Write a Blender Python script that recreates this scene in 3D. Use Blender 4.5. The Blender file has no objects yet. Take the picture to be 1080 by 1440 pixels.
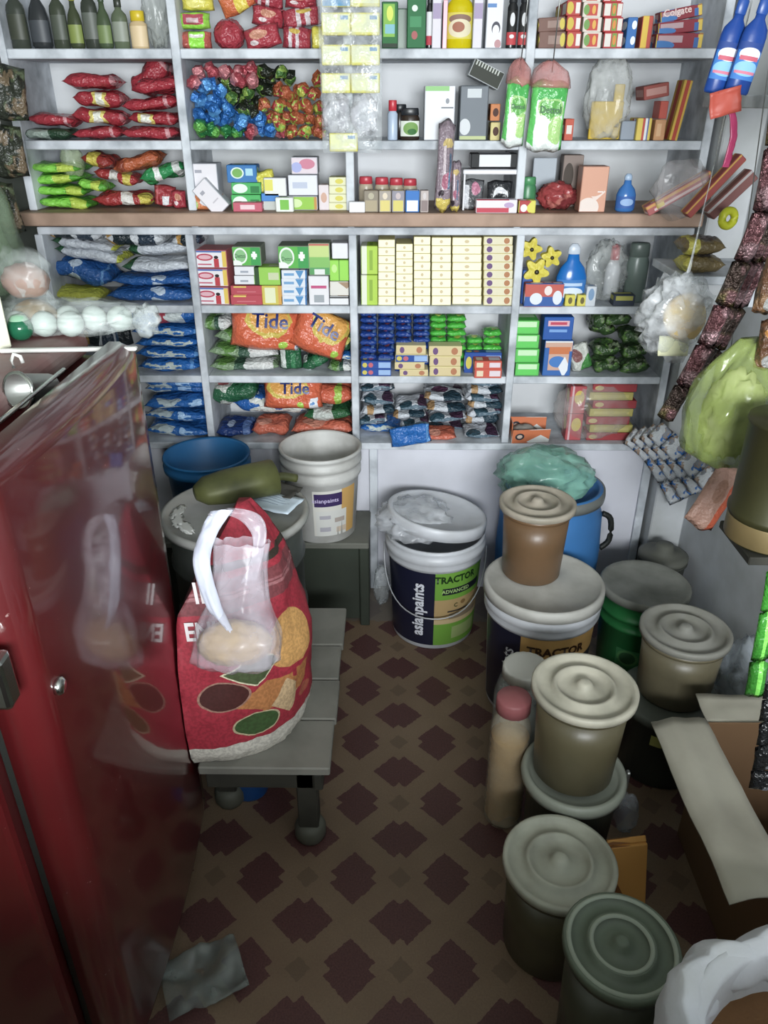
import bpy, bmesh, math, random
from mathutils import Vector, Matrix, Euler, noise
random.seed(7)
SC = bpy.context.scene
COL = SC.collection
R = math.radians

# ------------------------------------------------------------ camera
F, PITCH, YAW, CAMZ = 1082.0, R(28.0), R(0.6), 1.5
cam_d = bpy.data.cameras.new('camera'); cam = bpy.data.objects.new('camera', cam_d); COL.objects.link(cam)
cam_d.sensor_fit = 'VERTICAL'; cam_d.sensor_height = 24.0; cam_d.sensor_width = 18.0
cam_d.lens = 24.0 * F / 1440.0
cam_d.clip_start = 0.02
cam.location = (0, 0, CAMZ)
cam.rotation_euler = (math.pi / 2 - PITCH, 0, YAW)
SC.camera = cam
# ------------------------------------------------------------ world, daylight through the shop front, exposure
W = bpy.data.worlds.new('world'); SC.world = W; W.use_nodes = True
W.node_tree.nodes['Background'].inputs[0].default_value = (0.78, 0.88, 1.0, 1)
W.node_tree.nodes['Background'].inputs[1].default_value = 0.3
def area(name, loc, target, sx, sy, power, col):
    d = bpy.data.lights.new(name, 'AREA'); d.shape = 'RECTANGLE'; d.size = sx; d.size_y = sy
    d.energy = power; d.color = col
    o = bpy.data.objects.new(name, d); COL.objects.link(o); o.location = loc
    o.rotation_euler = (Vector(target) - Vector(loc)).to_track_quat('-Z', 'Y').to_euler()
    return o
area('shop_front_daylight', (0.26, -1.30, 1.52), (0.16, 2.3, 1.40), 1.0, 0.7, 66, (0.94, 0.98, 1.0))
SC.view_settings.view_transform = 'Standard'; SC.view_settings.look = 'None'
SC.view_settings.exposure = 1.1; SC.view_settings.gamma = 1.0
SC.view_settings.use_curve_mapping = False

# ------------------------------------------------------------ helpers
ROT = Euler(cam.rotation_euler).to_matrix()
def P(px, py, Y=None, Z=None, X=None):
    """the place in the room that the photograph shows at a pixel, once its distance or height is known"""
    d = ROT @ Vector(((px - 540) / F, -(py - 720) / F, -1.0))
    if Y is not None: t = Y / d.y
    elif Z is not None: t = (Z - CAMZ) / d.z
    else: t = X / d.x
    return Vector((0, 0, CAMZ)) + d * t
def lin(h):
    h = h.lstrip('#'); v = [int(h[i:i + 2], 16) / 255 for i in (0, 2, 4)]
    return tuple(((c / 12.92) if c <= 0.04045 else ((c + 0.055) / 1.055) ** 2.4) for c in v) + (1.0,)

MATS = {}
def newmat(name):
    m = bpy.data.materials.new(name); m.use_nodes = True
    nt = m.node_tree; b = nt.nodes['Principled BSDF']
    return m, nt, b
def N(nt, t, **kw):
    n = nt.nodes.new(t)
    for k, v in kw.items(): setattr(n, k, v)
    return n
def math_(nt, op, a, b=None, clamp=False):
    n = N(nt, 'ShaderNodeMath', operation=op); n.use_clamp = clamp
    for i, v in enumerate((a, b)):
        if v is None: continue
        if isinstance(v, (int, float)): n.inputs[i].default_value = v
        else: nt.links.new(v, n.inputs[i])
    return n.outputs[0]
def mixc(nt, fac, a, b):
    n = N(nt, 'ShaderNodeMix', data_type='RGBA')
    for i, v in ((0, fac), (6, a), (7, b)):
        if isinstance(v, (int, float)): n.inputs[i].default_value = v
        elif isinstance(v, tuple): n.inputs[i].default_value = v
        else: nt.links.new(v, n.inputs[i])
    return n.outputs[2]
def noise_(nt, scale, detail=3, coord='Object', vec=None):
    n = N(nt, 'ShaderNodeTexNoise'); n.inputs['Scale'].default_value = scale; n.inputs['Detail'].default_value = detail
    if vec is None:
        tc = N(nt, 'ShaderNodeTexCoord'); vec = tc.outputs[coord]
    nt.links.new(vec, n.inputs['Vector'])
    return n.outputs['Fac']
def ramp(nt, fac, lo, hi):
    n = N(nt, 'ShaderNodeMapRange'); n.inputs[1].default_value = lo; n.inputs[2].default_value = hi
    nt.links.new(fac, n.inputs[0]); return n.outputs[0]
def bump(nt, b, h, strength, dist=0.002):
    n = N(nt, 'ShaderNodeBump'); n.inputs['Strength'].default_value = strength; n.inputs['Distance'].default_value = dist
    nt.links.new(h, n.inputs['Height']); nt.links.new(n.outputs[0], b.inputs['Normal'])

def mat(name, col, rough=0.5, metal=0.0, dirt=None, dscale=6, damt=0.5, bmp=0.0, bscale=40, coat=0.0, sss=0):
    """plain surface: colour, optional grime of its own shape, optional fine relief"""
    if name in MATS: return MATS[name]
    m, nt, b = newmat(name)
    c = lin(col)
    b.inputs['Base Color'].default_value = c
    b.inputs['Roughness'].default_value = rough; b.inputs['Metallic'].default_value = metal
    if coat: b.inputs['Coat Weight'].default_value = coat; b.inputs['Coat Roughness'].default_value = 0.06
    if dirt:
        f = ramp(nt, noise_(nt, dscale, 5), 0.42, 0.68)
        f = math_(nt, 'MULTIPLY', f, damt)
        nt.links.new(mixc(nt, f, c, lin(dirt)), b.inputs['Base Color'])
    if bmp: bump(nt, b, noise_(nt, bscale, 4), bmp)
    MATS[name] = m; return m

def mut(h, k=0.14):
    # inks on dusty film: a little duller than the pure colour
    c = lin(h); g = 0.3 * c[0] + 0.59 * c[1] + 0.11 * c[2]
    return tuple(a + (g - a) * k for a in c[:3]) + (1.0,)
def pmat(name, base, shapes=(), rough=0.3, crinkle=0.0, cscale=35, blotch=None, metal=0.0, bl=(0.5, 0.56), bsc=14, coord='UV'):
    """printed surface: flat print given as ellipses 'e' and rectangles 'r' (centre, half sizes, colour) in the face's own UV"""
    if name in MATS: return MATS[name]
    m, nt, b = newmat(name)
    tc = N(nt, 'ShaderNodeTexCoord'); UV = tc.outputs['UV']
    if crinkle:     # print follows the creases of the film, and no two packets are folded alike
        wn = N(nt, 'ShaderNodeTexNoise'); wn.inputs['Scale'].default_value = 26; wn.inputs['Detail'].default_value = 3
        nt.links.new(tc.outputs['Object'], wn.inputs['Vector'])
        oi = N(nt, 'ShaderNodeObjectInfo')
        jit = N(nt, 'ShaderNodeCombineXYZ'); nt.links.new(math_(nt, 'MULTIPLY', math_(nt, 'SUBTRACT', oi.outputs['Random'], 0.5), 0.22), jit.inputs[0])
        w1 = N(nt, 'ShaderNodeVectorMath', operation='MULTIPLY_ADD'); nt.links.new(wn.outputs['Color'], w1.inputs[0])
        w1.inputs[1].default_value = (0.16, 0.24, 0); w1.inputs[2].default_value = (-0.08, -0.12, 0)
        w2 = N(nt, 'ShaderNodeVectorMath', operation='ADD'); nt.links.new(UV, w2.inputs[0]); nt.links.new(w1.outputs[0], w2.inputs[1])
        w3 = N(nt, 'ShaderNodeVectorMath', operation='ADD'); nt.links.new(w2.outputs[0], w3.inputs[0]); nt.links.new(jit.outputs[0], w3.inputs[1]); UV = w3.outputs[0]
    cur = mut(base)
    if blotch:
        for k, bc in enumerate(blotch):
            f = ramp(nt, noise_(nt, bsc * (1 + 0.37 * k), 2, vec=tc.outputs['Object']), bl[0] + 0.03 * k, bl[1] + 0.03 * k)
            cur = mixc(nt, f, cur, mut(bc))
    for s in shapes:
        k, cx, cy, rx, ry, c = s[:6]
        v = N(nt, 'ShaderNodeVectorMath', operation='MULTIPLY_ADD')
        nt.links.new(UV, v.inputs[0])
        v.inputs[1].default_value = (1 / rx, 1 / ry, 0); v.inputs[2].default_value = (-cx / rx, -cy / ry, 0)
        if k == 'e':
            l = N(nt, 'ShaderNodeVectorMath', operation='LENGTH'); nt.links.new(v.outputs[0], l.inputs[0]); val = l.outputs['Value']
        else:
            a = N(nt, 'ShaderNodeVectorMath', operation='ABSOLUTE'); nt.links.new(v.outputs[0], a.inputs[0])
            sp = N(nt, 'ShaderNodeSeparateXYZ'); nt.links.new(a.outputs[0], sp.inputs[0])
            val = math_(nt, 'ADD' if k == 'd' else 'MAXIMUM', sp.outputs[0], sp.outputs[1])
        f = math_(nt, 'LESS_THAN', val, 1.0)
        cur = mixc(nt, f, cur, mut(c))
    if not crinkle: rough = max(rough, 0.6); b.inputs['Specular IOR Level'].default_value = 0.3
    if isinstance(cur, tuple): b.inputs['Base Color'].default_value = cur
    else: nt.links.new(cur, b.inputs['Base Color'])
    b.inputs['Roughness'].default_value = rough; b.inputs['Metallic'].default_value = metal
    if crinkle: bump(nt, b, noise_(nt, cscale * 2.2, 3, vec=tc.outputs['Object']), min(1.0, crinkle * 1.2), 0.012)
    MATS[name] = m; return m

def film(name, col='#f2f6f8', lo=0.12, hi=0.5, scale=18, rough=0.18):
    """clear plastic film: mostly see-through, cloudy and shiny along its folds"""
    if name in MATS: return MATS[name]
    m, nt, b = newmat(name)
    b.inputs['Base Color'].default_value = lin(col); b.inputs['Roughness'].default_value = rough
    t = N(nt, 'ShaderNodeBsdfTransparent'); t.inputs[0].default_value = (0.97, 0.98, 0.98, 1)
    mx = N(nt, 'ShaderNodeMixShader')
    nz = noise_(nt, scale, 3)
    n = N(nt, 'ShaderNodeMapRange'); n.inputs[1].default_value = 0.38; n.inputs[2].default_value = 0.7
    n.inputs[3].default_value = lo; n.inputs[4].default_value = hi
    nt.links.new(nz, n.inputs[0]); nt.links.new(n.outputs[0], mx.inputs[0])
    nt.links.new(t.outputs[0], mx.inputs[1]); nt.links.new(b.outputs[0], mx.inputs[2])
    nt.links.new(mx.outputs[0], nt.nodes['Material Output'].inputs[0])
    bump(nt, b, nz, 0.8, 0.01)
    MATS[name] = m; return m

# ---- meshes
def mesh_from(bm, name, mats, smooth=False):
    me = bpy.data.meshes.new(name); bm.to_mesh(me); bm.free()
    for m in (mats if isinstance(mats, (list, tuple)) else [mats]): me.materials.append(m)
    if smooth:
        me.polygons.foreach_set('use_smooth', [True] * len(me.polygons))
        me.update()
    return me
def ob(name, me, parent=None, loc=(0, 0, 0), rot=(0, 0, 0), label=None, cat=None, group=None, kind=None, scale=None):
    o = bpy.data.objects.new(name, me); COL.objects.link(o)
    o.location = loc; o.rotation_euler = rot
    if scale: o.scale = scale
    if parent is not None: o.parent = parent
    if label: o['label'] = label
    if cat: o['category'] = cat
    if group: o['group'] = group
    if kind: o['kind'] = kind
    return o
def thing(name, label, cat, loc=(0, 0, 0), rot=(0, 0, 0), group=None):
    return ob(name, None, None, loc, rot, label, cat, group)

def bm_box(bm, x0, x1, y0, y1, z0, z1, bev=0.0, seg=1, mi=0, mfront=None):
    vs = [bm.verts.new(p) for p in ((x0, y0, z0), (x1, y0, z0), (x1, y1, z0), (x0, y1, z0), (x0, y0, z1), (x1, y0, z1), (x1, y1, z1), (x0, y1, z1))]
    uvl = bm.loops.layers.uv.verify()
    fs = []
    for k, ids in enumerate(((0, 1, 5, 4), (1, 2, 6, 5), (2, 3, 7, 6), (3, 0, 4, 7), (4, 5, 6, 7), (3, 2, 1, 0))):
        f = bm.faces.new([vs[i] for i in ids]); f.material_index = mi
        for l, uv in zip(f.loops, ((0, 0), (1, 0), (1, 1), (0, 1))): l[uvl].uv = uv
        if k == 0 and mfront is not None: f.material_index = mfront
        fs.append(f)
    if bev > 0:
        es = list({e for f in fs for e in f.edges})
        bmesh.ops.bevel(bm, geom=es, offset=bev, segments=seg, affect='EDGES', profile=0.5)
def box_mesh(name, w, d, h, mats, bev=0.002, seg=1, mfront=None, smooth=False):
    """origin in the middle of the bottom face, front faces -Y"""
    bm = bmesh.new(); bm_box(bm, -w / 2, w / 2, -d / 2, d / 2, 0, h, bev, seg, 0, mfront)
    return mesh_from(bm, name, mats, smooth)
def lathe(name, prof, mats, seg=32, smooth=True, wob=0.0, cap=True, a0=0.0, a1=2 * math.pi, ridges=0, ramp_=0.0):
    """prof: list of (r, z[, mat]) from bottom to top"""
    bm = bmesh.new(); uvl = bm.loops.layers.uv.verify()
    full = abs(a1 - a0 - 2 * math.pi) < 1e-6
    rings = []; n = seg if full else seg + 1
    zmin = min(p[1] for p in prof); zmax = max(p[1] for p in prof)
    for p in prof:
        r, z = p[0], p[1]
        if r < 1e-5: rings.append([bm.verts.new((0, 0, z))]); continue
        ring = []
        for i in range(n):
            a = a0 + (a1 - a0) * i / seg
            rr = r * (1 + wob * noise.noise((math.cos(a) * 1.5, math.sin(a) * 1.5, z * 9)))
            if ridges: rr *= 1 + ramp_ * math.cos(a * ridges)
            ring.append(bm.verts.new((rr * math.cos(a), rr * math.sin(a), z)))
        rings.append(ring)
    for k in range(len(prof) - 1):
        A, B = rings[k], rings[k + 1]; mi = prof[k][2] if len(prof[k]) > 2 else 0
        for i in range(seg):
            j = (i + 1) % seg if full else i + 1
            if len(A) == 1 and len(B) == 1: continue
            if len(A) == 1: f = bm.faces.new((A[0], B[j], B[i])) if False else bm.faces.new((A[0], B[i], B[j])); uv = ((i, 0), (i, 1), (i + 1, 1))
            elif len(B) == 1: f = bm.faces.new((A[i], A[j], B[0])); uv = ((i, 0), (i + 1, 0), (i, 1))
            else: f = bm.faces.new((A[i], A[j], B[j], B[i])); uv = ((i, 0), (i + 1, 0), (i + 1, 1), (i, 1))
            f.material_index = mi
            za = (prof[k][1] - zmin) / max(zmax - zmin, 1e-6); zb = (prof[k + 1][1] - zmin) / max(zmax - zmin, 1e-6)
            for l, (uu, vv) in zip(f.loops, uv): l[uvl].uv = (uu / seg, zb if vv else za)
    bmesh.ops.recalc_face_normals(bm, faces=bm.faces)
    return mesh_from(bm, name, mats, smooth)
def tube_bm(bm, pts, r, seg=8, closed=False, mi=0):
    pts = [Vector(p) for p in pts]; n = len(pts); rings = []
    for i, p in enumerate(pts):
        if closed: t = pts[(i + 1) % n] - pts[i - 1]
        else: t = pts[min(i + 1, n - 1)] - pts[max(i - 1, 0)]
        q = t.to_track_quat('Z', 'Y'); rr = r[i] if isinstance(r, (list, tuple)) else r
        rings.append([bm.verts.new(p + q @ Vector((rr * math.cos(2 * math.pi * k / seg), rr * math.sin(2 * math.pi * k / seg), 0))) for k in range(seg)])
    m = n if closed else n - 1
    for i in range(m):
        A, B = rings[i], rings[(i + 1) % n]
        for k in range(seg):
            f = bm.faces.new((A[k], A[(k + 1) % seg], B[(k + 1) % seg], B[k])); f.material_index = mi
    if not closed:
        bm.faces.new(rings[0][::-1]); bm.faces.new(rings[-1])
def tube(name, pts, r, m, seg=8, closed=False):
    bm = bmesh.new(); tube_bm(bm, pts, r, seg, closed)
    bmesh.ops.recalc_face_normals(bm, faces=bm.faces)
    return mesh_from(bm, name, m, True)
def pillow(name, w, d, t, mats, seed=0, nx=22, ny=14, wr=0.25, fin=0.06, sag=0.0, sq=3.0):
    """filled packet: puffed middle, flat crimped seams at both ends, creases; lies in XY, centred"""
    bm = bmesh.new(); uvl = bm.loops.layers.uv.verify(); rnd = random.Random(seed)
    ph = [rnd.uniform(0, 6.28) for _ in range(6)]; k1, k2 = rnd.uniform(5, 8), rnd.uniform(9, 14)
    top = {}; bot = {}
    for i in range(nx + 1):
        u = -1 + 2 * i / nx
        for j in range(ny + 1):
            v = -1 + 2 * j / ny
            uu = min(abs(u) / (1 - fin), 1.0); vv = min(abs(v), 1.0)
            h = (max(0.0, 1 - uu ** (sq * 2)) ** 0.6) * (max(0.0, 1 - vv ** (sq + 1)) ** 0.5)
            cre = wr * (abs(u) ** 2) * (math.sin(k1 * v + ph[0]) * 0.5 + 0.5 * math.sin(k2 * v + ph[1])) + wr * 0.5 * math.sin(4 * u + 3 * v + ph[2])
            h *= 1 + cre * 0.8 + 0.12 * noise.noise((u * 5 + ph[0], v * 5 + ph[1], seed * 0.7))
            nz = noise.noise((u * 1.6 + ph[3], v * 1.6 + ph[4], seed * 1.7)) * 0.22
            x = u * w / 2 * (1 - 0.06 * (1 - abs(v)) * (abs(u) > 0.95) ); y = v * d / 2 * (1 - 0.10 * math.sin(math.pi * 0.5 * abs(u)) ** 6 + 0.03 * math.sin(5 * u + ph[5]))
            dz = -sag * u * u + nz * t * 0.35
            top[i, j] = bm.verts.new((x, y, dz + h * t / 2 * (1 + nz)))
            edge = i in (0, nx) or j in (0, ny)
            bot[i, j] = top[i, j] if edge else bm.verts.new((x, y, dz - h * t / 2 * (1 - nz)))
    for i in range(nx):
        for j in range(ny):
            for D, rev in ((top, False), (bot, True)):
                ids = [(i, j), (i + 1, j), (i + 1, j + 1), (i, j + 1)]
                if rev: ids = ids[::-1]
                try: f = bm.faces.new([D[q] for q in ids])
                except ValueError: continue
                for l, q in zip(f.loops, ids): l[uvl].uv = (q[0] / nx, q[1] / ny)
    return mesh_from(bm, name, mats, True)
_tc = {}
def text_bm(s, size, bold=0.0):
    cu = bpy.data.curves.new('t', 'FONT'); cu.body = s; cu.size = size; cu.align_x = 'CENTER'; cu.align_y = 'CENTER'
    cu.offset = bold; cu.resolution_u = 2
    o = bpy.data.objects.new('t', cu); COL.objects.link(o)
    dg = bpy.context.evaluated_depsgraph_get(); me = bpy.data.meshes.new_from_object(o.evaluated_get(dg))
    bm = bmesh.new(); bm.from_mesh(me)
    bpy.data.objects.remove(o); bpy.data.curves.remove(cu); bpy.data.meshes.remove(me)
    return bm
def lettering(s, size, m, parent, loc, rot=(0, 0, 0), sx=1.0, bold=0.0, fn=None, name='lettering'):
    """flat lettering laid on a face (front = -Y after the default turn), or bent by fn"""
    bm = text_bm(s, size, bold)
    for v in bm.verts:
        v.co.x *= sx
        if fn: v.co = fn(v.co)
    me = mesh_from(bm, name, m)
    return ob(name, me, parent, loc, rot)
STAND = (math.pi / 2, 0, 0)
# ------------------------------------------------------------ the room
SY, WY = 2.25, 2.52           # shelf front, back wall
XL, XR = -1.06, 0.95
m_wall = mat('painted_wall', '#d5d7da', 0.85, dirt='#a9adab', dscale=2.2, damt=0.5, bmp=0.25, bscale=25)
m_wall_r = mat('painted_wall_grubby', '#c3c6ca', 0.85, dirt='#84877f', dscale=3, damt=0.7, bmp=0.3, bscale=20)
m_wall_l = mat('painted_wall_olive', '#8d938a', 0.9, dirt='#5e625a', dscale=3, damt=0.7, bmp=0.2, bscale=20)
m_ceil = mat('ceiling_paint', '#8d8e8a', 0.9)
def struct(name, bm, m, parent=None): 
    o = ob(name, mesh_from(bm, name, m), parent)
    o['kind'] = 'structure'; return o
def slab(name, x0, x1, y0, y1, z0, z1, m, bev=0.0):
    bm = bmesh.new(); bm_box(bm, x0, x1, y0, y1, z0, z1, bev); return struct(name, bm, m)
def floor_mat():
    m, nt, b = newmat('patterned_floor')
    tc = N(nt, 'ShaderNodeTexCoord'); sp = N(nt, 'ShaderNodeSeparateXYZ'); nt.links.new(tc.outputs['Object'], sp.inputs[0])
    o = P(507, 1043, Z=0); a = 0.203
    def dist(sock, off):
        s = math_(nt, 'DIVIDE', math_(nt, 'SUBTRACT', sock, off - 40 * a), a)
        s = math_(nt, 'FRACT', math_(nt, 'ADD', s, 0.5))
        return math_(nt, 'MULTIPLY', math_(nt, 'ABSOLUTE', math_(nt, 'SUBTRACT', s, 0.5)), a)
    fx, fy = dist(sp.outputs[0], o.x), dist(sp.outputs[1], o.y)
    gx, gy = dist(sp.outputs[0], o.x + a / 2), dist(sp.outputs[1], o.y + a / 2)
    jag = math_(nt, 'MULTIPLY', math_(nt, 'SUBTRACT', noise_(nt, 90, 2), 0.5), 0.012)
    def mot(p, q, c, r):
        v = math_(nt, 'ADD', p, math_(nt, 'ABSOLUTE', math_(nt, 'SUBTRACT', q, c)))
        return math_(nt, 'LESS_THAN', math_(nt, 'ADD', v, jag), r)
    V = mot(fx, fy, 0.014, 0.051); H = mot(gy, gx, 0.014, 0.051); S = mot(gx, fy, 0.0, 0.026)
    wear = ramp(nt, noise_(nt, 5, 4), 0.35, 0.7)
    grain = ramp(nt, noise_(nt, 260, 2), 0.3, 0.7)
    tan = mixc(nt, wear, lin('#77634f'), lin('#836f5a')); tan = mixc(nt, math_(nt, 'MULTIPLY', grain, 0.3), tan, lin('#57483b'))
    dk = mixc(nt, grain, lin('#482d2c'), lin('#5d3c39'))
    c = mixc(nt, math_(nt, 'MULTIPLY', S, 0.55), tan, lin('#5b4c3c'))
    c = mixc(nt, V, c, dk); c = mixc(nt, H, c, dk)
    # greyish worn cement strip along the shelf foot
    foot = math_(nt, 'LESS_THAN', math_(nt, 'ADD', math_(nt, 'SUBTRACT', 2.06, sp.outputs[1]), math_(nt, 'MULTIPLY', jag, 3)), 0.0)
    c = mixc(nt, math_(nt, 'MULTIPLY', foot, 0.7), c, lin('#6f6c66'))
    nt.links.new(c, b.inputs['Base Color']); b.inputs['Roughness'].default_value = 0.55
    bump(nt, b, grain, 0.1)
    return m
slab('floor', XL - 0.1, XR + 0.1, -1.5, WY + 0.1, -0.06, 0, floor_mat())
slab('wall_back', XL - 0.1, XR + 0.1, WY, WY + 0.1, 0, 2.6, m_wall)
slab('wall_left', XL - 0.1, XL, -1.4, WY, 0, 2.6, m_wall_l)
slab('wall_right', XR, XR + 0.1, -1.4, WY, 0, 2.6, m_wall_r)
slab('ceiling', XL - 0.1, XR + 0.1, -1.5, WY + 0.1, 2.5, 2.6, m_ceil)
bm = bmesh.new()                                  # front wall with the opening over the counter
for q in ((XL, -0.52, 0, 2.5), (0.74, XR, 0, 2.5), (-0.52, 0.74, 2.28, 2.5), (-0.52, 0.74, 0, 1.15)):
    bm_box(bm, q[0], q[1], -1.4, -1.3 + 0.02, q[2], q[3])
struct('wall_front', bm, m_wall_l)
m_wood_d = mat('dark_wood', '#4b3a2c', 0.6, dirt='#2e251d', dscale=9, bmp=0.2)
cnt = thing('shading_counter', 'unseen dark wooden counter added before the shop opening to shade the floor', 'counter', (0, -0.42, 0))  # out of view, added to keep the daylight off the near floor
bm = bmesh.new(); bm_box(bm, -0.62, 0.62, -0.30, 0.24, 0, 0.98, 0.004); ob('body', mesh_from(bm, 'body', m_wood_d), cnt)
bm = bmesh.new(); bm_box(bm, -0.66, 0.66, -0.33, 0.28, 0.98, 1.02, 0.006); ob('counter_top', mesh_from(bm, 'counter_top', m_wood_d), cnt)
# pilaster between the shelf and the right wall
slab('trim_1', 0.845, XR, 2.2, WY, 0, 2.5, m_wall_r, 0.004)

# ------------------------------------------------------------ the wall of shelves
m_board = mat('whitewashed_board', '#cdd2d8', 0.7, dirt='#7e848b', dscale=13, damt=0.75, bmp=0.3, bscale=60)
m_plank = mat('brown_plank', '#a58a78', 0.65, dirt='#6d5747', dscale=10, damt=0.6, bmp=0.2, bscale=50)
m_panel = mat('white_panel', '#d8d9e2', 0.6, dirt='#a2a3a8', dscale=3, damt=0.45)
def zs(py, Y=SY): return P(540, py, Y=Y).z
ZA, ZB, ZC, ZT, ZD, ZE, ZF = zs(68), zs(198), zs(297), zs(319), zs(431), zs(530), zs(622)
TH = 0.022
SHELVES = [ZA, ZB, ZC, ZD, ZE, ZF]
shelf = thing('wall_shelving', 'whitewashed wooden shelving with a brown plank covering the back wall', 'shelving', (0, SY, 0))
def part_box(name, parent, x0, x1, y0, y1, z0, z1, m, bev=0.002, kind=None):
    bm = bmesh.new(); bm_box(bm, x0, x1, y0, y1, z0, z1, bev)
    o = ob(name, mesh_from(bm, name, m), parent); o.location = -parent.location if False else (0, 0, 0)
    o.matrix_parent_inverse = parent.matrix_world.inverted() if False else Matrix.Translation(-Vector(parent.location))
    return o
XA, XB = P(22, 200, Y=SY).x, 0.835
def upx(px, py): return P(px, py, Y=SY).x
U_UP = [XA + 0.011, upx(254, 140), upx(492, 240), upx(741, 140), XB - 0.011]
U_LO = [upx(52, 325), upx(281, 470), upx(498, 470), upx(722, 470), XB - 0.011]
for z, us in ((ZA, U_UP), (ZB, U_UP)):
    for a, b_ in zip(us[:-1], us[1:]): part_box('shelf_board', shelf, a + 0.011, b_ - 0.011, SY + 0.004, WY, z - TH, z, m_board)
for z in (ZD, ZE):
    for a, b_ in zip(U_LO[:-1], U_LO[1:]): part_box('shelf_board', shelf, a + 0.011, b_ - 0.011, SY + 0.004, WY, z - TH, z, m_board)
part_box('bottom_board', shelf, U_LO[0], XB, SY - 0.008, WY, ZF - TH, ZF, m_board)
part_box('plank', shelf, XA - 0.02, XB + 0.0, SY - 0.05, WY, ZC - 0.034, ZC, m_plank, 0.003)
part_box('top_board', shelf, U_LO[0], XB, SY, WY, ZT - 0.022, ZT - 0.002, m_board)
for x in U_UP: part_box('upright', shelf, x - 0.011, x + 0.011, SY, WY, ZC + 0.001, 2.05, m_board)
for x in U_LO: part_box('upright', shelf, x - 0.011, x + 0.011, SY, WY, ZF, ZT - 0.022, m_board)
for x in U_UP[1:4]: part_box('upright', shelf, x - 0.010, x + 0.010, SY + 0.002, WY, ZT - 0.002, ZC - 0.034, m_board)
part_box('upper_board', shelf, XA, XB, SY, WY, 2.05, 2.07, m_board)
# closed lower front
xl = upx(525, 640)
part_box('base_panel', shelf, U_LO[0], xl - 0.013, SY + 0.014, SY + 0.03, 0, ZF - TH, m_panel)
part_box('base_panel', shelf, xl + 0.013, XB, SY + 0.014, SY + 0.03, 0, ZF - TH, m_panel)
part_box('base_post', shelf, xl - 0.013, xl + 0.013, SY, SY + 0.03, 0, ZF - TH, m_board)
part_box('base_post', shelf, XB - 0.026, XB, SY, SY + 0.013, 0, ZF - TH, m_board)
# shelf on the right-hand wall, top right
ws = thing('wall_shelf', 'grey board shelf on the right wall at the top right corner', 'shelf', (0.87, 1.75, 0))
part_box('board', ws, 0.775, XR, 1.45, 2.19, zs(133, 1.75) - 0.025, zs(133, 1.75), m_board)
part_box('bracket', ws, 0.93, XR, 1.6, 1.625, zs(133, 1.75) - 0.14, zs(133, 1.75) - 0.025, m_board)
# ------------------------------------------------------------ shape builders for the larger things
def loft(name, secs, mats, seg=40, ac=-math.pi / 2, amp=0.0, nf=6.0, seed=0, closed_bottom=True, closed_top=True, smooth=True):
    """secs: (z, rx, ry, cx, cy, power). u runs round the thing with u=0.5 facing angle ac, v from first to last section"""
    bm = bmesh.new(); uvl = bm.loops.layers.uv.verify(); rings = []
    for (z, rx, ry, cx, cy, p) in secs:
        ring = []
        for i in range(seg):
            a = ac + (i / seg - 0.5) * 2 * math.pi
            c, s = math.cos(a), math.sin(a)
            k = (abs(c) ** p + abs(s) ** p) ** (-1 / p)
            n = 1 + amp * noise.noise((c * nf * 0.3 + seed, s * nf * 0.3, z * nf)) + amp * 0.5 * noise.noise((c * nf + seed, s * nf, z * nf * 2))
            ring.append(bm.verts.new((cx + rx * k * c * n, cy + ry * k * s * n, z + amp * 0.05 * noise.noise((c * 2, s * 2, seed)))))
        rings.append(ring)
    L = len(rings); z0_ = min(q[0] for q in secs); z1_ = max(q[0] for q in secs) - z0_
    for k in range(L - 1):
        for i in range(seg):
            j = (i + 1) % seg
            f = bm.faces.new((rings[k][i], rings[k][j], rings[k + 1][j], rings[k + 1][i]))
            for l, (uu, vv) in zip(f.loops, ((i, k), (i + 1, k), (i + 1, k + 1), (i, k + 1))): l[uvl].uv = (uu / seg, (secs[vv][0] - z0_) / z1_)
    if closed_bottom: bm.faces.new(rings[0][::-1])
    if closed_top: bm.faces.new(rings[-1])
    bmesh.ops.recalc_face_normals(bm, faces=bm.faces)
    return mesh_from(bm, name, mats, smooth)
def interp(keys, n):
    """smooth resampling of section keys"""
    out = []
    for i in range(n):
        t = i / (n - 1) * (len(keys) - 1); k = min(int(t), len(keys) - 2); f = t - k; f = f * f * (3 - 2 * f) * 0.4 + f * 0.6
        out.append(tuple(a + (b - a) * f for a, b in zip(keys[k], keys[k + 1])))
    return out
def crumple(name, w, d, h, m, seed=0, amp=0.35, sub=4, pinch=0.0, freq=2.6):
    """crumpled bag: origin at the bottom middle"""
    bm = bmesh.new(); bmesh.ops.create_icosphere(bm, subdivisions=sub, radius=1)
    for v in bm.verts:
        p = v.co.copy(); q = p * freq + Vector((seed * 3.1, seed, -seed))
        r = 1 - amp * abs(noise.noise(q)) * 1.6 + amp * 0.35 * noise.noise(q * 2.7)
        f = 1 - pinch * max(0, p.z) ** 2
        v.co = Vector((p.x * r * w / 2 * f, p.y * r * d / 2 * f, (max(p.z, -0.86) * r + 0.86) * h / 1.86))
    return mesh_from(bm, name, m, True)
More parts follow.
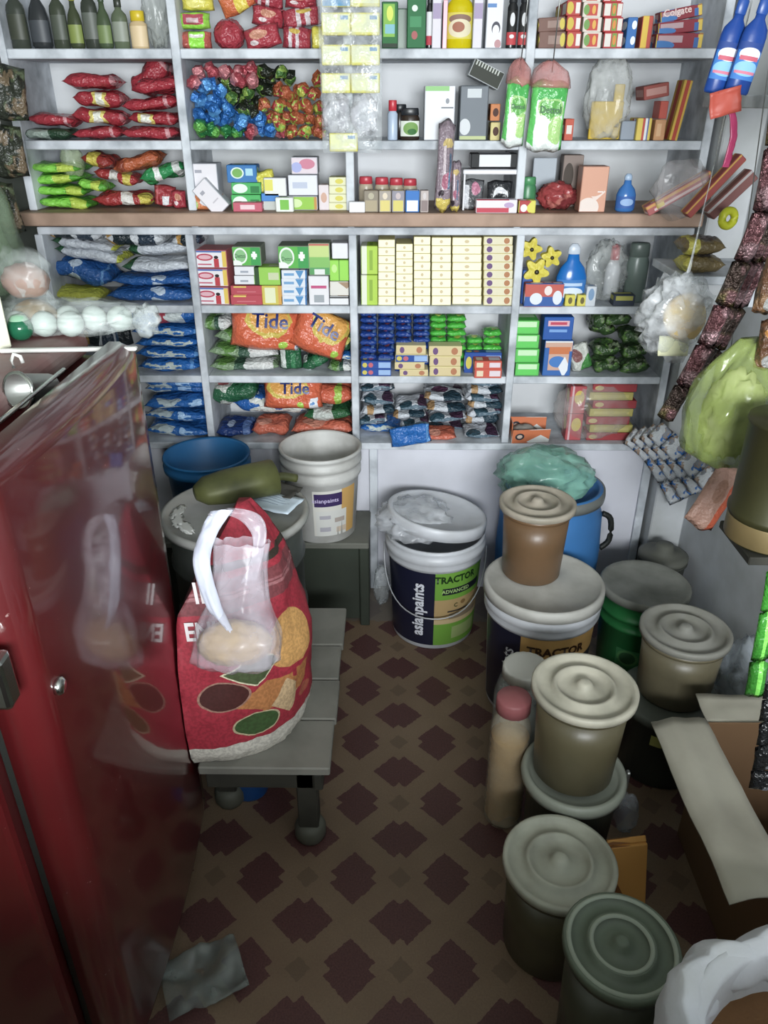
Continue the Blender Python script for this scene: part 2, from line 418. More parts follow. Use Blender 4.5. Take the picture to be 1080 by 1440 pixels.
def sheet(name, w, d, m, nx=14, ny=14, amp=0.01, seed=0, fn=None, th=0.0015):
    """thin flexible sheet with real thickness, in XY, centred"""
    bm = bmesh.new(); uvl = bm.loops.layers.uv.verify(); T = {}; B = {}
    for i in range(nx + 1):
        for j in range(ny + 1):
            x, y = (i / nx - 0.5) * w, (j / ny - 0.5) * d
            z = amp * noise.noise((x / w * 3 + seed, y / d * 3, seed * 2.0)) + amp * 0.4 * noise.noise((x / w * 8 + seed, y / d * 8, 3.0))
            p = Vector((x, y, z))
            if fn: p = fn(p, i / nx, j / ny)
            T[i, j] = bm.verts.new(p); B[i, j] = bm.verts.new(p - Vector((0, 0, th)))
    def quad(q, ids):
        f = bm.faces.new(q)
        for l, c in zip(f.loops, ids): l[uvl].uv = (c[0] / nx, c[1] / ny)
    for i in range(nx):
        for j in range(ny):
            ids = [(i, j), (i + 1, j), (i + 1, j + 1), (i, j + 1)]
            quad([T[c] for c in ids], ids); quad([B[c] for c in ids[::-1]], ids[::-1])
    for i in range(nx):
        for j, s in ((0, 1), (ny, -1)):
            a, b = (i, j), (i + 1, j); q = [B[a], B[b], T[b], T[a]]; ids = [a, b, b, a]
            quad(q[::s], ids[::s])
    for j in range(ny):
        for i, s in ((0, -1), (nx, 1)):
            a, b = (i, j), (i, j + 1); q = [B[a], B[b], T[b], T[a]]; ids = [a, b, b, a]
            quad(q[::s], ids[::s])
    return mesh_from(bm, name, m, True)
def bez(pts, n=20):
    pts = [Vector(p) for p in pts]; out = []
    L = len(pts) - 1
    for i in range(n + 1):
        t = i / n * L; k = min(int(t), L - 1); f = t - k
        p0, p1, p2, p3 = pts[max(k - 1, 0)], pts[k], pts[k + 1], pts[min(k + 2, L)]
        out.append(0.5 * ((2 * p1) + (p2 - p0) * f + (2 * p0 - 5 * p1 + 4 * p2 - p3) * f * f + (3 * p1 - p0 - 3 * p2 + p3) * f ** 3))
    return out
def ribbon(name, pts, width, m, side=(1, 0, 0), th=0.002, n=24, wav=0.0, seed=0, fold=0.0):
    """band of film or paper along a path; side = across direction"""
    bm = bmesh.new(); uvl = bm.loops.layers.uv.verify()
    C = bez(pts, n); S = Vector(side).normalized(); K = 6; rows = []
    for i, p in enumerate(C):
        t = (C[min(i + 1, n)] - C[max(i - 1, 0)]).normalized(); nr = S.cross(t).normalized()
        w = width[0] + (width[-1] - width[0]) * i / n if isinstance(width, (list, tuple)) and len(width) == 2 else (width if not isinstance(width, (list, tuple)) else bez([(q, 0, 0) for q in width], n)[i].x)
        top, bot = [], []
        for k in range(K + 1):
            s = k / K - 0.5
            off = wav * noise.noise((i * 0.45 + seed, k * 0.7, seed)) + fold * math.cos(s * math.pi * 2)
            q = p + S * (s * w) + nr * off
            top.append(bm.verts.new(q + nr * th / 2)); bot.append(bm.verts.new(q - nr * th / 2))
        rows.append((top, bot))
    for i in range(n):
        (a, c), (b, d) = rows[i], rows[i + 1]
        for k in range(K):
            for q in ((a[k], a[k + 1], b[k + 1], b[k]), (c[k + 1], c[k], d[k], d[k + 1])):
                f = bm.faces.new(q)
                for l, (uu, vv) in zip(f.loops, ((k, i), (k + 1, i), (k + 1, i + 1), (k, i + 1))): l[uvl].uv = (uu / K, vv / n)
        bm.faces.new((a[0], b[0], d[0], c[0])); bm.faces.new((a[K], c[K], d[K], b[K]))
    bmesh.ops.recalc_face_normals(bm, faces=bm.faces)
    return mesh_from(bm, name, m, True)
def wall_prof(r0, r1, h, th=0.004, rim=0.006, bands=(), inner=True):
    """bucket wall: bottom disc, outer wall with bands, rolled rim, inner wall, inner bottom"""
    p = [(0, 0), (r0 * 0.96, 0), (r0, 0.006)]
    for b in bands:
        z, k = b; r = r0 + (r1 - r0) * z / h
        p += [(r, z - 0.007), (r + k, z - 0.004), (r + k, z + 0.004), (r, z + 0.007)]
    p += [(r1, h - 0.014), (r1 + rim, h - 0.012), (r1 + rim, h - 0.002), (r1 + rim * 0.4, h)]
    if inner: p += [(r1 - th, h - 0.004), (r0 - th, 0.01), (0, 0.01)]
    return p
def lid_prof(r, rise=0.012, knob=0.13):
    return [(r * 0.97, -rise * 1.4), (r, -rise * 1.3), (r, -rise * 0.2), (r * 0.97, 0), (r * 0.9, 0), (r * 0.87, -0.009), (r * 0.62, -0.009), (r * 0.59, 0.001), (r * 0.52, 0.001),
            (r * 0.49, -0.009), (r * 0.3, -0.008), (r * knob * 1.3, -0.003), (r * knob, 0.006), (r * knob * 0.6, 0.009), (0, 0.009)]
def on_cyl(r0, r1, h, ac, off=0.0012, rot=False):
    def fn(c):
        x, y = (-c.y, c.x) if rot else (c.x, c.y)
        r = r0 + (r1 - r0) * (y + fn.z) / h + off
        a = ac + (x + fn.x) / r
        return Vector((r * math.cos(a), r * math.sin(a), y + fn.z))
    fn.x = fn.z = 0; return fn
def band(name, r0, r1, h, z0, z1, a0, a1, m, parent, off=0.0007, seg=20):
    ra = r0 + (r1 - r0) * z0 / h + off; rb = r0 + (r1 - r0) * z1 / h + off
    return ob(name, lathe(name, [(ra, z0), (rb, z1)], m, seg=seg, a0=a0, a1=a1), parent)

# ------------------------------------------------------------ refrigerator
def fridge_paint():
    m, nt, b = newmat('maroon_enamel')
    f = ramp(nt, noise_(nt, 2.0, 4), 0.35, 0.7)
    c = mixc(nt, f, lin('#3d0d10'), lin('#521215'))
    sc = ramp(nt, noise_(nt, 120, 2), 0.74, 0.78)
    c = mixc(nt, math_(nt, 'MULTIPLY', sc, 0.5), c, lin('#a58c88'))
    nt.links.new(c, b.inputs['Base Color'])
    b.inputs['Roughness'].default_value = 0.34
    b.inputs['Coat Weight'].default_value = 0.85; b.inputs['Coat Roughness'].default_value = 0.07; b.inputs['Coat IOR'].default_value = 1.6
    return m
m_fr = fridge_paint()
def dusty_top():
    m, nt, b = newmat('dusty_maroon')
    f = ramp(nt, noise_(nt, 7, 5), 0.3, 0.65)
    nt.links.new(mixc(nt, f, lin('#7c4442'), lin('#9a8b88')), b.inputs['Base Color']); b.inputs['Roughness'].default_value = 0.8
    return m
m_dust = dusty_top()
m_black = mat('black_rubber', '#1a1d1a', 0.55)
m_chrome = mat('chrome', '#c9ccc8', 0.18, 1.0)
m_steel = mat('worn_steel', '#9d9f9c', 0.35, 0.9, dirt='#5c5d58', dscale=8, damt=0.6)
FX, FY0, FY1 = -0.43, 0.715, 1.275
fr = thing('refrigerator', 'glossy maroon refrigerator with a chrome lock beside the patterned aisle', 'refrigerator', (-0.74, 0.98, 0))
def fpart(name, x0, x1, y0, y1, z0, z1, m, bev=0.004, seg=3, smooth=True, parent=None):
    bm = bmesh.new(); bm_box(bm, x0, x1, y0, y1, z0, z1, bev, seg)
    o = ob(name, mesh_from(bm, name, m, smooth), fr); o.matrix_parent_inverse = Matrix.Translation(-fr.location); return o
def shade_flat_big(o):
    me = o.data
    for p in me.polygons: p.use_smooth = p.area < 0.01
fpart('body', -1.0, -0.505, FY0 - 0.015, FY1 + 0.115, 0.04, 1.09, m_fr, 0.01, 2, False)
fpart('top_panel', -1.0, -0.553, FY0 - 0.015, FY1 + 0.115, 1.09, 1.138, m_dust, 0.02, 4, False)
def door_mesh():
    # gently bowed front, rounded vertical edges and top
    bm = bmesh.new(); ny, sec = 30, []
    yc, hw, hz0, hz1 = (FY0 + FY1) / 2, (FY1 - FY0) / 2, 0.06, 1.148
    outline = []
    for i in range(ny + 1):
        s = -1 + 2 * i / ny; e = min(1.0, (1 - abs(s)) * hw / 0.02)
        outline.append((FX + 0.016 * (1 - s * s) - 0.02 * (1 - math.sqrt(1 - (1 - e) ** 2)), yc + s * hw))
    outline += [(FX - 0.056, FY1), (FX - 0.056, FY0)]
    cx_ = FX - 0.03
    for z, k in ((hz0, 0.88), (hz0 + 0.004, 0.97), (hz0 + 0.012, 1.0), (0.3, 1.0), (0.6, 1.0), (0.9, 1.0), (hz1 - 0.022, 1.0), (hz1 - 0.012, 0.93), (hz1 - 0.005, 0.78), (hz1, 0.5)):
        sec.append([bm.verts.new((cx_ + (x - cx_) * k, yc + (y - yc) * (1 - (1 - k) * 0.08), z)) for x, y in outline])
    n = len(outline)
    for a, b in zip(sec[:-1], sec[1:]):
        for i in range(n): bm.faces.new((a[i], a[(i + 1) % n], b[(i + 1) % n], b[i]))
    bm.faces.new(sec[0][::-1]); bm.faces.new(sec[-1])
    bmesh.ops.recalc_face_normals(bm, faces=bm.faces)
    return mesh_from(bm, 'door', m_fr, True)
door = ob('door', door_mesh(), fr); door.matrix_parent_inverse = Matrix.Translation(-fr.location)
fpart('gasket', -0.505, -0.486, FY0 + 0.012, FY1 - 0.01, 0.07, 1.12, m_black, 0.002, 1, False)
lk = P(70, 975, X=FX)
o = ob('lock', lathe('lock', [(0, -0.002), (0.012, -0.002), (0.012, 0.004), (0.009, 0.007), (0, 0.007)], m_chrome, 20), fr, rot=(0, math.pi / 2, 0))
o.location = Vector((FX + 0.0055, max(lk.y, FY0 + 0.045), lk.z)) - fr.location
bm = bmesh.new(); hq = P(6, 970, Y=FY0 - 0.03); bm_box(bm, hq.x - 0.03, hq.x + 0.012, FY0 - 0.045, FY0 - 0.016, hq.z - 0.02, hq.z + 0.05, 0.006, 2)
o = ob('handle', mesh_from(bm, 'handle', m_chrome), fr); o.matrix_parent_inverse = Matrix.Translation(-fr.location)
o = ob('trim_strip', tube('trim_strip', [(-0.492, FY0 + 0.02, 1.147), (-0.492, FY1 - 0.16, 1.147)], 0.003, m_chrome, 6), fr); o.matrix_parent_inverse = Matrix.Translation(-fr.location)
for x in (-0.95, -0.56):
    for y in (FY0 + 0.05, FY1 - 0.06):
        o = ob('foot', lathe('foot', [(0, 0), (0.02, 0), (0.02, 0.03), (0.012, 0.041), (0, 0.041)], m_black, 12), fr); o.location = Vector((x, y, 0)) - fr.location
# small things on the refrigerator
ft = 1.139
cup = thing('steel_tumbler', 'small steel tumbler lying in the groove on the refrigerator top', 'tumbler', (-0.522, 1.075, 1.13), (R(78), 0, R(-20)))
ob('body', lathe('body', [(0, 0), (0.019, 0), (0.02, 0.003), (0.025, 0.06), (0.027, 0.062), (0.025, 0.063), (0.018, 0.006), (0, 0.005)], m_steel, 24), cup, (0, 0, -0.03))
ob('rim', lathe('rim', [(0.0245, 0.058), (0.0285, 0.06), (0.0285, 0.064), (0.0245, 0.065)], m_chrome, 24), cup, (0, 0, -0.03))
pl = P(120, 478, Z=ft + 0.02)
ob('plastic_strip', box_mesh('plastic_strip', 0.22, 0.012, 0.006, mat('white_plastic', '#dcdcd8', 0.4), 0.002), None, (pl.x - 0.03, min(pl.y, 1.25), ft + 0.001), (0, 0, R(4)),
   'thin white plastic strip lying along the refrigerator top', 'strip')
hook = P(90, 497, Z=ft + 0.01)
ob('bent_hook', tube('bent_hook', [Vector((-0.005, 0, 0)), Vector((-0.006, 0, 0.012)), Vector((0, 0, 0.022)), Vector((0.009, 0, 0.018)), Vector((0.011, 0, 0.008))], 0.003, MATS['white_plastic'], 8), None,
   (-0.575, 1.14, ft + 0.002), (0, 0, 0), 'small white hook near the groove of the refrigerator top', 'hook')
eg = thing('bag_of_balls', 'clear plastic bag of white balls on the refrigerator top', 'bag', (P(92, 455, Y=1.33).x, 1.335, ft))
m_egg = mat('white_ball', '#b4beb8', 0.4, sss=1)
for k in range(8):
    x, y = -0.10 + 0.046 * (k % 5) + (0.02 if k > 4 else 0), 0.03 - (0.0 if k < 5 else 0.042)
    bmx = bmesh.new(); bmesh.ops.create_icosphere(bmx, subdivisions=3, radius=0.022)
    ob('ball', mesh_from(bmx, 'ball', m_egg, True), eg, (x, y, 0.023))
ob('film', crumple('film', 0.30, 0.14, 0.062, film('clear_film', '#e9f0ee', 0.06, 0.3), 3, 0.25), eg, (0, 0.012, 0.001))
ob('tied_end', crumple('tied_end', 0.055, 0.05, 0.06, film('cloudy_film', '#d5dcdc', 0.2, 0.6), 5, 0.5, 3), eg, (0.145, -0.015, 0.002))
bmx = bmesh.new(); bmesh.ops.create_icosphere(bmx, subdivisions=3, radius=0.0215)
gb = thing('green_ball', 'dark green shiny ball with a pale cap on the refrigerator', 'ball', (P(27, 455, Y=1.30).x, 1.30, ft))
ob('shell', mesh_from(bmx, 'shell', mat('green_gloss', '#1f5a40', 0.12), True), gb, (0, 0, 0.0215))
ob('cap', lathe('cap', [(0.016, 0.036), (0.011, 0.043), (0, 0.0455)], mat('pale_green', '#8fb79a', 0.3), 20), gb)
wb = thing('black_white_carton', 'black and white carton at the left edge on the refrigerator', 'box', (P(-38, 445, Y=1.25).x, 1.25, ft), (0, 0, R(-35)))
ob('carton', box_mesh('carton', 0.07, 0.07, 0.085, [mat('cream_card', '#d8d9c4', 0.5), pmat('carton_black', '#20241f', [('r', 0.5, 0.12, 0.5, 0.10, '#d8d9c4'), ('e', 0.5, 0.6, 0.2, 0.2, '#4d7a5c')], 0.4)], 0.002, 1, 1), wb)
for k, (px, py, c, nm, l) in enumerate(((30, 420, '#8f7a72', 'wrapped_bun', 'pinkish wrapped bun in film on top of the brown one'), (60, 440, '#7c6848', 'wrapped_bun', 'brown wrapped bun in film directly behind the green ball'))):
    q = P(px - 22 * k + 10, py, Y=1.35); t = thing(nm, l, 'bun', (q.x, 1.352, ft + (0.0 if k else 0.062)))
    ob('bun', crumple('bun', 0.085, 0.06, 0.06, mat('bun_%d' % k, c, 0.6, dirt='#7a6450', dscale=30), 8 + k, 0.12, 3), t); ob('wrapper', crumple('wrapper', 0.10, 0.07, 0.09, MATS['clear_film'], 18 + k, 0.35, 3), t)
hb = P(8, 420, Y=1.98)
stack_h = thing('hanging_bag', 'cloudy greenish plastic bag hanging at the left of the shelves', 'bag', (max(hb.x, XL + 0.068), 1.98, hb.z))
ob('film', loft('film', interp([(0.0, 0.03, 0.02, 0, 0, 2), (0.02, 0.06, 0.045, 0, 0, 2.4), (0.12, 0.065, 0.05, 0, 0, 2.4), (0.24, 0.055, 0.04, 0, 0, 2.2), (0.33, 0.02, 0.012, 0.0, 0, 2)], 22), film('dusty_film', '#75866f', 0.3, 0.75, 12), 36, amp=0.14, seed=4), stack_h)
ob('filling', crumple('filling', 0.09, 0.06, 0.18, mat('pale_green_filling', '#6f8268', 0.8, bmp=0.5, bscale=30), 9, 0.25, 4), stack_h, (0, 0, 0.012))
ob('string', tube('string', [(0, 0, 0.32), (0, 0, 2.5 - hb.z)], 0.0015, m_steel, 5), stack_h)
m_hd = pmat('dark_hanging_pouch', '#2f332a', [], 0.3, 0.8, 30, ['#4f5a40', '#1d201a', '#6a5a44'], 0, (0.5, 0.56), 20)
for k, (px, y0, y1, l) in enumerate(((12, 90, 170, 'dark olive pouch hanging at the left edge, uppermost'), (14, 175, 250, 'dark olive pouch hanging at the left edge, middle'), (10, 255, 330, 'dark olive pouch hanging at the left edge, lowest'))):
    a, b = P(px - 26, y1, Y=2.08), P(px + 22, y0, Y=2.08)
    t = thing('dark_pouch', l, 'pouch', (max((a.x + b.x) / 2, XL + 0.06), 2.08 - 0.012 * k, a.z), (0, 0, 0), 'dark pouches hanging at the left edge')
    ob('pouch', pillow('pouch', 0.095, b.z - a.z, 0.04, m_hd, 500 + k, wr=0.6), t, (0, 0, (b.z - a.z) / 2), (math.pi / 2, R(6 - 6 * k), 0))
    ob('string', tube('string', [(0, 0, b.z - a.z - 0.01), (0, 0, (b.z - a.z + 0.02) if k else 2.5 - a.z)], 0.0015, m_steel, 5), t)

# ------------------------------------------------------------ bench, sack, drum, crate, buckets at left
m_bench = mat('grey_bench_wood', '#7b7a72', 0.75, dirt='#5a5952', dscale=8, damt=0.6, bmp=0.3, bscale=40)
m_dkwood = mat('sooty_wood', '#33322b', 0.7, dirt='#1f1f1a', dscale=10)
bn = thing('low_bench', 'low grey plank bench under the red sack and steel drum', 'bench', (-0.28, 1.48, 0))
def bpart(name, *a, m=m_bench, bev=0.003):
    o = part_box(name, bn, *a, m, bev); return o
BZ = 0.25
ys = [1.185, 1.335, 1.475, 1.61, 1.78]
for k, (a, b_) in enumerate(zip(ys[:-1], ys[1:])):
    bpart('plank', (-0.41 if k == 0 else -0.495), -0.128 + 0.004 * (k % 2), a + 0.002, b_ - 0.002, BZ - 0.022, BZ)
bpart('rail', -0.42, -0.40, 1.30, 1.77, BZ - 0.07, BZ - 0.022, m=m_dkwood)
bpart('rail', -0.165, -0.145, 1.19, 1.77, BZ - 0.07, BZ - 0.022, m=m_dkwood)
bpart('crossbar', -0.40, -0.165, 1.20, 1.225, BZ - 0.075, BZ - 0.022, m=m_dkwood)
for x, y in ((-0.205, 1.20), (-0.205, 1.72), (-0.41, 1.30), (-0.41, 1.72)):
    bpart('leg', x, x + 0.045, y, y + 0.045, 0.05, BZ - 0.022, m=m_dkwood)
    o = ob('foot', lathe('foot', [(0, 0), (0.03, 0), (0.036, 0.012), (0.036, 0.035), (0.03, 0.048), (0.02, 0.052), (0, 0.052)], mat('grey_foot', '#55564c', 0.6), 20), bn); o.location = Vector((x + 0.0225, y + 0.0225, 0)) - bn.location
jug = thing('blue_jug', 'dark blue plastic jug under the low bench', 'jug', (-0.345, 1.36, 0))
m_bj = mat('blue_jug', '#1a4a86', 0.4)
ob('body', lathe('body', wall_prof(0.045, 0.05, 0.15, bands=((0.1, 0.002),)), m_bj, 24), jug)
ob('handle', tube('handle', bez([(0.046, 0, 0.12), (0.085, 0, 0.115), (0.088, 0, 0.05), (0.046, 0, 0.035)], 12), 0.006, m_bj), jug)

def sack_mat():
    sh = [('r', 0.5, 0.055, 0.6, 0.055, '#cfcabd'),
          ('r', 0.5, 0.83, 0.6, 0.012, '#3a332a'), ('r', 0.5, 0.74, 0.6, 0.055, '#7d3a40'), ('r', 0.5, 0.735, 0.6, 0.006, '#a2666a'), ('r', 0.5, 0.75, 0.6, 0.004, '#9c5c62'),
          ('e', 0.605, 0.50, 0.075, 0.115, '#c8924a'), ('d', 0.49, 0.455, 0.075, 0.075, '#d9d2ae'), ('d', 0.49, 0.455, 0.068, 0.068, '#4a5a36'),
          ('d', 0.515, 0.315, 0.095, 0.07, '#b9763a'), ('r', 0.545, 0.30, 0.045, 0.055, '#b9763a'), ('d', 0.575, 0.255, 0.052, 0.085, '#c9a97c'), ('r', 0.635, 0.30, 0.025, 0.06, '#b9763a'),
          ('e', 0.415, 0.36, 0.055, 0.066, '#a47a68'), ('e', 0.415, 0.36, 0.05, 0.06, '#4c2522'), ('e', 0.485, 0.19, 0.055, 0.06, '#c2b48c'), ('e', 0.485, 0.19, 0.05, 0.054, '#3d5a2e'),
          ('e', 0.655, 0.20, 0.03, 0.025, '#b05a42'), ('e', 0.62, 0.50, 0.07, 0.105, '#d09a4e')]
    sh = [(k_, 0.5 + (x - 0.51) * 0.62, y, rx if rx > 0.5 else rx * 0.66, ry, c) for k_, x, y, rx, ry, c in sh]
    m = pmat('red_sack', '#a82438', sh, 0.42, 0.0)
    nt = m.node_tree; b = nt.nodes['Principled BSDF']
    src = b.inputs['Base Color'].links[0].from_socket
    g = ramp(nt, noise_(nt, 150, 2), 0.4, 0.6)     # printed grain of the pulses, weave of the sack
    nt.links.new(mixc(nt, math_(nt, 'MULTIPLY', g, 0.28), src, lin('#2c1712')), b.inputs['Base Color'])
    return m
sk = thing('red_sack', 'red printed sack of pulses standing on the low bench', 'sack', (-0.294, 1.31, BZ))
SAC = R(-48)
secs = interp([(0.0, 0.215, 0.18, -0.126, 0.07, 2.3), (0.03, 0.228, 0.195, -0.126, 0.07, 2.3), (0.14, 0.240, 0.203, -0.126, 0.07, 2.2), (0.26, 0.238, 0.195, -0.126, 0.07, 2.1),
               (0.34, 0.222, 0.172, -0.126, 0.08, 2.1), (0.42, 0.195, 0.135, -0.126, 0.09, 2.1), (0.48, 0.165, 0.09, -0.126, 0.10, 2.1), (0.525, 0.130, 0.045, -0.126, 0.105, 2.2)], 40)
sme = loft('bag', secs, sack_mat(), 110, SAC, 0.05, 11, 2)
for v in sme.vertices:      # pressed flat against the refrigerator and the drum
    v.co.x = max(v.co.x, -0.419 + 0.294 + max(0.0, v.co.z - 0.36) * 0.62); v.co.y = min(v.co.y, 1.425 - 1.31)
ob('bag', sme, sk)
def on_sack(x0, z0):
    def fn(c):
        z = z0 + c.y; k = next((i for i in range(len(secs) - 1) if secs[i][0] <= z <= secs[i + 1][0]), len(secs) - 2); f = (z - secs[k][0]) / (secs[k + 1][0] - secs[k][0])
        _, rx, ry, cx, cy, pw = [a + (b - a) * f for a, b in zip(secs[k], secs[k + 1])]
        a = SAC + (x0 + c.x) / rx; co, si = math.cos(a), math.sin(a); q = (abs(co) ** pw + abs(si) ** pw) ** (-1 / pw) * 1.035
        return Vector((cx + rx * q * co, cy + ry * q * si, z))
    return fn
lettering('ENI', 0.045, mat('white_ink', '#d8cfd0', 0.5), sk, (0, 0, 0), (0, 0, 0), 0.9, 0.001, on_sack(-0.115, 0.335))
lettering('II', 0.05, MATS['white_ink'], sk, (0, 0, 0), (0, 0, 0), 0.9, 0.001, on_sack(-0.105, 0.40))
# carrier bag of flour on the sack
cb = thing('carrier_bag', 'thin white carrier bag of yellow pulses lying on the red sack', 'bag', (-0.29, 1.14, BZ + 0.318))
ob('filling', crumple('filling', 0.145, 0.085, 0.085, mat('pale_pulses', '#b39a72', 0.7, bmp=0.5, bscale=90), 2, 0.12, 4), cb, (0.0, -0.005, 0.006), (R(-20), 0, 0))
m_car = film('carrier_film', '#d3ccd6', 0.2, 0.5, 14, 0.25)
ob('film', loft('film', interp([(0.0, 0.06, 0.03, 0, 0.0, 2), (0.02, 0.08, 0.048, 0, 0, 2.2), (0.07, 0.078, 0.046, 0.005, 0.004, 2.2), (0.12, 0.055, 0.03, 0.012, 0.03, 2.2), (0.18, 0.048, 0.024, 0.015, 0.05, 2.0), (0.23, 0.05, 0.02, 0.018, 0.065, 2)], 26), m_car, 40, amp=0.2, nf=10, seed=6, closed_top=False), cb)
m_hand = mat('white_carrier_handle', '#c0c4d2', 0.4, bmp=0.3, bscale=50)
ob('handle', ribbon('handle', [(0.0, -0.005, 0.075), (-0.028, 0.0, 0.13), (-0.045, 0.015, 0.21), (-0.038, 0.05, 0.25), (-0.015, 0.08, 0.285)], [0.008, 0.026, 0.03, 0.032, 0.04], m_hand, (1, 0.15, 0), 0.003, 24, 0.007, 3, 0.004), cb)
ob('handle', ribbon('handle', [(-0.015, 0.08, 0.285), (0.015, 0.085, 0.278), (0.04, 0.08, 0.265), (0.052, 0.07, 0.24), (0.046, 0.055, 0.2), (0.03, 0.04, 0.16)], [0.05, 0.04, 0.036, 0.026, 0.022, 0.03], m_car, (1, 0.15, 0.2), 0.003, 24, 0.006, 5, 0.003), cb)

m_drum = mat('dark_steel_drum', '#6b706c', 0.4, 0.75, dirt='#30352f', dscale=5, damt=0.7)
DX, DY = P(330, 712, Z=0.655).x, P(330, 712, Z=0.655).y
dr = thing('steel_drum', 'dark steel grain drum with a flat dented lid behind the red sack', 'drum', (DX, DY, BZ))
ob('body', lathe('body', [(0, 0), (0.152, 0), (0.158, 0.006), (0.156, 0.12), (0.161, 0.125), (0.161, 0.135), (0.156, 0.14), (0.156, 0.27), (0.161, 0.275), (0.161, 0.285), (0.156, 0.29), (0.157, 0.385), (0, 0.385)], m_drum, 48), dr)
ob('lid', lathe('lid', [(0.162, 0.375), (0.173, 0.377), (0.177, 0.388), (0.174, 0.396), (0.166, 0.398), (0.160, 0.391), (0.10, 0.393), (0, 0.394)], mat('lid_steel', '#b0b0ac', 0.45, 0.25, dirt='#74756e', dscale=7, damt=0.7), 48), dr)
for k in range(3):
    q = 2.6 + 0.35 * k
    ob('flour_smear', crumple('flour_smear', 0.085, 0.035, 0.0018, mat('flour', '#cfd0cc', 0.9), 40 + k, 0.5, 3), dr, (0.135 * math.cos(q + 0.6), 0.12 * math.sin(q + 0.6) , 0.3925), (0, 0, q + 2))
# olive tin scoop, lying on the lid
sc_ = thing('grain_scoop', 'olive tin scoop lying on the steel drum lid', 'scoop', (DX - 0.005, DY + 0.035, BZ + 0.398), (0, 0, R(28)))
m_ol = mat('olive_tin', '#5c5f38', 0.5, 0.2, dirt='#3c3f28', dscale=12, damt=0.8)
ob('pan', lathe('pan', [(0.0, -0.095), (0.02, -0.094), (0.04, -0.07), (0.05, -0.02), (0.052, 0.05), (0.054, 0.1), (0.051, 0.1), (0.047, -0.02), (0.036, -0.068), (0.0, -0.088)], m_ol, 28, wob=0.1), sc_, (0, 0, 0.045), (0, R(90), 0), scale=(0.8, 1, 1))
ob('handle', tube('handle', bez([(0.09, 0.02, 0.03), (0.13, 0.03, 0.028), (0.17, 0.03, 0.014)], 8), 0.011, m_ol), sc_)
pn = P(388, 702, Z=0.655)
nt_ = thing('note_paper', 'pale blue handwritten note lying on the steel drum lid', 'paper', (pn.x - 0.005, pn.y - 0.01, BZ + 0.3985), (0, 0, R(-22)))
m_note = pmat('note_paper', '#c7d8e6', [('r', 0.45, 0.8, 0.3, 0.012, '#7f93ad'), ('r', 0.42, 0.68, 0.27, 0.012, '#7f93ad'), ('r', 0.5, 0.56, 0.33, 0.012, '#7f93ad'), ('r', 0.4, 0.44, 0.22, 0.012, '#7f93ad')], 0.7)
ob('sheet', sheet('sheet', 0.125, 0.085, m_note, 10, 8, 0.004, 3, th=0.001), nt_, (0, 0, 0.004))
ob('dark_cloth', sheet('dark_cloth', 0.16, 0.07, mat('dark_cloth', '#3f3d38', 0.8), 14, 8, 0.012, 7, lambda p, u, v: p + Vector((0, 0, 0.012 * math.sin(u * 5))), 0.003), None, (pn.x - 0.03, pn.y + 0.065, BZ + 0.412), (0, 0, R(-18)), 'dark crumpled cloth beside the note on the drum lid', 'cloth')

m_crate = mat('dark_green_crate', '#343b31', 0.7, dirt='#22261f', dscale=6, bmp=0.15)
CZ = 0.31
cr = thing('dark_crate', 'dark wooden crate carrying the white and blue buckets', 'crate', (-0.42, 2.14, 0))
def cpart(name, *a, m=m_crate): return part_box(name, cr, *a, m, 0.003)
cxr = P(519, 800, Y=2.03).x
cpart('top_board', -0.76, cxr, 2.03, 2.245, CZ - 0.02, CZ, m=mat('crate_top', '#6d6e66', 0.75, dirt='#45463f', dscale=8))
cpart('front_panel', -0.75, cxr - 0.03, 2.045, 2.06, 0.02, CZ - 0.02)
cpart('post', cxr - 0.03, cxr, 2.033, 2.06, 0, CZ - 0.02); cpart('post', -0.76, -0.73, 2.033, 2.06, 0, CZ - 0.02)
cpart('side_panel', cxr - 0.018, cxr - 0.003, 2.06, 2.24, 0.02, CZ - 0.02); cpart('side_panel', -0.757, -0.742, 2.06, 2.24, 0.02, CZ - 0.02)
cpart('back_panel', -0.74, cxr - 0.02, 2.225, 2.24, 0.02, CZ - 0.02)

m_pail = mat('dusty_white_plastic', '#c3c3c0', 0.5, dirt='#8d8b84', dscale=9, damt=0.6, bmp=0.1)
bp = P(450, 628, Z=CZ + 0.285)
def bail(r, z, drop, m, parent, ac, rr=0.0025, out=1.05):
    """wire bail hanging down in front of a pail"""
    pts = []
    for i in range(25):
        t = -1 + 2 * i / 24; a = ac + t * R(88)
        rad = r * out + 0.006 * (1 - t * t)
        pts.append((rad * math.cos(a), rad * math.sin(a), z - drop * (1 - abs(t) ** 2.4)))
    return ob('bail_handle', tube('bail_handle', pts, rr, m, 6), parent)
pail = thing('white_pail', 'open dusty white paint pail standing on the dark crate', 'pail', (bp.x, 2.125, CZ))
ob('body', lathe('body', [(0, 0), (0.096, 0), (0.101, 0.006), (0.113, 0.2), (0.121, 0.205), (0.121, 0.222), (0.115, 0.226), (0.115, 0.238), (0.123, 0.242), (0.123, 0.256), (0.117, 0.26), (0.118, 0.272), (0.124, 0.275), (0.124, 0.285), (0.119, 0.287), (0.113, 0.28), (0.098, 0.012), (0, 0.012)], m_pail, 48, wob=0.01), pail)
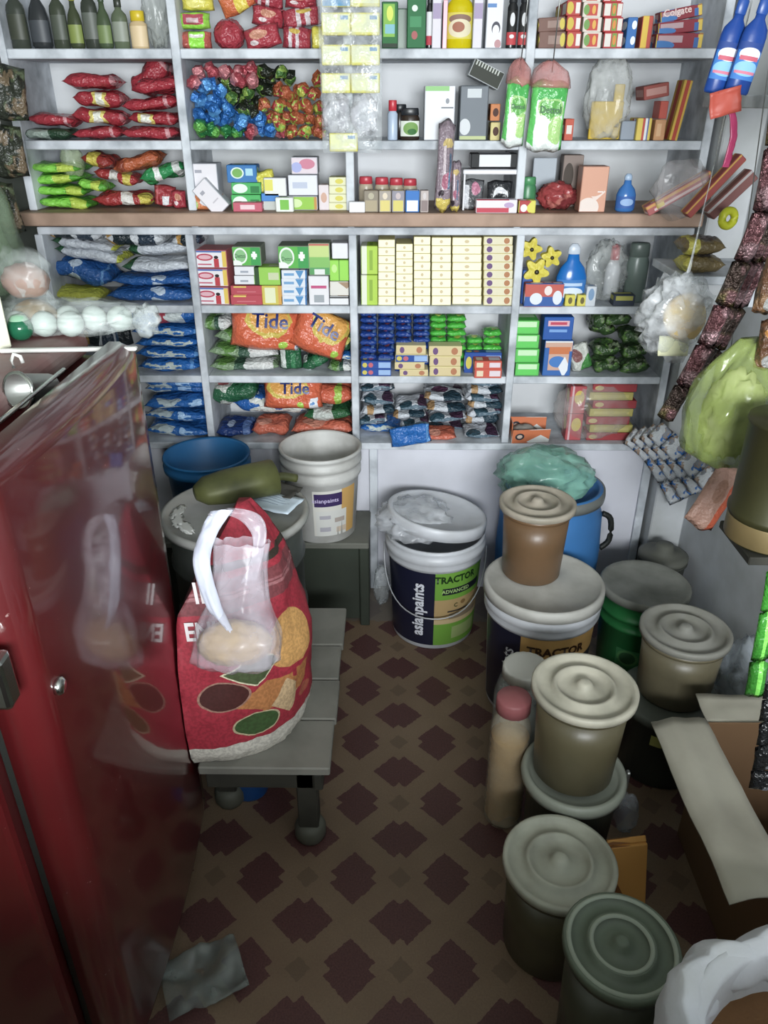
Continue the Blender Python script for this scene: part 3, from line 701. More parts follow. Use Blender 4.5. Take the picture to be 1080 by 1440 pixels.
m_lab = pmat('pail_label', '#d2d0c8', [('r', 0.82, 0.5, 0.2, 0.5, '#c79a4c'), ('r', 0.33, 0.8, 0.3, 0.14, '#3b2a5c'), ('r', 0.4, 0.28, 0.35, 0.28, '#cfcfca'), ('r', 0.25, 0.42, 0.12, 0.04, '#a9a6b0'), ('r', 0.58, 0.34, 0.12, 0.05, '#aa9d94'), ('r', 0.25, 0.15, 0.12, 0.05, '#a9a6b0'), ('r', 0.62, 0.12, 0.12, 0.06, '#c9b6a0')], 0.5)
band('paper_label', 0.1, 0.113, 0.2, 0.03, 0.185, R(-100), R(-25), m_lab, pail)
f = on_cyl(0.1, 0.113, 0.2, R(-80), 0.002); f.z = 0.153
lettering('asianpaints', 0.019, mat('lilac_ink', '#cfc4e6', 0.5), pail, (0, 0, 0), (0, 0, 0), 1.0, 0.0002, f)
bb = thing('blue_bucket', 'open blue plastic bucket behind the steel drum', 'bucket', (P(282, 658, Z=0.565).x, 2.11, CZ))
m_blue = mat('blue_plastic', '#2c6fa6', 0.4, dirt='#24547c', dscale=4)
ob('body', lathe('body', [(0, 0), (0.1, 0), (0.105, 0.006), (0.12, 0.22), (0.129, 0.225), (0.13, 0.24), (0.123, 0.244), (0.125, 0.257), (0.13, 0.26), (0.127, 0.266), (0.12, 0.26), (0.102, 0.012), (0, 0.012)], m_blue, 48), bb)
bail(0.13, 0.235, 0.05, m_steel, bb, R(60))
# ------------------------------------------------------------ paint pails and tubs on the right
def paint_pail(name, label, loc, r0, r1, h, ac, split, panel2, seg=56):
    """big paint pail with printed sleeve: dark field and coloured field"""
    t = thing(name, label, 'pail', loc)
    ob('body', lathe('body', [(0, 0), (r0 * 0.97, 0), (r0, 0.006), (r1 - 0.006, h * 0.80), (r1, h * 0.81), (r1 + 0.004, h * 0.84), (r1, h * 0.865), (r1 + 0.005, h * 0.88), (r1 + 0.005, h * 0.93), (r1, h * 0.94),
                                (r1 + 0.003, h * 0.97), (r1 + 0.002, h), (r1 - 0.006, h), (r0 - 0.004, 0.012), (0, 0.012)], mat('white_pail', '#cdd0d6', 0.4, dirt='#9fa0a0', dscale=7, damt=0.5), seg), t)
    z0, z1 = 0.018, h * 0.795
    band('dark_panel', r0, r1 - 0.006, h * 0.8, z0, z1, ac - R(75), ac + split, mat('navy_print', '#1c1e33', 0.35), t)
    band('print_panel', r0, r1 - 0.006, h * 0.8, z0, z1, ac + split, ac + R(80), panel2, t)
    return t
m_green_panel = pmat('green_print', '#6ea828', [('r', 0.5, 0.47, 0.6, 0.17, '#b99a63'), ('r', 0.55, 0.40, 0.3, 0.04, '#8f7d62'), ('r', 0.55, 0.47, 0.33, 0.012, '#4a4038'), ('r', 0.5, 0.33, 0.6, 0.03, '#cdb483'), ('r', 0.6, 0.16, 0.28, 0.085, '#9fb56a'), ('e', 0.5, 0.57, 0.05, 0.03, '#8a6a3a'), ('r', 0.5, 0.75, 0.38, 0.045, '#20252c')], 0.35)
p1 = P(613, 745, Z=0.36); A1 = R(-94)
pp = paint_pail('paint_pail', 'white paint pail with navy and green sleeve and its lid ajar', (p1.x, 2.04, 0), 0.128, 0.148, 0.36, A1, R(2), m_green_panel)
m_wink = mat('white_ink_b', '#e6e8f0', 0.5); m_dink = mat('dark_green_ink', '#1d3a14', 0.5)
f = on_cyl(0.128, 0.142, 0.288, A1, 0.0025, True); f.x = -0.045; f.z = 0.150
lettering('asianpaints', 0.052, m_wink, pp, (0, 0, 0), (0, 0, 0), 0.86, 0.0016, f)
f = on_cyl(0.128, 0.142, 0.288, A1, 0.0025); f.x = 0.072; f.z = 0.262
lettering('TRACTOR', 0.033, m_dink, pp, (0, 0, 0), (0, 0, 0), 0.9, 0.0012, f)
f = on_cyl(0.128, 0.142, 0.288, A1, 0.0025); f.x = 0.072; f.z = 0.220
lettering('ADVANCED', 0.018, mat('lime_ink', '#b5d68a', 0.5), pp, (0, 0, 0), (0, 0, 0), 0.95, 0.0003, f)
f = on_cyl(0.128, 0.142, 0.288, A1, 0.0025); f.x = 0.072; f.z = 0.166
lettering('C', 0.02, m_dink, pp, (0, 0, 0), (0, 0, 0), 0.95, 0.0003, f)
bail(0.15, 0.31, 0.17, mat('bail_wire', '#b9bcc0', 0.4, 0.5), pp, A1, 0.0022, 1.04)
ob('lid', lathe('lid', [(0.146, -0.036), (0.152, -0.035), (0.151, -0.004), (0.147, 0.0), (0.138, -0.001), (0.134, -0.006), (0.06, -0.005), (0, -0.005)], MATS['white_pail'], 48), pp, (0.004, 0.0, 0.425), (R(-4), R(9), 0))
ob('plastic_cover', crumple('plastic_cover', 0.25, 0.26, 0.095, film('pail_cover_film', '#dfe2e8', 0.3, 0.75, 12), 11, 0.3, 4), pp, (-0.065, -0.02, 0.36))

p2 = P(765, 818, Z=0.383); A2 = R(-102)
m_yel_panel = pmat('yellow_print', '#c0944a', [('r', 0.62, 0.3, 0.5, 0.32, '#8a5a34'), ('r', 0.95, 0.6, 0.2, 0.14, '#2a2a30'), ('r', 0.4, 0.2, 0.3, 0.1, '#5c4630')], 0.4)
pq = paint_pail('paint_pail', 'dusty white paint pail with navy and yellow sleeve under a brown tub', (p2.x, p2.y, 0), 0.13, 0.149, 0.375, A2, R(-18), m_yel_panel)
f = on_cyl(0.13, 0.143, 0.3, A2, 0.0025, True); f.x = -0.077; f.z = 0.155
lettering('asianpaints', 0.05, m_wink, pq, (0, 0, 0), (0, 0, 0), 0.86, 0.0006, f)
f = on_cyl(0.13, 0.143, 0.3, A2, 0.0025); f.x = 0.052; f.z = 0.258
lettering('TRACTOR', 0.036, mat('dark_brown_ink', '#3a2414', 0.5), pq, (0, 0, 0), (0, 0, 0), 0.95, 0.0014, f)
ob('lid', lathe('lid', [(0.15, -0.03), (0.158, -0.028), (0.158, -0.002), (0.153, 0.003), (0.146, 0.002), (0.143, -0.003), (0.05, -0.002), (0.045, 0.0), (0, 0.0)], mat('dusty_lid', '#bdbcb6', 0.6, dirt='#8f8d86', dscale=9, damt=0.6), 48), pq, (0, 0, 0.386))

LIDM = {}
def tub(name, label, loc, r0, r1, h, body, lidcol, lid_r=None, ring=0.0, ridges=0, dirt='#6b6a5c', group=None, fill=None, tilt=0):
    t = thing(name, label, 'tub', loc, (0, 0, random.uniform(0, 6)))
    bm_ = mat('tub_' + body, body, 0.38, dirt='#3a382c', dscale=7, damt=0.45)
    prof = [(0, 0), (r0 * 0.95, 0), (r0, 0.005), (r0 + (r1 - r0) * 0.5, h * 0.5), (r1, h - 0.012), (r1 * 0.985, h - 0.013), (0, h - 0.013)]
    ob('body', lathe('body', prof, bm_, 48, ridges=ridges, ramp_=ring), t)
    lr = lid_r or r1 * 1.12
    ob('lid', lathe('lid', lid_prof(lr), mat('lid_' + lidcol, lidcol, 0.5, dirt=dirt, dscale=10, damt=0.5), 48), t, (0, 0, h), (R(tilt), 0, 0))
    ob('collar', lathe('collar', [(r1 * 0.98, h - 0.03), (r1 * 1.05, h - 0.028), (r1 * 1.05, h - 0.02), (r1 * 0.98, h - 0.018)], bm_, 40), t)
    return t
tp = P(757, 704, Z=0.604)
tub('brown_tub', 'brown translucent tub with a beige lid on the large paint pail', (tp.x, tp.y + 0.005, 0.3875), 0.076, 0.086, 0.213, '#6d543c', '#a79e90', 0.098)
a_ = P(818, 966, Z=0.478)
tub('olive_tub', 'olive translucent tub with a cream lid stacked beside the ribbed jar', (a_.x + 0.008, a_.y + 0.006, 0.252), 0.082, 0.092, 0.226, '#5b5540', '#b8b4a4', 0.105)
ab = thing('dark_tub', 'dark low tub with an upturned rim lid carrying the olive tub', 'tub', (a_.x + 0.012, a_.y + 0.004, 0))
ob('body', lathe('body', wall_prof(0.088, 0.097, 0.235, 0.004, 0.003, inner=False) + [(0, 0.235)], mat('dark_tub', '#34382f', 0.45), 44), ab)
ob('lid', lathe('lid', [(0.096, 0.218), (0.108, 0.222), (0.111, 0.236), (0.108, 0.249), (0.100, 0.251), (0.094, 0.243), (0.09, 0.239), (0, 0.24)], mat('grey_green_lid', '#8f9488', 0.45), 44), ab)
ob('clip', box_mesh('clip', 0.008, 0.012, 0.05, m_steel, 0.002), ab, (0.112, -0.01, 0.205))
c_ = P(785, 1206, Z=0.245)
tub('olive_tub', 'short olive tub with a cream lid standing before the ribbed jar', (c_.x + 0.004, c_.y, 0), 0.09, 0.097, 0.24, '#4f4a36', '#a9ab9c', 0.107)
d_ = P(876, 1332, Z=0.335)
tub('green_lid_tub', 'dark tub with a grey-green ringed lid beside the white sack', (d_.x, d_.y + 0.006, 0), 0.073, 0.082, 0.335, '#3f4134', '#5f6a5a', 0.091, dirt='#454f42')
for rr_ in (0.047, 0.082):
    ob('ring', lathe('ring', [(rr_ - 0.004, 0.3345), (rr_ - 0.002, 0.3375), (rr_ + 0.002, 0.3375), (rr_ + 0.004, 0.3345)], mat('pale_ring', '#8e9788', 0.5), 48), bpy.data.objects['green_lid_tub'])
g_ = P(965, 882, Z=0.406)
tub('grey_tub', 'grey-brown tub with a flat grey lid beside the green bucket', (g_.x, g_.y, 0.217), 0.086, 0.095, 0.187, '#6f6853', '#8e8d86', 0.105)
lw = thing('dark_canister', 'dark canister underneath the grey-brown tub', 'canister', (g_.x - 0.01, g_.y - 0.015, 0))
ob('body', lathe('body', wall_prof(0.108, 0.112, 0.205, inner=False) + [(0, 0.205)], mat('black_green', '#2c3129', 0.4), 40), lw)
ob('lid', lathe('lid', [(0.112, 0.19), (0.121, 0.192), (0.121, 0.21), (0.115, 0.214), (0, 0.214)], mat('dark_lid', '#4d524a', 0.45), 40), lw)
ob('badge', lathe('badge', [(0.1, 0.0), (0.1, 0.03)], mat('olive_badge', '#8a8a4a', 0.5), 10, a0=R(-125), a1=R(-105)), lw, (0, 0, 0.14), scale=(1.16, 1.16, 1))
gq = P(908, 818, Z=0.315)
gb_ = thing('green_bucket', 'green plastic bucket with a dusty grey lid beside the pilaster', 'bucket', (gq.x, gq.y, 0))
m_gr = mat('green_bucket', '#2f7a44', 0.4, dirt='#1f4a2a', dscale=5, damt=0.6)
ob('body', lathe('body', wall_prof(0.1, 0.117, 0.305, 0.004, 0.003, bands=((0.21, 0.005), (0.245, 0.005)), inner=False) + [(0, 0.305)], m_gr, 48), gb_)
ob('lid', lathe('lid', [(0.117, -0.02), (0.124, -0.018), (0.124, 0), (0.118, 0.004), (0.108, -0.002), (0.05, -0.004), (0, -0.004)], mat('dust_lid', '#85867f', 0.75, dirt='#5d5f57', dscale=12, damt=0.6), 48), gb_, (0, 0, 0.31))
ob('emblem', lathe('emblem', [(0.1065, 0.09), (0.111, 0.15)], pmat('emblem_green', '#2f7a44', [('e', 0.5, 0.5, 0.45, 0.45, '#4a8a4a'), ('e', 0.5, 0.5, 0.34, 0.34, '#2a5a34')], 0.4), 12, a0=R(-135), a1=R(-100)), gb_)
k_ = P(985, 808, Z=0.27)
kc = thing('dark_tin', 'small dark tin with a knobbed lid behind the green bucket', 'tin', (0.855, 2.08, 0))
ob('body', lathe('body', wall_prof(0.066, 0.07, 0.24, inner=False) + [(0, 0.24)], mat('dark_tin', '#4c4f48', 0.5), 32), kc)
ob('lid', lathe('lid', [(0.07, 0.232), (0.076, 0.234), (0.076, 0.25), (0.06, 0.258), (0.03, 0.262), (0.026, 0.285), (0, 0.287)], mat('dark_tin_lid', '#5d5e56', 0.55), 32), kc)
bq = P(780, 682, Z=0.505)
bd = thing('blue_drum', 'blue plastic drum covered with pale green plastic behind the brown tub', 'drum', (bq.x, 2.06, 0))
ob('body', lathe('body', [(0, 0), (0.13, 0), (0.14, 0.01), (0.155, 0.15), (0.157, 0.3), (0.15, 0.42), (0.138, 0.455), (0.138, 0.47), (0.146, 0.473), (0.146, 0.5), (0.138, 0.505), (0.13, 0.5), (0.13, 0.47), (0, 0.46)], mat('drum_blue', '#3f78b4', 0.4, dirt='#345d8c', dscale=4), 48), bd)
ob('clamp_ring', lathe('clamp_ring', [(0.14, 0.468), (0.15, 0.47), (0.152, 0.485), (0.15, 0.5), (0.14, 0.502)], mat('clamp', '#8c8f8c', 0.4, 0.5), 48), bd)
ob('handle', tube('handle', bez([(0.148, -0.03, 0.42), (0.175, -0.03, 0.40), (0.18, -0.03, 0.33), (0.155, -0.03, 0.30)], 12), 0.009, m_black), bd)
ob('plastic_cover', crumple('plastic_cover', 0.30, 0.26, 0.15, film('green_cover_film', '#8fc4b2', 0.35, 0.75, 9), 21, 0.28, 4), bd, (-0.035, -0.02, 0.475))
# jars
m_glass = film('jar_glass', '#cfd6d4', 0.22, 0.5, 6, 0.1)
j1 = P(740, 936, Z=0.315)
jr = thing('glass_jar', 'clear jar with a white screw lid beside the navy pail', 'jar', (j1.x, j1.y, 0))
ob('body', lathe('body', [(0, 0), (0.06, 0), (0.066, 0.01), (0.066, 0.1), (0.07, 0.13), (0.07, 0.23), (0.06, 0.27), (0.05, 0.285), (0.05, 0.3), (0.046, 0.3), (0.046, 0.285), (0.06, 0.25), (0.06, 0.01), (0, 0.01)], m_glass, 40), jr)
ob('lid', lathe('lid', [(0.05, 0.284), (0.055, 0.286), (0.055, 0.312), (0.052, 0.316), (0.045, 0.314), (0, 0.313)], mat('jar_lid_white', '#c4c4bc', 0.5), 40, ridges=20, ramp_=0.015), jr)
ob('contents', lathe('contents', [(0, 0.012), (0.055, 0.012), (0.055, 0.16), (0.03, 0.17), (0, 0.17)], mat('grey_contents', '#a3a6a0', 0.8, bmp=0.5), 24), jr)
j2 = P(728, 985, Z=0.365)
jr2 = thing('ribbed_jar', 'ribbed clear jar of tan pulses with a pink lid', 'jar', (j2.x - 0.006, j2.y + 0.01, 0))
rp = [(0, 0.002)] + [(0.043 + 0.0022 * (k % 2), 0.002 + 0.012 * k) for k in range(24)] + [(0.04, 0.3), (0.032, 0.325), (0.032, 0.34)]
ob('body', lathe('body', rp, film('ribbed_plastic', '#d6cdb8', 0.25, 0.5, 6, 0.12), 36), jr2)
ob('contents', lathe('contents', [(0, 0.004)] + [(0.038 + 0.004 * (k % 2), 0.006 + 0.012 * k) for k in range(22)] + [(0, 0.27)], mat('tan_pulses', '#a8854f', 0.8, bmp=0.8, bscale=120), 30), jr2)
ob('lid', lathe('lid', [(0.034, 0.33), (0.038, 0.332), (0.038, 0.362), (0.035, 0.367), (0, 0.367)], mat('pink_lid', '#94585a', 0.55), 32, ridges=18, ramp_=0.012), jr2)
pb = P(539, 830, Z=0.05)
ob('plastic_bag', crumple('plastic_bag', 0.06, 0.07, 0.16, film('clear_film_b', '#dde2e4', 0.15, 0.5, 16), 31, 0.35, 4), None, (pb.x - 0.005, 2.16, 0.001), (0, 0, 0), 'small clear plastic bag standing between crate and green pail', 'bag')
# orange card, cardboard box, white sack, clear bags
oc = P(888, 1215, Z=0.1)
m_or = pmat('orange_card', '#dc9c3c', [('d', 0.15, 0.1, 0.45, 0.5, '#8f5a28')], 0.5)
cd = thing('orange_packet', 'flat orange packet leaning behind the two cream-lid tubs', 'packet', (0.492, 1.03, 0.0), (0, 0, R(8)))
ob('sleeve', box_mesh('sleeve', 0.085, 0.012, 0.165, [m_or, m_or], 0.003, 2), cd, (0, 0, 0.003), (R(-16), 0, 0))
ob('flap', box_mesh('flap', 0.083, 0.005, 0.012, m_or, 0.001), cd, (0, 0.047, 0.162), (R(-40), 0, 0))
m_card = mat('cardboard_pale', '#aaa698', 0.8, dirt='#8a8578', dscale=7, damt=0.5, bmp=0.1)
m_card_in = mat('cardboard_brown', '#6b5138', 0.85)
cbx = thing('cardboard_box', 'open cardboard box with a long pale flap at the right wall', 'box', (0.79, 1.03, 0))
def cpart2(name, *a, m=m_card_in): 
    return part_box(name, cbx, *a, m, 0.001)
cpart2('wall_panel', 0.668, 0.672, 0.82, 1.235, 0.001, 0.345); cpart2('wall_panel', 0.936, 0.94, 0.82, 1.235, 0.001, 0.345)
cpart2('wall_panel', 0.672, 0.936, 0.82, 0.824, 0.001, 0.345); cpart2('wall_panel', 0.672, 0.936, 1.231, 1.235, 0.001, 0.345)
cpart2('bottom_panel', 0.672, 0.936, 0.824, 1.231, 0.001, 0.005)
o = ob('flap', sheet('flap', 0.115, 0.415, m_card, 8, 16, 0.008, 3, lambda p, u, v: p + Vector((0, 0, 0.010 * math.sin(u * 3) + 0.004 * math.sin(v * 9))), 0.004), cbx, (0.614 - 0.79, 0.0, 0.343), (0, R(-3), R(1)))
o = ob('flap', sheet('flap', 0.26, 0.085, m_card, 10, 5, 0.006, 9, None, 0.004), cbx, (0.804 - 0.79, 1.276 - 1.03, 0.343), (R(6), 0, 0))
wk = P(1000, 1380, Z=0.5)
sx, sy_ = 0.54, 0.49
ws_ = thing('white_sack', 'white woven sack with rolled rim and brown grain inside', 'sack', (sx, sy_, 0))
m_wsack = mat('woven_white', '#c9ccd2', 0.6, dirt='#a2a39a', dscale=6, damt=0.5, bmp=0.4, bscale=120)
ob('bag', loft('bag', interp([(0.0, 0.17, 0.16, 0, 0, 2.6), (0.1, 0.195, 0.18, 0, 0, 2.4), (0.3, 0.198, 0.185, 0, 0, 2.2), (0.44, 0.19, 0.18, 0, 0, 2.1), (0.50, 0.182, 0.172, 0, 0, 2), (0.49, 0.158, 0.15, 0, 0, 2), (0.40, 0.155, 0.147, 0, 0, 2)], 30), m_wsack, 56, amp=0.04, nf=7, seed=3, closed_top=False), ws_)
cuff = loft('cuff', interp([(0.36, 0.206, 0.196, 0, 0, 2), (0.43, 0.212, 0.202, 0, 0, 2), (0.485, 0.206, 0.196, 0, 0, 2), (0.508, 0.188, 0.178, 0, 0, 2), (0.50, 0.168, 0.158, 0, 0, 2), (0.45, 0.150, 0.142, 0, 0, 2), (0.43, 0.155, 0.148, 0, 0, 2)], 26), m_wsack, 96, amp=0.075, nf=8, seed=8, closed_bottom=False, closed_top=False)
for v in cuff.vertices:
    a = math.atan2(v.co.y, v.co.x); v.co.z += 0.022 * noise.noise((math.cos(a) * 1.7, math.sin(a) * 1.7, 4)) + 0.004 * math.sin(13 * a); k = 1 + 0.012 * math.sin(17 * a + v.co.z * 20); v.co.x *= k; v.co.y *= k
ob('cuff', cuff, ws_)
ob('grain', lathe('grain', [(0.157, 0.405), (0.12, 0.415), (0.06, 0.432), (0, 0.436)], mat('brown_grain', '#6e4d2c', 0.8, bmp=1.0, bscale=160), 40, wob=0.03), ws_)
ob('plastic_bag', crumple('plastic_bag', 0.12, 0.26, 0.36, film('clear_film_c', '#c9d2da', 0.2, 0.6, 10), 35, 0.35, 4), None, (0.885, 1.50, 0.001), (0, 0, 0), 'large clear plastic bag crumpled against the right wall', 'bag')
ob('plastic_bag', crumple('plastic_bag', 0.06, 0.07, 0.12, MATS['clear_film_c'], 37, 0.35, 3), None, (a_.x + 0.165, a_.y + 0.06, 0.24 - 0.239), (0, 0, 0), 'small clear bag tucked behind the olive tub with cream lid', 'bag')
fl = P(290, 1375, Z=0.01)
ob('plastic_scrap', sheet('plastic_scrap', 0.15, 0.12, film('scrap_film', '#8f9894', 0.2, 0.6, 16), 16, 14, 0.02, 5, lambda p, u, v: p + Vector((0, 0, 0.012 + 0.01 * math.sin(u * 6 + v * 3))), 0.001), None, (fl.x - 0.005, fl.y, 0.006), (0, 0, R(25)), 'clear plastic scrap lying on the floor beside the refrigerator', 'scrap')

# ------------------------------------------------------------ things hanging along the right side
HR = thing('hanging_rail', 'thin steel rail high along the right side carrying strips', 'rail', (0.7, 1.6, 0))
def hrp(name, me): 
    o = ob(name, me, HR); o.matrix_parent_inverse = Matrix.Translation(-HR.location); return o
hrp('rod', tube('rod', [(0.70, 0.9, 1.86), (0.70, 2.26, 1.86)], 0.005, m_steel, 8))
hrp('hanger', tube('hanger', [(0.70, 1.0, 1.86), (0.70, 1.0, 2.5)], 0.003, m_steel, 6)); hrp('hanger', tube('hanger', [(0.70, 2.2, 1.86), (0.70, 2.2, 2.5)], 0.003, m_steel, 6))
def sachet_strip(name, label, pts, width, m, mback, n, Y=None, wav=0.012, seed=0, group=None, side=(1, 0.1, 0.1)):
    """hanging strip made of separate little sachets, each a part"""
    t = thing(name, label, 'sachet strip', pts[-1])
    C = bez(pts, n); 
    for i in range(n):
        a, b = C[i], C[i + 1]; d = (b - a); L = d.length
        me = pillow('sachet', width, L * 1.02, 0.014, (m if i % 3 else mback), seed + i, 8, 6, 0.5, 0.08)
        o = ob('sachet', me, t); o.location = (a + b) / 2 - Vector(pts[-1])
        ya = (-d).normalized(); za = Vector((random.uniform(-0.35, 0.15), -1, 0.25)); za = (za - ya * za.dot(ya)).normalized(); xa = ya.cross(za)
        o.rotation_mode = 'QUATERNION'; o.rotation_quaternion = Matrix((xa, ya, za)).transposed().to_quaternion()
    return t
m_foilp = pmat('pink_foil', '#6e464a', [], 0.2, 0.8, 60, ['#433432', '#b08a90'], 0.65, (0.48, 0.6), 16)
m_foilb = pmat('brown_foil', '#4a3c36', [], 0.2, 0.8, 60, ['#6e6434', '#8c6468'], 0.65, (0.5, 0.6), 16)
for k, (off, l) in enumerate(((0, 'front'), (0.03, 'back'), (0.055, 'rear'))):
    pts = [P(1100 + 14 * k, 120, Y=1.50 + off), P(1078 + 10 * k, 280, Y=1.50 + off), P(1030 + 12 * k, 400, Y=1.53 + off), P(985 + 8 * k, 500, Y=1.55 + off), P(934 + 22 * k, 590 - 35 * k, Y=1.56 + off)]
    sachet_strip('sachet_strip', ['pink and brown foil sachet strip hanging in front of the white bag', 'brown foil sachet strip hanging close behind the pink one', 'rearmost brown foil sachet strip of the hanging bunch'][k], pts, 0.036, [m_foilp, m_foilb, m_foilb][k], [m_foilb, m_foilp, m_foilp][k], 7, seed=60 + 20 * k, side=(1, 0, 0))
m_bsach = pmat('blue_white_sachet', '#c9cdd2', [], 0.4, 0.5, 50, ['#2f74c0', '#a58c78', '#8b8f98'], 0, (0.52, 0.55), 30)
for k in range(4):
    pts = [P(884 + 12 * k, 612 - 3 * k, Y=2.225 - 0.03 * k), P(918 + 14 * k, 640, Y=2.19 - 0.04 * k), P(955 + 16 * k, 705 - 8 * k, Y=2.15 - 0.05 * k)]
    sachet_strip('sachet_strip', ['blue and white sachet strip nearest the pilaster', 'blue and white sachet strip second from the pilaster', 'blue and white sachet strip third from the pilaster', 'blue and white sachet strip nearest the orange pouch'][k], pts, 0.062, m_bsach, m_bsach, 4, seed=100 + 9 * k, group='blue and white sachet strips')
def face_pouch(name, label, cat, px0, py0, px1, py1, Y, t, m, roll=0, yaw=0, pitch=0, seed=0, group=None, parent=None, **kw):
    a, b = P(px0, py1, Y=Y), P(px1, py0, Y=Y); w, h = b.x - a.x, b.z - a.z
    me = pillow(name, w, h, t, m, seed, **kw)
    return ob(name, me, parent, ((a.x + b.x) / 2, Y, (a.z + b.z) / 2), (math.pi / 2 + R(pitch), R(roll), R(yaw)), label, cat, group)
m_opk = pmat('orange_pouch', '#b58a78', [('r', 0.85, 0.5, 0.16, 0.5, '#c4542c'), ('e', 0.4, 0.6, 0.2, 0.2, '#a0745e')], 0.4, 0.5, 40)
opz = face_pouch('orange_pouch', 'orange and beige pouch hanging below the green bag', 'pouch', 972, 655, 1040, 742, 1.72, 0.03, m_opk, 30, 0, -15, 3)
q = P(1005, 660, Y=1.72); ob('string', tube('string', [(0, 0, 0), (0.70 - q.x, 0, 1.86 - q.z)], 0.0012, m_steel, 5), opz, q).matrix_parent_inverse = Matrix.LocRotScale(opz.location, opz.rotation_euler, None).inverted()
# green translucent bag
gbx = P(1015, 650, Y=1.45)
gbag = thing('green_bag', 'translucent green carrier bag hanging on the right side', 'bag', (gbx.x, 1.45, gbx.z))
hh = P(1015, 478, Y=1.45).z - gbx.z
m_gfilm = film('green_film', '#8f9f58', 0.35, 0.75, 14)
ob('film', loft('film', interp([(0.0, 0.04, 0.03, 0.01, 0, 2.2), (0.025, 0.075, 0.055, 0, 0, 2.4), (hh * 0.45, 0.092, 0.07, 0.002, 0, 2.3), (hh * 0.75, 0.078, 0.05, 0.012, 0, 2), (hh, 0.05, 0.02, 0.03, 0, 2)], 24), m_gfilm, 56, amp=0.22, nf=11, seed=12), gbag)
ob('contents', crumple('contents', 0.13, 0.09, hh * 0.75, mat('pale_yellow_packs', '#b9bf8a', 0.6), 6, 0.3, 4), gbag, (0, 0, 0.012))
ob('handle', ribbon('handle', [(0.03, 0, hh - 0.01), (0.06, 0, hh + 0.06), (0.10, 0.0, hh + 0.14)], [0.05, 0.03, 0.02], m_gfilm, (1, 0, 0.3), 0.003, 16, 0.008, 4), gbag)
# white plastic bag with yellow bread
wbx = P(940, 505, Y=1.78)
wbag = thing('clear_bread_bag', 'clear plastic bag holding a yellowish flatbread, hanging before the leafy pouches', 'bag', (wbx.x, 1.78, wbx.z))
ob('film', crumple('film', 0.185, 0.11, 0.21, film('bread_film', '#e9ecef', 0.14, 0.62, 22), 44, 0.4, 4), wbag)
ob('flatbread', lathe('flatbread', [(0, -0.012), (0.045, -0.01), (0.052, 0), (0.045, 0.01), (0, 0.012)], mat('bread', '#cdb784', 0.7, dirt='#b58f50', dscale=20), 28, wob=0.1), wbag, (0.012, -0.025, 0.105), (R(70), R(12), 0))
ob('paper_slip', sheet('paper_slip', 0.07, 0.045, mat('pale_paper', '#d7d8b4', 0.6), 8, 6, 0.006, 4), wbag, (-0.005, -0.03, 0.04), (R(75), 0, 0))
ob('tie', ribbon('tie', [(0.0, 0, 0.19), (0.012, 0, 0.23), (0.70 - wbx.x, 0, 1.86 - wbx.z)], [0.05, 0.004, 0.0015], MATS['bread_film'], (1, 0, 0), 0.003, 14, 0.008, 8), wbag)
# brown packets, dark tin and others at the right edge
m_brn = pmat('brown_packet', '#5a3a22', [('e', 0.5, 0.75, 0.35, 0.12, '#a8702c'), ('e', 0.5, 0.2, 0.3, 0.1, '#8f8f8c')], 0.3, 0.9, 40, ['#7a5a38', '#33241a'])
face_pouch('brown_packet', 'brown and orange snack packet at the right edge, upper one', 'packet', 1058, 352, 1110, 442, 1.42, 0.03, m_brn, 4, 0, 0, 5)
face_pouch('brown_packet', 'brown and orange snack packet at the right edge, lower one', 'packet', 1056, 446, 1108, 520, 1.42, 0.03, m_brn, -3, 0, 0, 8)
dk = P(1092, 772, Y=1.2)
dt = thing('olive_tin', 'large dark olive tin on a bracket board at the right edge', 'tin', (dk.x, 1.24, dk.z))
dh = P(1092, 590, Y=1.24).z - dk.z
m_otin = mat('olive_tin_paint', '#38371f', 0.45, 0.3, dirt='#23241a', dscale=6)
ob('body', lathe('body', [(0, 0), (0.07, 0), (0.076, 0.005), (0.076, 0.05), (0.080, 0.054), (0.080, 0.062), (0.076, 0.066), (0.076, dh - 0.01), (0.08, dh - 0.006), (0.078, dh), (0, dh)], m_otin, 40), dt)
ob('base_band', lathe('base_band', [(0.0765, 0.006), (0.0772, 0.008), (0.0772, 0.045), (0.0765, 0.048)], mat('brass_band', '#7a6a48', 0.5, 0.3), 40), dt)
bs = thing('bracket_board', 'small dark board on the right wall under the olive tin', 'shelf', (0.85, 1.24, 0))
part_box('board', bs, dk.x - 0.06, XR, 1.17, 1.31, dk.z - 0.017, dk.z - 0.001, m_dkwood)
part_box('bracket', bs, XR - 0.02, XR, 1.23, 1.25, dk.z - 0.12, dk.z - 0.017, m_dkwood)
m_gs = pmat('green_gloss_sachet', '#2f8a1c', [('r', 0.5, 0.5, 0.12, 0.6, '#7be04a')], 0.18, 0.5, 40)
pts = [P(1092, 800, Y=1.0), P(1082, 860, Y=1.0), P(1068, 930, Y=1.0), P(1060, 980, Y=1.0)]
sachet_strip('sachet_strip', 'bright green glossy sachet strip at the right edge', pts, 0.03, m_gs, m_gs, 3, seed=140)
m_bs = pmat('black_gloss_sachet', '#17181a', [], 0.15, 0.6, 50, ['#6a6c72'], 0, (0.6, 0.64), 40)
pts = [P(1092, 960, Y=0.86), P(1080, 1030, Y=0.86), P(1068, 1110, Y=0.86)]
sachet_strip('sachet_strip', 'black glossy sachet strip hanging over the cardboard box', pts, 0.032, m_bs, m_bs, 5, seed=150)
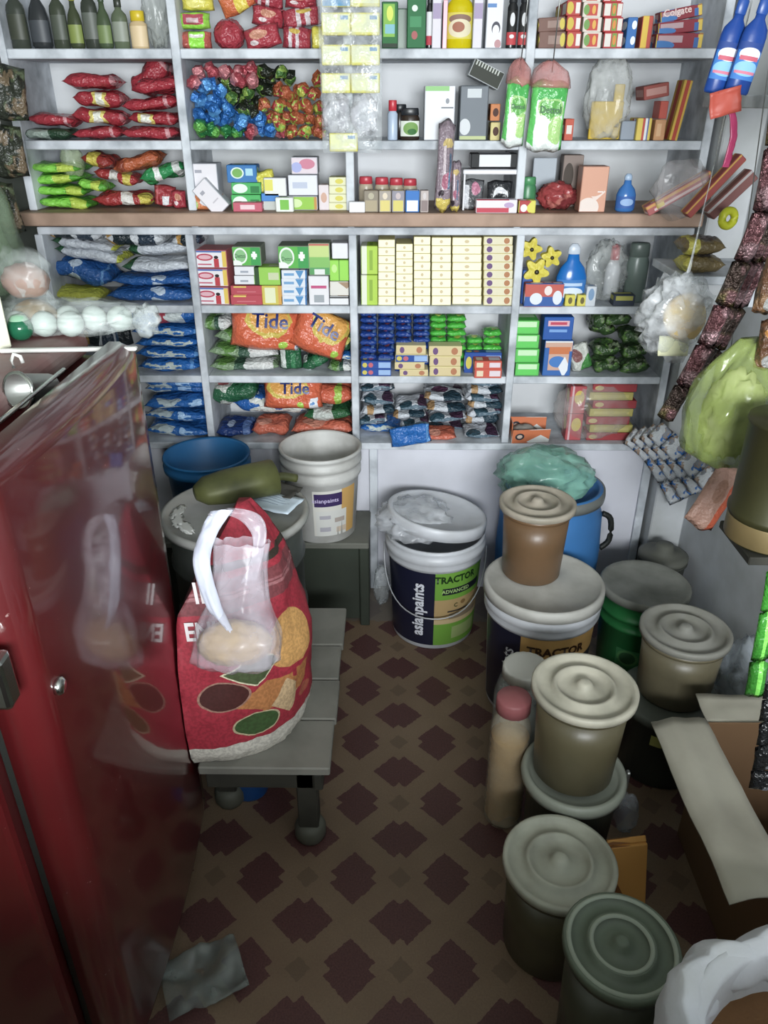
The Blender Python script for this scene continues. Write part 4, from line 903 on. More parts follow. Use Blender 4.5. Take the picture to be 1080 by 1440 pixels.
# ------------------------------------------------------------ goods: builders
YF = SY + 0.014
def snap(z):
    for s in SHELVES:
        if abs(z - s) < 0.02: return s + 0.0006
    return z
def wrect(r, Y):
    a, b = P(r[0], r[3], Y=Y), P(r[2], r[1], Y=Y)
    return a.x, b.x, snap(a.z), b.z
SEED = [200]
def bx(name, label, cat, r, front, side=None, d=0.09, Y=None, roll=0, yaw=0, group=None, flap=True, lean=0):
    """carton standing or lying on a shelf: body with printed front, closing flap seam on top"""
    Y = Y or YF; x0, x1, z0, z1 = wrect(r, Y); w, h = x1 - x0, z1 - z0
    side = side or front
    return ob(name, box_mesh(name, w, d, h, [side, front], min(0.0018, w * 0.06, h * 0.05), 1, 1), None, ((x0 + x1) / 2, Y + d / 2 + abs(math.sin(R(yaw))) * w / 2, z0), (R(lean), R(roll), R(yaw)), label, cat, group)
def pk(name, label, r, m, d=0.15, Y=None, roll=0, yaw=0, pitch=0, group=None, cat='pouch', wr=0.3, fin=0.06, sag=0.0):
    """filled packet lying flat, its long edge to the front"""
    Y = Y or YF; x0, x1, z0, z1 = wrect(r, Y); SEED[0] += 1
    return ob(name, pillow(name, (x1 - x0) * 1.04, d, (z1 - z0) * 0.95, m, SEED[0], wr=wr, fin=fin, sag=sag), None, ((x0 + x1) / 2, Y + d / 2, (z0 + z1) / 2), (R(pitch), R(roll), R(yaw)), label, cat, group)
def fp(name, label, r, m, t=0.04, Y=None, roll=0, yaw=0, pitch=0, group=None, cat='pouch', parent=None, wr=0.3, fin=0.05, ny=14):
    """filled packet standing with its printed face to the front"""
    Y = Y or (YF + 0.02); x0, x1, z0, z1 = wrect(r, Y); SEED[0] += 1
    return ob(name, pillow(name, x1 - x0, z1 - z0, t, m, SEED[0], wr=wr, fin=fin, ny=ny), parent, ((x0 + x1) / 2, Y + t / 2, (z0 + z1) / 2), (math.pi / 2 + R(pitch), R(roll), R(yaw)), label, cat, group)
BOT = {
 'round': ([(0, 0), (0.9, 0), (1, 0.02), (1, 0.62), (0.9, 0.70), (0.42, 0.80), (0.4, 0.86), (0, 0.86)], [(0.42, 0.845), (0.46, 0.85), (0.46, 0.985), (0.4, 1.0), (0, 1.0)], (0.15, 0.55)),
 'jar': ([(0, 0), (0.92, 0), (1, 0.03), (1, 0.68), (0.86, 0.76), (0.8, 0.8), (0, 0.8)], [(0.82, 0.77), (0.92, 0.78), (0.88, 0.97), (0.8, 1.0), (0, 1.0)], (0.12, 0.6)),
 'flask': ([(0, 0), (0.8, 0), (1, 0.05), (1.0, 0.45), (0.8, 0.6), (0.42, 0.72), (0.34, 0.84), (0, 0.84)], [(0.36, 0.83), (0.42, 0.84), (0.38, 0.94), (0.2, 1.0), (0, 1.0)], (0.1, 0.42)),
 'slim': ([(0, 0), (0.95, 0), (1, 0.02), (1, 0.66), (0.7, 0.72), (0.7, 0.74), (0, 0.74)], [(0.74, 0.73), (0.8, 0.735), (0.8, 0.985), (0.74, 1.0), (0, 1.0)], (0.06, 0.6)),
}
def bottle(name, label, xc, yb, yt, wpx, body, cap, lab=None, kind='round', Y=None, group=None, flat=0.75, rot=(0, 0, 0), snapit=True, facing=-math.pi / 2):
    Y = Y or (YF + 0.03); a = P(xc, yb, Y=Y); b = P(xc, yt, Y=Y); w = (P(xc + wpx, yb, Y=Y).x - a.x) / 2; h = b.z - a.z
    z = snap(a.z) if snapit else a.z
    t = thing(name, label, 'bottle', (a.x, Y + w * flat - 0.02, z), rot, group)
    pb_, pc_, lz = BOT[kind]
    sc = (1, flat, 1)
    ob('body', lathe('body', [(r * w, q * h) for r, q in pb_], body, 22), t, scale=sc)
    ob('cap', lathe('cap', [(r * w, q * h) for r, q in pc_], cap, 18), t, scale=sc)
    if lab is not None:
        ob('paper_label', lathe('paper_label', [(w * 1.012, lz[0] * h), (w * 1.012, lz[1] * h)], lab, 16, a0=facing - R(70), a1=facing + R(70)), t, scale=sc)
    return t
C = lambda name, col, rough=0.35: mat(name, col, rough)
EL = lambda cx, cy, rx, ry, c: ('e', cx, cy, rx, ry, c)
RC = lambda cx, cy, rx, ry, c: ('r', cx, cy, rx, ry, c)

# ------------------------------------------------------------ top row, above the first board
gl = [('#3a3f38', '#2c2f2a', '#3c4034'), ('#2f3234', '#26282a', '#41454a'), ('#3c4236', '#2e322c', '#4a5046'), ('#3d4430', '#8a8a3c', '#7d8a4a'), ('#353a33', '#2a2d28', '#5a5f58'), ('#45523c', '#3a4a36', '#6f8052'), ('#5a6450', '#33382f', '#868c80'), ('#c3ac86', '#c8b02c', '#d3bd98')]
nm = ['black glass bottle at the left end of the top shelf', 'dark glass bottle second from the left on the top shelf', 'dark olive bottle third from the left on the top shelf', 'dark bottle with a yellow-green cap on the top shelf',
      'dark bottle with a grey label on the top shelf', 'green bottle with a pale green label on the top shelf', 'grey-green oval bottle beside the beige bottle', 'beige bottle with a yellow cap on the top shelf']
for k, (x, w) in enumerate(((32, 26), (62, 28), (90, 22), (112, 20), (134, 22), (152, 20), (174, 22), (199, 24))):
    bottle('bottle', nm[k], x, 68, (-22, -30, -20, -14, -26, -12, -2, 14)[k], w, C('bg%d' % k, gl[k][0], 0.2), C('bc%d' % k, gl[k][1]), C('bl%d' % k, gl[k][2], 0.5), ('round', 'flask')[k % 2] if k < 7 else 'slim', group='bottles on the top shelf')
q = P(225, 68, Y=SY + 0.07)
ob('plastic_bag', crumple('plastic_bag', 0.07, 0.08, 0.19, film('grey_film', '#b4b8b2', 0.25, 0.6, 12), 51, 0.3, 4), None, (q.x, SY + 0.07, ZA + 0.001), (0, 0, 0), 'grey plastic bag beside the beige bottle on the top shelf', 'bag')
m_nood = pmat('noodle_pack', '#8fd12c', [RC(0.5, 0.55, 0.34, 0.32, '#b5485a'), RC(0.5, 0.5, 0.2, 0.14, '#c9a9ae')], 0.25, 0.4)
m_nood2 = pmat('noodle_pack_b', '#b5564a', [RC(0.5, 0.5, 0.24, 0.5, '#8fe02c'), RC(0.5, 0.72, 0.2, 0.1, '#d6cfc8')], 0.25, 0.4)
fp('noodle_packet', 'green and red noodle packet at the bottom, beside the red balls', (253, 43, 295, 68), m_nood2, 0.05)
fp('noodle_packet', 'red and green noodle packet on top of another one', (252, 18, 294, 43), m_nood, 0.05)
fp('yellow_pouch', 'yellow pouch above the noodle packets on the top shelf', (254, -10, 298, 18), pmat('yellow_pouch', '#cfc42c', [EL(0.5, 0.4, 0.3, 0.3, '#dcd466')], 0.25, 0.4), 0.05)
m_redp = pmat('red_pouch_face', '#a52f3e', [EL(0.5, 0.65, 0.25, 0.2, '#c98a70'), EL(0.35, 0.3, 0.12, 0.12, '#d9c9ca')], 0.22, 0.6)
q = P(319, 68, Y=SY + 0.06)
ob('round_pouch', crumple('round_pouch', 0.085, 0.08, 0.085, m_redp, 61, 0.15, 4), None, (q.x, SY + 0.062, ZA + 0.001), (0, 0, 0), 'round red pouch beside the noodle packets on the top shelf', 'pouch')
fp('orange_pouch', 'orange and yellow pouch leaning above the round red pouch', (305, -14, 352, 36), pmat('orange_pouch_b', '#c8622e', [EL(0.7, 0.2, 0.2, 0.35, '#dcc42c'), EL(0.4, 0.7, 0.3, 0.2, '#cf8a66')], 0.22, 0.6), 0.045, Y=SY + 0.03, roll=-24)
T = [('red pouch lying at the front middle of the top shelf', (345, 34, 398, 66), -12), ('red pouch with a pale emblem at the front of the top shelf', (392, 36, 436, 66), 4),
     ('red striped pouch in the middle of the top shelf heap', (352, 10, 400, 40), 8), ('red pouch with yellow emblem lying across the heap', (392, 10, 448, 38), -6),
     ('brownish red pouch at the top of the heap', (398, -12, 444, 12), 2), ('red and silver striped pouch at the top of the heap', (352, -16, 398, 12), 10)]
for k, (l, r, ro) in enumerate(T):
    fp('red_pouch', l, r, [m_redp, pmat('red_pouch_stripe', '#a03040', [RC(0.35, 0.5, 0.06, 0.5, '#c9bcc0'), RC(0.6, 0.5, 0.06, 0.5, '#c9bcc0'), EL(0.5, 0.8, 0.2, 0.12, '#c8a83a')], 0.22, 0.6)][k % 2 if k < 4 else k - 4], 0.045, Y=SY + 0.02 + 0.022 * (k // 2), roll=ro, group='red pouches on the top shelf')
fp('yellow_pouch', 'small yellow pouch at the right of the red heap', (434, 36, 452, 64), MATS['yellow_pouch'], 0.02)
# column 3
m_gbox = pmat('green_carton', '#1f6a34', [RC(0.45, 0.6, 0.35, 0.35, '#7cb43c'), EL(0.5, 0.75, 0.2, 0.16, '#cfd84a'), RC(0.5, 0.42, 0.3, 0.1, '#79b6c4'), RC(0.5, 0.05, 0.5, 0.06, '#2a3a2c')], 0.35)
m_gbox2 = pmat('dark_green_carton', '#1f6b3c', [EL(0.4, 0.75, 0.15, 0.06, '#d2e0d4'), RC(0.45, 0.5, 0.3, 0.1, '#3a8a58'), EL(0.4, 0.25, 0.16, 0.08, '#a85a5a')], 0.35)
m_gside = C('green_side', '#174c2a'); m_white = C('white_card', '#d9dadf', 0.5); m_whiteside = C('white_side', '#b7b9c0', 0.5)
bx('green_carton', 'green and lime carton beside the hanging yellow strip', 'box', (537, 2, 560, 68), m_gbox, m_gside, 0.05)
bx('dark_carton', 'dark green carton standing behind the lime carton', 'box', (556, 12, 574, 68), m_gside, m_gside, 0.05, Y=SY + 0.07)
bx('green_carton', 'tall dark green carton on the top shelf', 'box', (572, -8, 600, 66), m_gbox2, m_gside, 0.06)
bottle('slim_bottle', 'thin black bottle with a red foot beside the green carton', 603, 67, -20, 9, C('blk', '#1e1f20', 0.25), C('blk2', '#26282a'), pmat('red_foot', '#d8d8dc', [RC(0.5, 0.1, 0.6, 0.18, '#b83244')], 0.4), 'slim')
bx('white_carton', 'white and lilac carton left of the yellow bottle', 'box', (607, -10, 622, 67), pmat('lilac_carton', '#d4d0da', [RC(0.5, 0.68, 0.5, 0.14, '#a394b4')], 0.4), m_whiteside, 0.06)
bx('pink_carton', 'thin pink carton left of the yellow bottle', 'box', (622, 0, 630, 67), C('pink_card', '#d49aa6'), None, 0.06)
bottle('yellow_bottle', 'large yellow dish liquid bottle on the top shelf', 645, 66, -28, 36, C('yellow_liquid', '#c3b414', 0.15), C('yl_cap', '#d8c83a'), pmat('yl_label', '#d3c63a', [EL(0.5, 0.75, 0.4, 0.18, '#8a6a5c'), EL(0.5, 0.4, 0.42, 0.35, '#d9cfae'), EL(0.45, 0.45, 0.2, 0.2, '#a3644c')], 0.3), 'round', flat=0.6)
bx('white_carton', 'white and lilac carton right of the yellow bottle', 'box', (664, -10, 681, 67), MATS['lilac_carton'], m_whiteside, 0.06)
bx('white_carton', 'white carton with a dark curl picture on the top shelf', 'box', (682, -12, 710, 67), pmat('curl_carton', '#dcdce2', [RC(0.3, 0.76, 0.28, 0.035, '#5d88c0'), EL(0.6, 0.36, 0.26, 0.12, '#4a4a55'), EL(0.6, 0.32, 0.2, 0.1, '#dcdce2'), EL(0.75, 0.08, 0.2, 0.08, '#b98a8e')], 0.4), m_whiteside, 0.06)
for k, x in enumerate((717, 733)):
    bottle('slim_bottle', ['black and white bottle with a red foot, left of the pair', 'black and white bottle with a red foot, right of the pair'][k], x, 67, -22, 14, C('blk', '#1e1f20'), C('blk2', '#26282a'), pmat('bw_label', '#232424', [EL(0.5, 0.75, 0.2, 0.2, '#d5d6d8'), RC(0.5, 0.18, 0.6, 0.2, '#c03c42'), EL(0.5, 0.25, 0.2, 0.06, '#e0dcdc')], 0.35), 'slim', group='black bottles with red feet')
# column 4: toothpaste cartons
m_br = pmat('brown_tooth', '#7a5a50', [RC(0.6, 0.5, 0.25, 0.25, '#9c8278'), EL(0.9, 0.5, 0.1, 0.4, '#c9b83a')], 0.35)
m_tp = pmat('tooth_red', '#b8393c', [RC(0.2, 0.5, 0.16, 0.4, '#d8d0c8'), RC(0.55, 0.5, 0.12, 0.42, '#6f9a3c'), RC(0.85, 0.5, 0.12, 0.4, '#d8d0c8'), EL(0.55, 0.5, 0.08, 0.3, '#d9822c')], 0.35)
m_tp2 = pmat('tooth_redgreen', '#d5cbc0', [RC(0.5, 0.5, 0.3, 0.4, '#bf4238'), EL(0.2, 0.5, 0.16, 0.35, '#6e9a4c'), EL(0.6, 0.5, 0.1, 0.3, '#d8a53a')], 0.35)
for k in range(2):
    bx('toothpaste_carton', ['brown toothpaste carton lying at the left of the top right shelf', 'brown toothpaste carton lying on another brown one'][k], 'box', (757, 44 - 20 * k, 796 , 66 - 22 * k), m_br, None, 0.14, roll=0 - 3 * k)
for k in range(3):
    bx('toothpaste_carton', 'red and yellow toothpaste carton, %s of the left stack' % ('bottom', 'middle', 'top')[k], 'box', (796, 44 - 22 * k, 818, 66 - 22 * k), pmat('tooth_ry', '#b6413c', [EL(0.25, 0.5, 0.25, 0.4, '#c9b02c'), RC(0.8, 0.5, 0.15, 0.35, '#ddd5d0')], 0.35), None, 0.15)
for k in range(4):
    bx('toothpaste_carton', 'red and green toothpaste carton, %s of the second stack' % ('bottom', 'second', 'third', 'top')[k], 'box', (819, 45 - 21 * k, 847, 66 - 21 * k), m_tp2, None, 0.15)
    bx('toothpaste_carton', 'white, red and green toothpaste carton, %s of the third stack' % ('bottom', 'second', 'third', 'top')[k], 'box', (848, 45 - 21 * k, 877, 66 - 21 * k), m_tp, None, 0.15)
bx('blue_carton', 'blue spotted carton beside the toothpaste stacks', 'box', (879, 24, 898, 65), pmat('blue_spots', '#2f6cb0', [EL(0.7, 0.75, 0.25, 0.14, '#dfe6ee'), EL(0.7, 0.25, 0.25, 0.14, '#dfe6ee')], 0.35), None, 0.1)
bx('yellow_carton', 'yellow and red carton beside the blue spotted carton', 'box', (899, 22, 920, 65), pmat('yellow_red', '#d8b42c', [RC(0.8, 0.5, 0.2, 0.5, '#b8483c')], 0.35), None, 0.1)
m_col = pmat('maroon_tooth', '#8e2f3c', [RC(0.3, 0.6, 0.26, 0.22, '#b89aa0'), EL(0.1, 0.2, 0.3, 0.3, '#3f78b8'), RC(0.95, 0.4, 0.06, 0.5, '#d8b83a'), RC(0.86, 0.3, 0.05, 0.4, '#3f68a8')], 0.3)
for k in range(3):
    t = bx('toothpaste_carton', 'maroon and blue toothpaste carton, %s of the right leaning stack' % ('bottom', 'middle', 'top')[k], 'box', (922 + 4 * k, 46 - 18 * k, 990, 65 - 19 * k), m_col, None, 0.05, roll=-5 * k, Y=YF + 0.01)
lettering('Colgate', 0.022, mat('cream_ink', '#e0c9c4', 0.5), t, (-0.01, -0.0262, 0.018), STAND, 1.0, 0.0003)

# ------------------------------------------------------------ second row
m_red = pmat('red_pouch', '#9c2834', [EL(0.45, 0.1, 0.16, 0.14, '#d6c65a'), EL(0.45, 0.08, 0.09, 0.1, '#dfe0d2'), RC(0.9, 0.5, 0.03, 0.5, '#b86a70')], 0.2, 0.7, 30)
m_red2 = pmat('red_pouch_plain', '#a22a38', [RC(0.88, 0.5, 0.04, 0.5, '#c78a90')], 0.2, 0.7, 30)
RP = [((40, 160, 106, 181), 'red pouch at the left of the second shelf, on the dark green one', 2, 0), ((94, 158, 168, 184), 'red pouch with yellow emblem second from the bottom of the left pile', 3, 1), ((98, 178, 168, 198), 'red pouch at the bottom of the left pile', -3, 0),
      ((105, 130, 170, 158), 'red pouch with yellow emblem in the middle of the left pile', 2, 1), ((90, 106, 166, 131), 'red pouch on top of the left pile', 0, 0), ((156, 92, 220, 134), 'red pouch tilted upwards between the two piles', -34, 0),
      ((182, 118, 248, 144), 'red pouch on top of the right pile', -5, 0), ((170, 142, 246, 163), 'red pouch second from the top of the right pile', -5, 0), ((180, 159, 247, 180), 'red pouch with yellow emblem second from the bottom of the right pile', 0, 1), ((168, 178, 246, 198), 'red pouch at the bottom of the right pile', 0, 0)]
for k, (r, l, ro, em) in enumerate(RP): pk('red_pouch', l, r, m_red if em else m_red2, 0.12, roll=ro, group='red pouches on the second shelf', Y=YF + (0.03 if k == 5 else 0))
pk('dark_green_pouch', 'dark green pouch under the leftmost red pouch', (28, 180, 98, 198), pmat('dkgreen_pouch', '#24402c', [RC(0.4, 0.1, 0.2, 0.1, '#8d9c92')], 0.2, 0.7), 0.12)
# heap of little wrapped snacks
def wrapped(name, m, seed):
    bm = bmesh.new(); bmesh.ops.create_icosphere(bm, subdivisions=2, radius=0.018); rnd = random.Random(seed)
    for v in bm.verts:
        p = v.co.normalized(); k = 1 + 0.35 * noise.noise(p * 2.3 + Vector((seed, 0, 0))) + 0.2 * noise.noise(p * 6 + Vector((0, seed, 0)))
        v.co = p * 0.0165 * k
        if p.z > 0.6: v.co += Vector((p.x * 0.02, p.y * 0.02, 0.008 + 0.006 * math.sin(math.atan2(p.y, p.x) * 5 + seed))) * (p.z - 0.6) * 2.0
        elif p.z > 0.35: v.co.x *= 0.8; v.co.y *= 0.8
    return mesh_from(bm, name, m, False)
foil = {
 'blue': (pmat('foil_blue', '#1d6bb8', [], 0.2, 0.5, 60, ['#4f9be0'], 0.35, (0.5, 0.56), 26), 'blue foil'),
 'green': (pmat('foil_green', '#1f7a3c', [], 0.2, 0.5, 60, ['#5aa83c'], 0.3, (0.5, 0.56), 26), 'green foil'),
 'red': (pmat('foil_red', '#a8404c', [], 0.2, 0.5, 60, ['#c87a80'], 0.3, (0.5, 0.56), 26), 'pinkish red foil'),
 'black': (pmat('foil_black', '#20261c', [], 0.2, 0.5, 60, ['#86a83c', '#3f6a2c'], 0.2, (0.52, 0.56), 26), 'black and green'),
 'orange': (pmat('foil_orange', '#a8522c', [], 0.2, 0.5, 60, ['#b8b83a', '#7fbf3c', '#a83434'], 0.2, (0.5, 0.55), 26), 'orange, red and green')}
vari = {k: [wrapped('wrapped_snack', v[0], 3 + i * 2.3) for i in range(3)] for k, v in foil.items()}
HEAP = []
NTH = 'first second third fourth fifth sixth seventh eighth ninth tenth eleventh twelfth thirteenth fourteenth fifteenth sixteenth seventeenth eighteenth nineteenth twentieth twenty-first twenty-second'.split()
for (c, pts) in (('green', [(276, 187), (298, 188), (318, 187), (336, 188), (286, 176)]),
                 ('blue', [(283, 172), (300, 168), (318, 172), (276, 156), (292, 153), (308, 154), (322, 158), (282, 140), (296, 136), (312, 142), (274, 145), (295, 122), (284, 130), (340, 175), (354, 168), (366, 178), (370, 190), (380, 189), (330, 166), (308, 128), (348, 182)]),
                 ('red', [(268, 118), (282, 114), (298, 108), (325, 100), (338, 94), (350, 102), (358, 94), (330, 110), (352, 190), (396, 190), (356, 106)]),
                 ('black', [(316, 118), (330, 122), (344, 118), (326, 136), (340, 138), (354, 128), (346, 152), (360, 144), (368, 112), (380, 106), (394, 108), (358, 156), (372, 126), (402, 112), (366, 102)]),
                 ('orange', [(384, 128), (402, 130), (424, 130), (440, 132), (376, 150), (392, 150), (410, 148), (428, 150), (444, 150), (384, 168), (400, 168), (418, 168), (436, 168), (448, 172), (410, 186), (426, 188), (442, 188), (394, 178), (418, 128), (446, 116)])):
    for i, (px, py) in enumerate(sorted(pts)):
        py = min(py, 187); Y = SY + 0.045 + random.uniform(0, 0.012)
        p = P(px, py, Y=Y); p.z = max(p.z, ZB + 0.016)
        HEAP.append((c, i, p))
for it in range(60):        # let the heap settle so that the pieces touch without sinking into each other
    for a in range(len(HEAP)):
        for b in range(a):
            u, v = HEAP[a][2], HEAP[b][2]; d = u - v; L = d.length
            if L < 0.0385:
                if abs(d.y) < 0.004: d.y += 0.006 * (1 if (a + b) % 2 else -1)
                d = d.normalized() * (0.0385 - L) * 0.5; d.y *= 1.4
                u += d; v -= d
    for c, i, q in HEAP:
        q.z = min(max(q.z, ZB + 0.0215), ZA - 0.05); q.y = min(max(q.y, SY + 0.012), SY + 0.2); q.x = min(max(q.x, U_UP[1] + 0.035), U_UP[2] - 0.035)
for c, i, q in HEAP:
    ob('wrapped_snack', random.choice(vari[c]), None, q, (R(90) + random.uniform(-1.2, 1.0), random.uniform(-1, 1), random.uniform(0, 6)), '%s wrapped snack in the heap, %s from the left of its colour' % (foil[c][1], NTH[i]), 'snack', 'wrapped snacks heaped on the second shelf', scale=(1.08,) * 3)
# hanging strip of yellow packs
hs = thing('hanging_card_strip', 'clear strip of yellow packs hanging in front of the upper shelves', 'sachet strip', (P(492, 200, Y=SY - 0.05).x, SY - 0.05, P(492, 200, Y=SY - 0.05).z))
m_yc = pmat('yellow_card', '#dcd25c', [RC(0.5, 0.5, 0.46, 0.42, '#e4e3a6'), RC(0.78, 0.78, 0.13, 0.09, '#5f8fb8'), RC(0.5, 0.08, 0.5, 0.05, '#d6cc3a')], 0.35)
m_ycs = C('yellow_side', '#cfc43c')
rows = [(-28, 10), (18, 50), (63, 92), (103, 131)]
def hpart(name, r, front, side, d=0.02):
    x0, x1, z0, z1 = [*wrect(r, SY - 0.05)]
    z0 = P(540, r[3], Y=SY - 0.05).z
    o = ob(name, box_mesh(name, x1 - x0, d, z1 - z0, [side, front], 0.0015, 1, 1), hs); o.location = Vector(((x0 + x1) / 2, SY - 0.05, z0)) - hs.location; return o
for k, (a, b) in enumerate(rows):
    for j, (u, v) in enumerate(((453, 493), (494, 534))):
        o = hpart('card_pack', (u, a, v, b), (pmat('blue_card', '#3f8fc0', [RC(0.5, 0.6, 0.4, 0.3, '#d8d27c')], 0.35) if (k == 0 and j == 0) else m_yc), m_ycs)
hpart('card_pack', (464, 187, 503, 213), m_yc, m_ycs)
fl_ = film('strip_film', '#eef1f4', 0.04, 0.3, 26, 0.15)
x0, x1 = P(450, 100, Y=SY - 0.07).x, P(537, 100, Y=SY - 0.07).x
zt, zb = P(500, -40, Y=SY - 0.07).z, P(500, 215, Y=SY - 0.07).z
o = ob('film', sheet('film', x1 - x0, zt - zb, fl_, 12, 40, 0.012, 6, None, 0.0008), hs, (0, 0, 0), STAND); o.location = Vector(((x0 + x1) / 2, SY - 0.068, (zt + zb) / 2)) - hs.location
zm = P(500, 159, Y=SY - 0.05).z
for xx in (473, 512):
    o = ob('clear_pocket', crumple('clear_pocket', 0.082, 0.02, 0.11, film('pocket_film', '#e6e2ea', 0.15, 0.6, 30), xx, 0.4, 3), hs); o.location = Vector((P(xx, 159, Y=SY - 0.05).x, SY - 0.05, zm - 0.055)) - hs.location
o = ob('string', tube('string', [(0, 0, zt - 0.02), (0, 0, 2.06)], 0.0015, m_steel, 5), hs); o.location = Vector((0, 0, -hs.location.z))
# column 3, second row
bottle('tube_bottle', 'slim bottle with a red top and blue foot on the second shelf', 552, 194, 138, 14, C('pale_blue_b', '#a9b8cc'), C('red_cap', '#b83440'), None, 'slim')
m_dk = C('dark_brown_bottle', '#2c221c', 0.2); m_gl = pmat('dark_label', '#d2d8cc', [EL(0.55, 0.5, 0.35, 0.42, '#6f9a48'), EL(0.6, 0.3, 0.2, 0.2, '#2f6a2c')], 0.4)
bottle('dark_bottle', 'dark bottle with a green and white label in front of the second shelf', 576, 195, 150, 27, m_dk, C('black_cap', '#22252a'), m_gl, 'jar', flat=0.5)
bottle('dark_bottle', 'dark bottle behind the one with the green and white label', 562, 195, 146, 20, m_dk, C('black_cap', '#22252a'), None, 'jar', Y=SY + 0.10)
bx('white_carton', 'tall white carton with a green top edge on the second shelf', 'box', (596, 120, 641, 196), pmat('white_green_top', '#dee0e6', [RC(0.4, 0.95, 0.4, 0.05, '#8cc47a'), RC(0.75, 0.6, 0.2, 0.012, '#6c6f76'), EL(0.75, 0.72, 0.06, 0.05, '#8c9098')], 0.4), m_whiteside, 0.08)
bx('grey_carton', 'grey carton with a clear window beside the tall white carton', 'box', (645, 120, 688, 196), pmat('grey_carton', '#5f666c', [RC(0.5, 0.5, 0.47, 0.47, '#737a82'), RC(0.5, 0.86, 0.25, 0.08, '#c2c8cc'), EL(0.2, 0.25, 0.2, 0.15, '#ccd0d4'), RC(0.5, 0.04, 0.5, 0.04, '#b4be86')], 0.2), C('grey_side', '#5c6268'), 0.08)
bx('barcode_carton', 'dark striped barcode carton tilted on top of the grey carton', 'box', (656, 90, 704, 116), pmat('barcode', '#33372f', [RC(0.1 + 0.09 * i, 0.85, 0.02, 0.15, '#b9beb6') for i in range(9)], 0.4), C('bar_side', '#c9cdd0'), 0.09, roll=24, Y=SY + 0.02)
for k in range(2): bx('orange_carton', ['small cream carton with a dark dot beside the grey carton', 'small orange carton with a dark dot on the cream one'][k], 'box', (689, 172 - 26 * k, 704, 196 - 26 * k), pmat('dot_carton%d' % k, ['#cfc07c', '#c87a42'][k], [EL(0.55, 0.5, 0.3, 0.25, '#4c2a20')], 0.4), None, 0.06)
# two hanging refill pouches
m_ref = pmat('refill_pouch', '#dfe6e2', [RC(0.5, 0.86, 0.5, 0.16, '#3fae4c'), RC(0.06, 0.6, 0.08, 0.5, '#58c85a'), EL(0.55, 0.6, 0.36, 0.16, '#9ed07c'), EL(0.55, 0.6, 0.3, 0.125, '#5fae4a'), EL(0.75, 0.3, 0.22, 0.18, '#a8d47c'), RC(0.96, 0.4, 0.06, 0.45, '#58c85a'), EL(0.35, 0.3, 0.2, 0.22, '#efeef6')], 0.22, 0.35)
for k, (r, l, ro) in enumerate((((703, 108, 742, 208), 'green and white refill pouch hanging at the left of the pair', 3), ((738, 112, 798, 214), 'larger green and white refill pouch hanging at the right of the pair', 2))):
    Y = SY - 0.045 - 0.02 * k; x0, x1, z0, z1 = wrect(r, Y); z0 = P(540, r[3], Y=Y).z
    t = thing('refill_pouch', l, 'pouch', ((x0 + x1) / 2, Y, z0), (0, R(ro), 0), 'hanging refill pouches')
    ob('pouch', pillow('pouch', x1 - x0, z1 - z0, 0.03, m_ref, 300 + k), t, (0, 0, (z1 - z0) / 2), STAND)
    lettering('Dettol', (x1 - x0) * 0.25, mat('deep_green_ink', '#1c5a2c', 0.5), t, ((x1 - x0) * 0.05, -0.0235, (z1 - z0) * 0.59), STAND, 0.9, 0.0002)
    wq, hq = (x1 - x0) / 2, z1 - z0
    ob('film', loft('film', interp([(0.0, wq * 1.04, 0.02, 0, 0, 3), (hq * 0.12, wq, 0.016, 0, 0, 3), (hq * 0.22, wq * 0.9, 0.012, 0, 0, 2.4), (hq * 0.30, wq * 0.5, 0.008, -0.1 * wq, 0, 2), (hq * 0.34, wq * 0.15, 0.005, -0.1 * wq, 0, 2)], 14), film('pink_film', '#c98a86', 0.35, 0.75, 20), 30, amp=0.2, nf=10, seed=k), t, (0, 0.0, hq * 0.90))
    ob('string', tube('string', [(0, 0, (z1 - z0) * 1.1), (0, 0.03, 0.55)], 0.0015, m_steel, 5), t)
# column 4, second row
q = P(845, 197, Y=SY + 0.06)
yb = thing('bagged_yellow_card', 'yellow folded card inside a clear bag on the second shelf', 'bag', (q.x + 0.005, SY + 0.055, ZB + 0.001))
m_yk = C('mustard_card', '#c3a53a', 0.6)
ob('card', box_mesh('card', 0.085, 0.012, 0.09, m_yk, 0.002), yb, (0.0, 0, 0.001)); ob('card_tab', box_mesh('card_tab', 0.026, 0.01, 0.13, m_yk, 0.002), yb, (0.03, 0.011, 0.001))
ob('film', crumple('film', 0.13, 0.09, 0.21, film('bag_film', '#d9dbd9', 0.2, 0.5, 14), 81, 0.25, 4), yb)
bx('red_carton', 'small red carton beside the clear bag on the second shelf', 'box', (793, 167, 808, 195), pmat('small_red', '#bf5038', [RC(0.5, 0.5, 0.3, 0.2, '#d9cfc8')], 0.4), None, 0.06)
bx('yellow_carton', 'yellow, red and white striped small carton on the second shelf', 'box', (894, 166, 918, 193), pmat('striped_small', '#d0b640', [RC(0.45, 0.5, 0.08, 0.5, '#b8443c'), RC(0.62, 0.5, 0.08, 0.5, '#d5d8dc'), RC(0.75, 0.5, 0.05, 0.5, '#5c6aa0')], 0.4), None, 0.08)
bx('tan_carton', 'small tan carton next to the leaning red and yellow carton', 'box', (919, 168, 938, 193), pmat('tan_small', '#c08a5a', [RC(0.4, 0.5, 0.2, 0.3, '#d3a578')], 0.4), None, 0.08)
bx('red_yellow_carton', 'tall red and yellow carton leaning at the right of the second shelf', 'box', (941, 112, 966, 194), pmat('ry_tall', '#d0a82c', [RC(0.5, 0.5, 0.22, 0.5, '#b8402f')], 0.35), None, 0.06, roll=7)
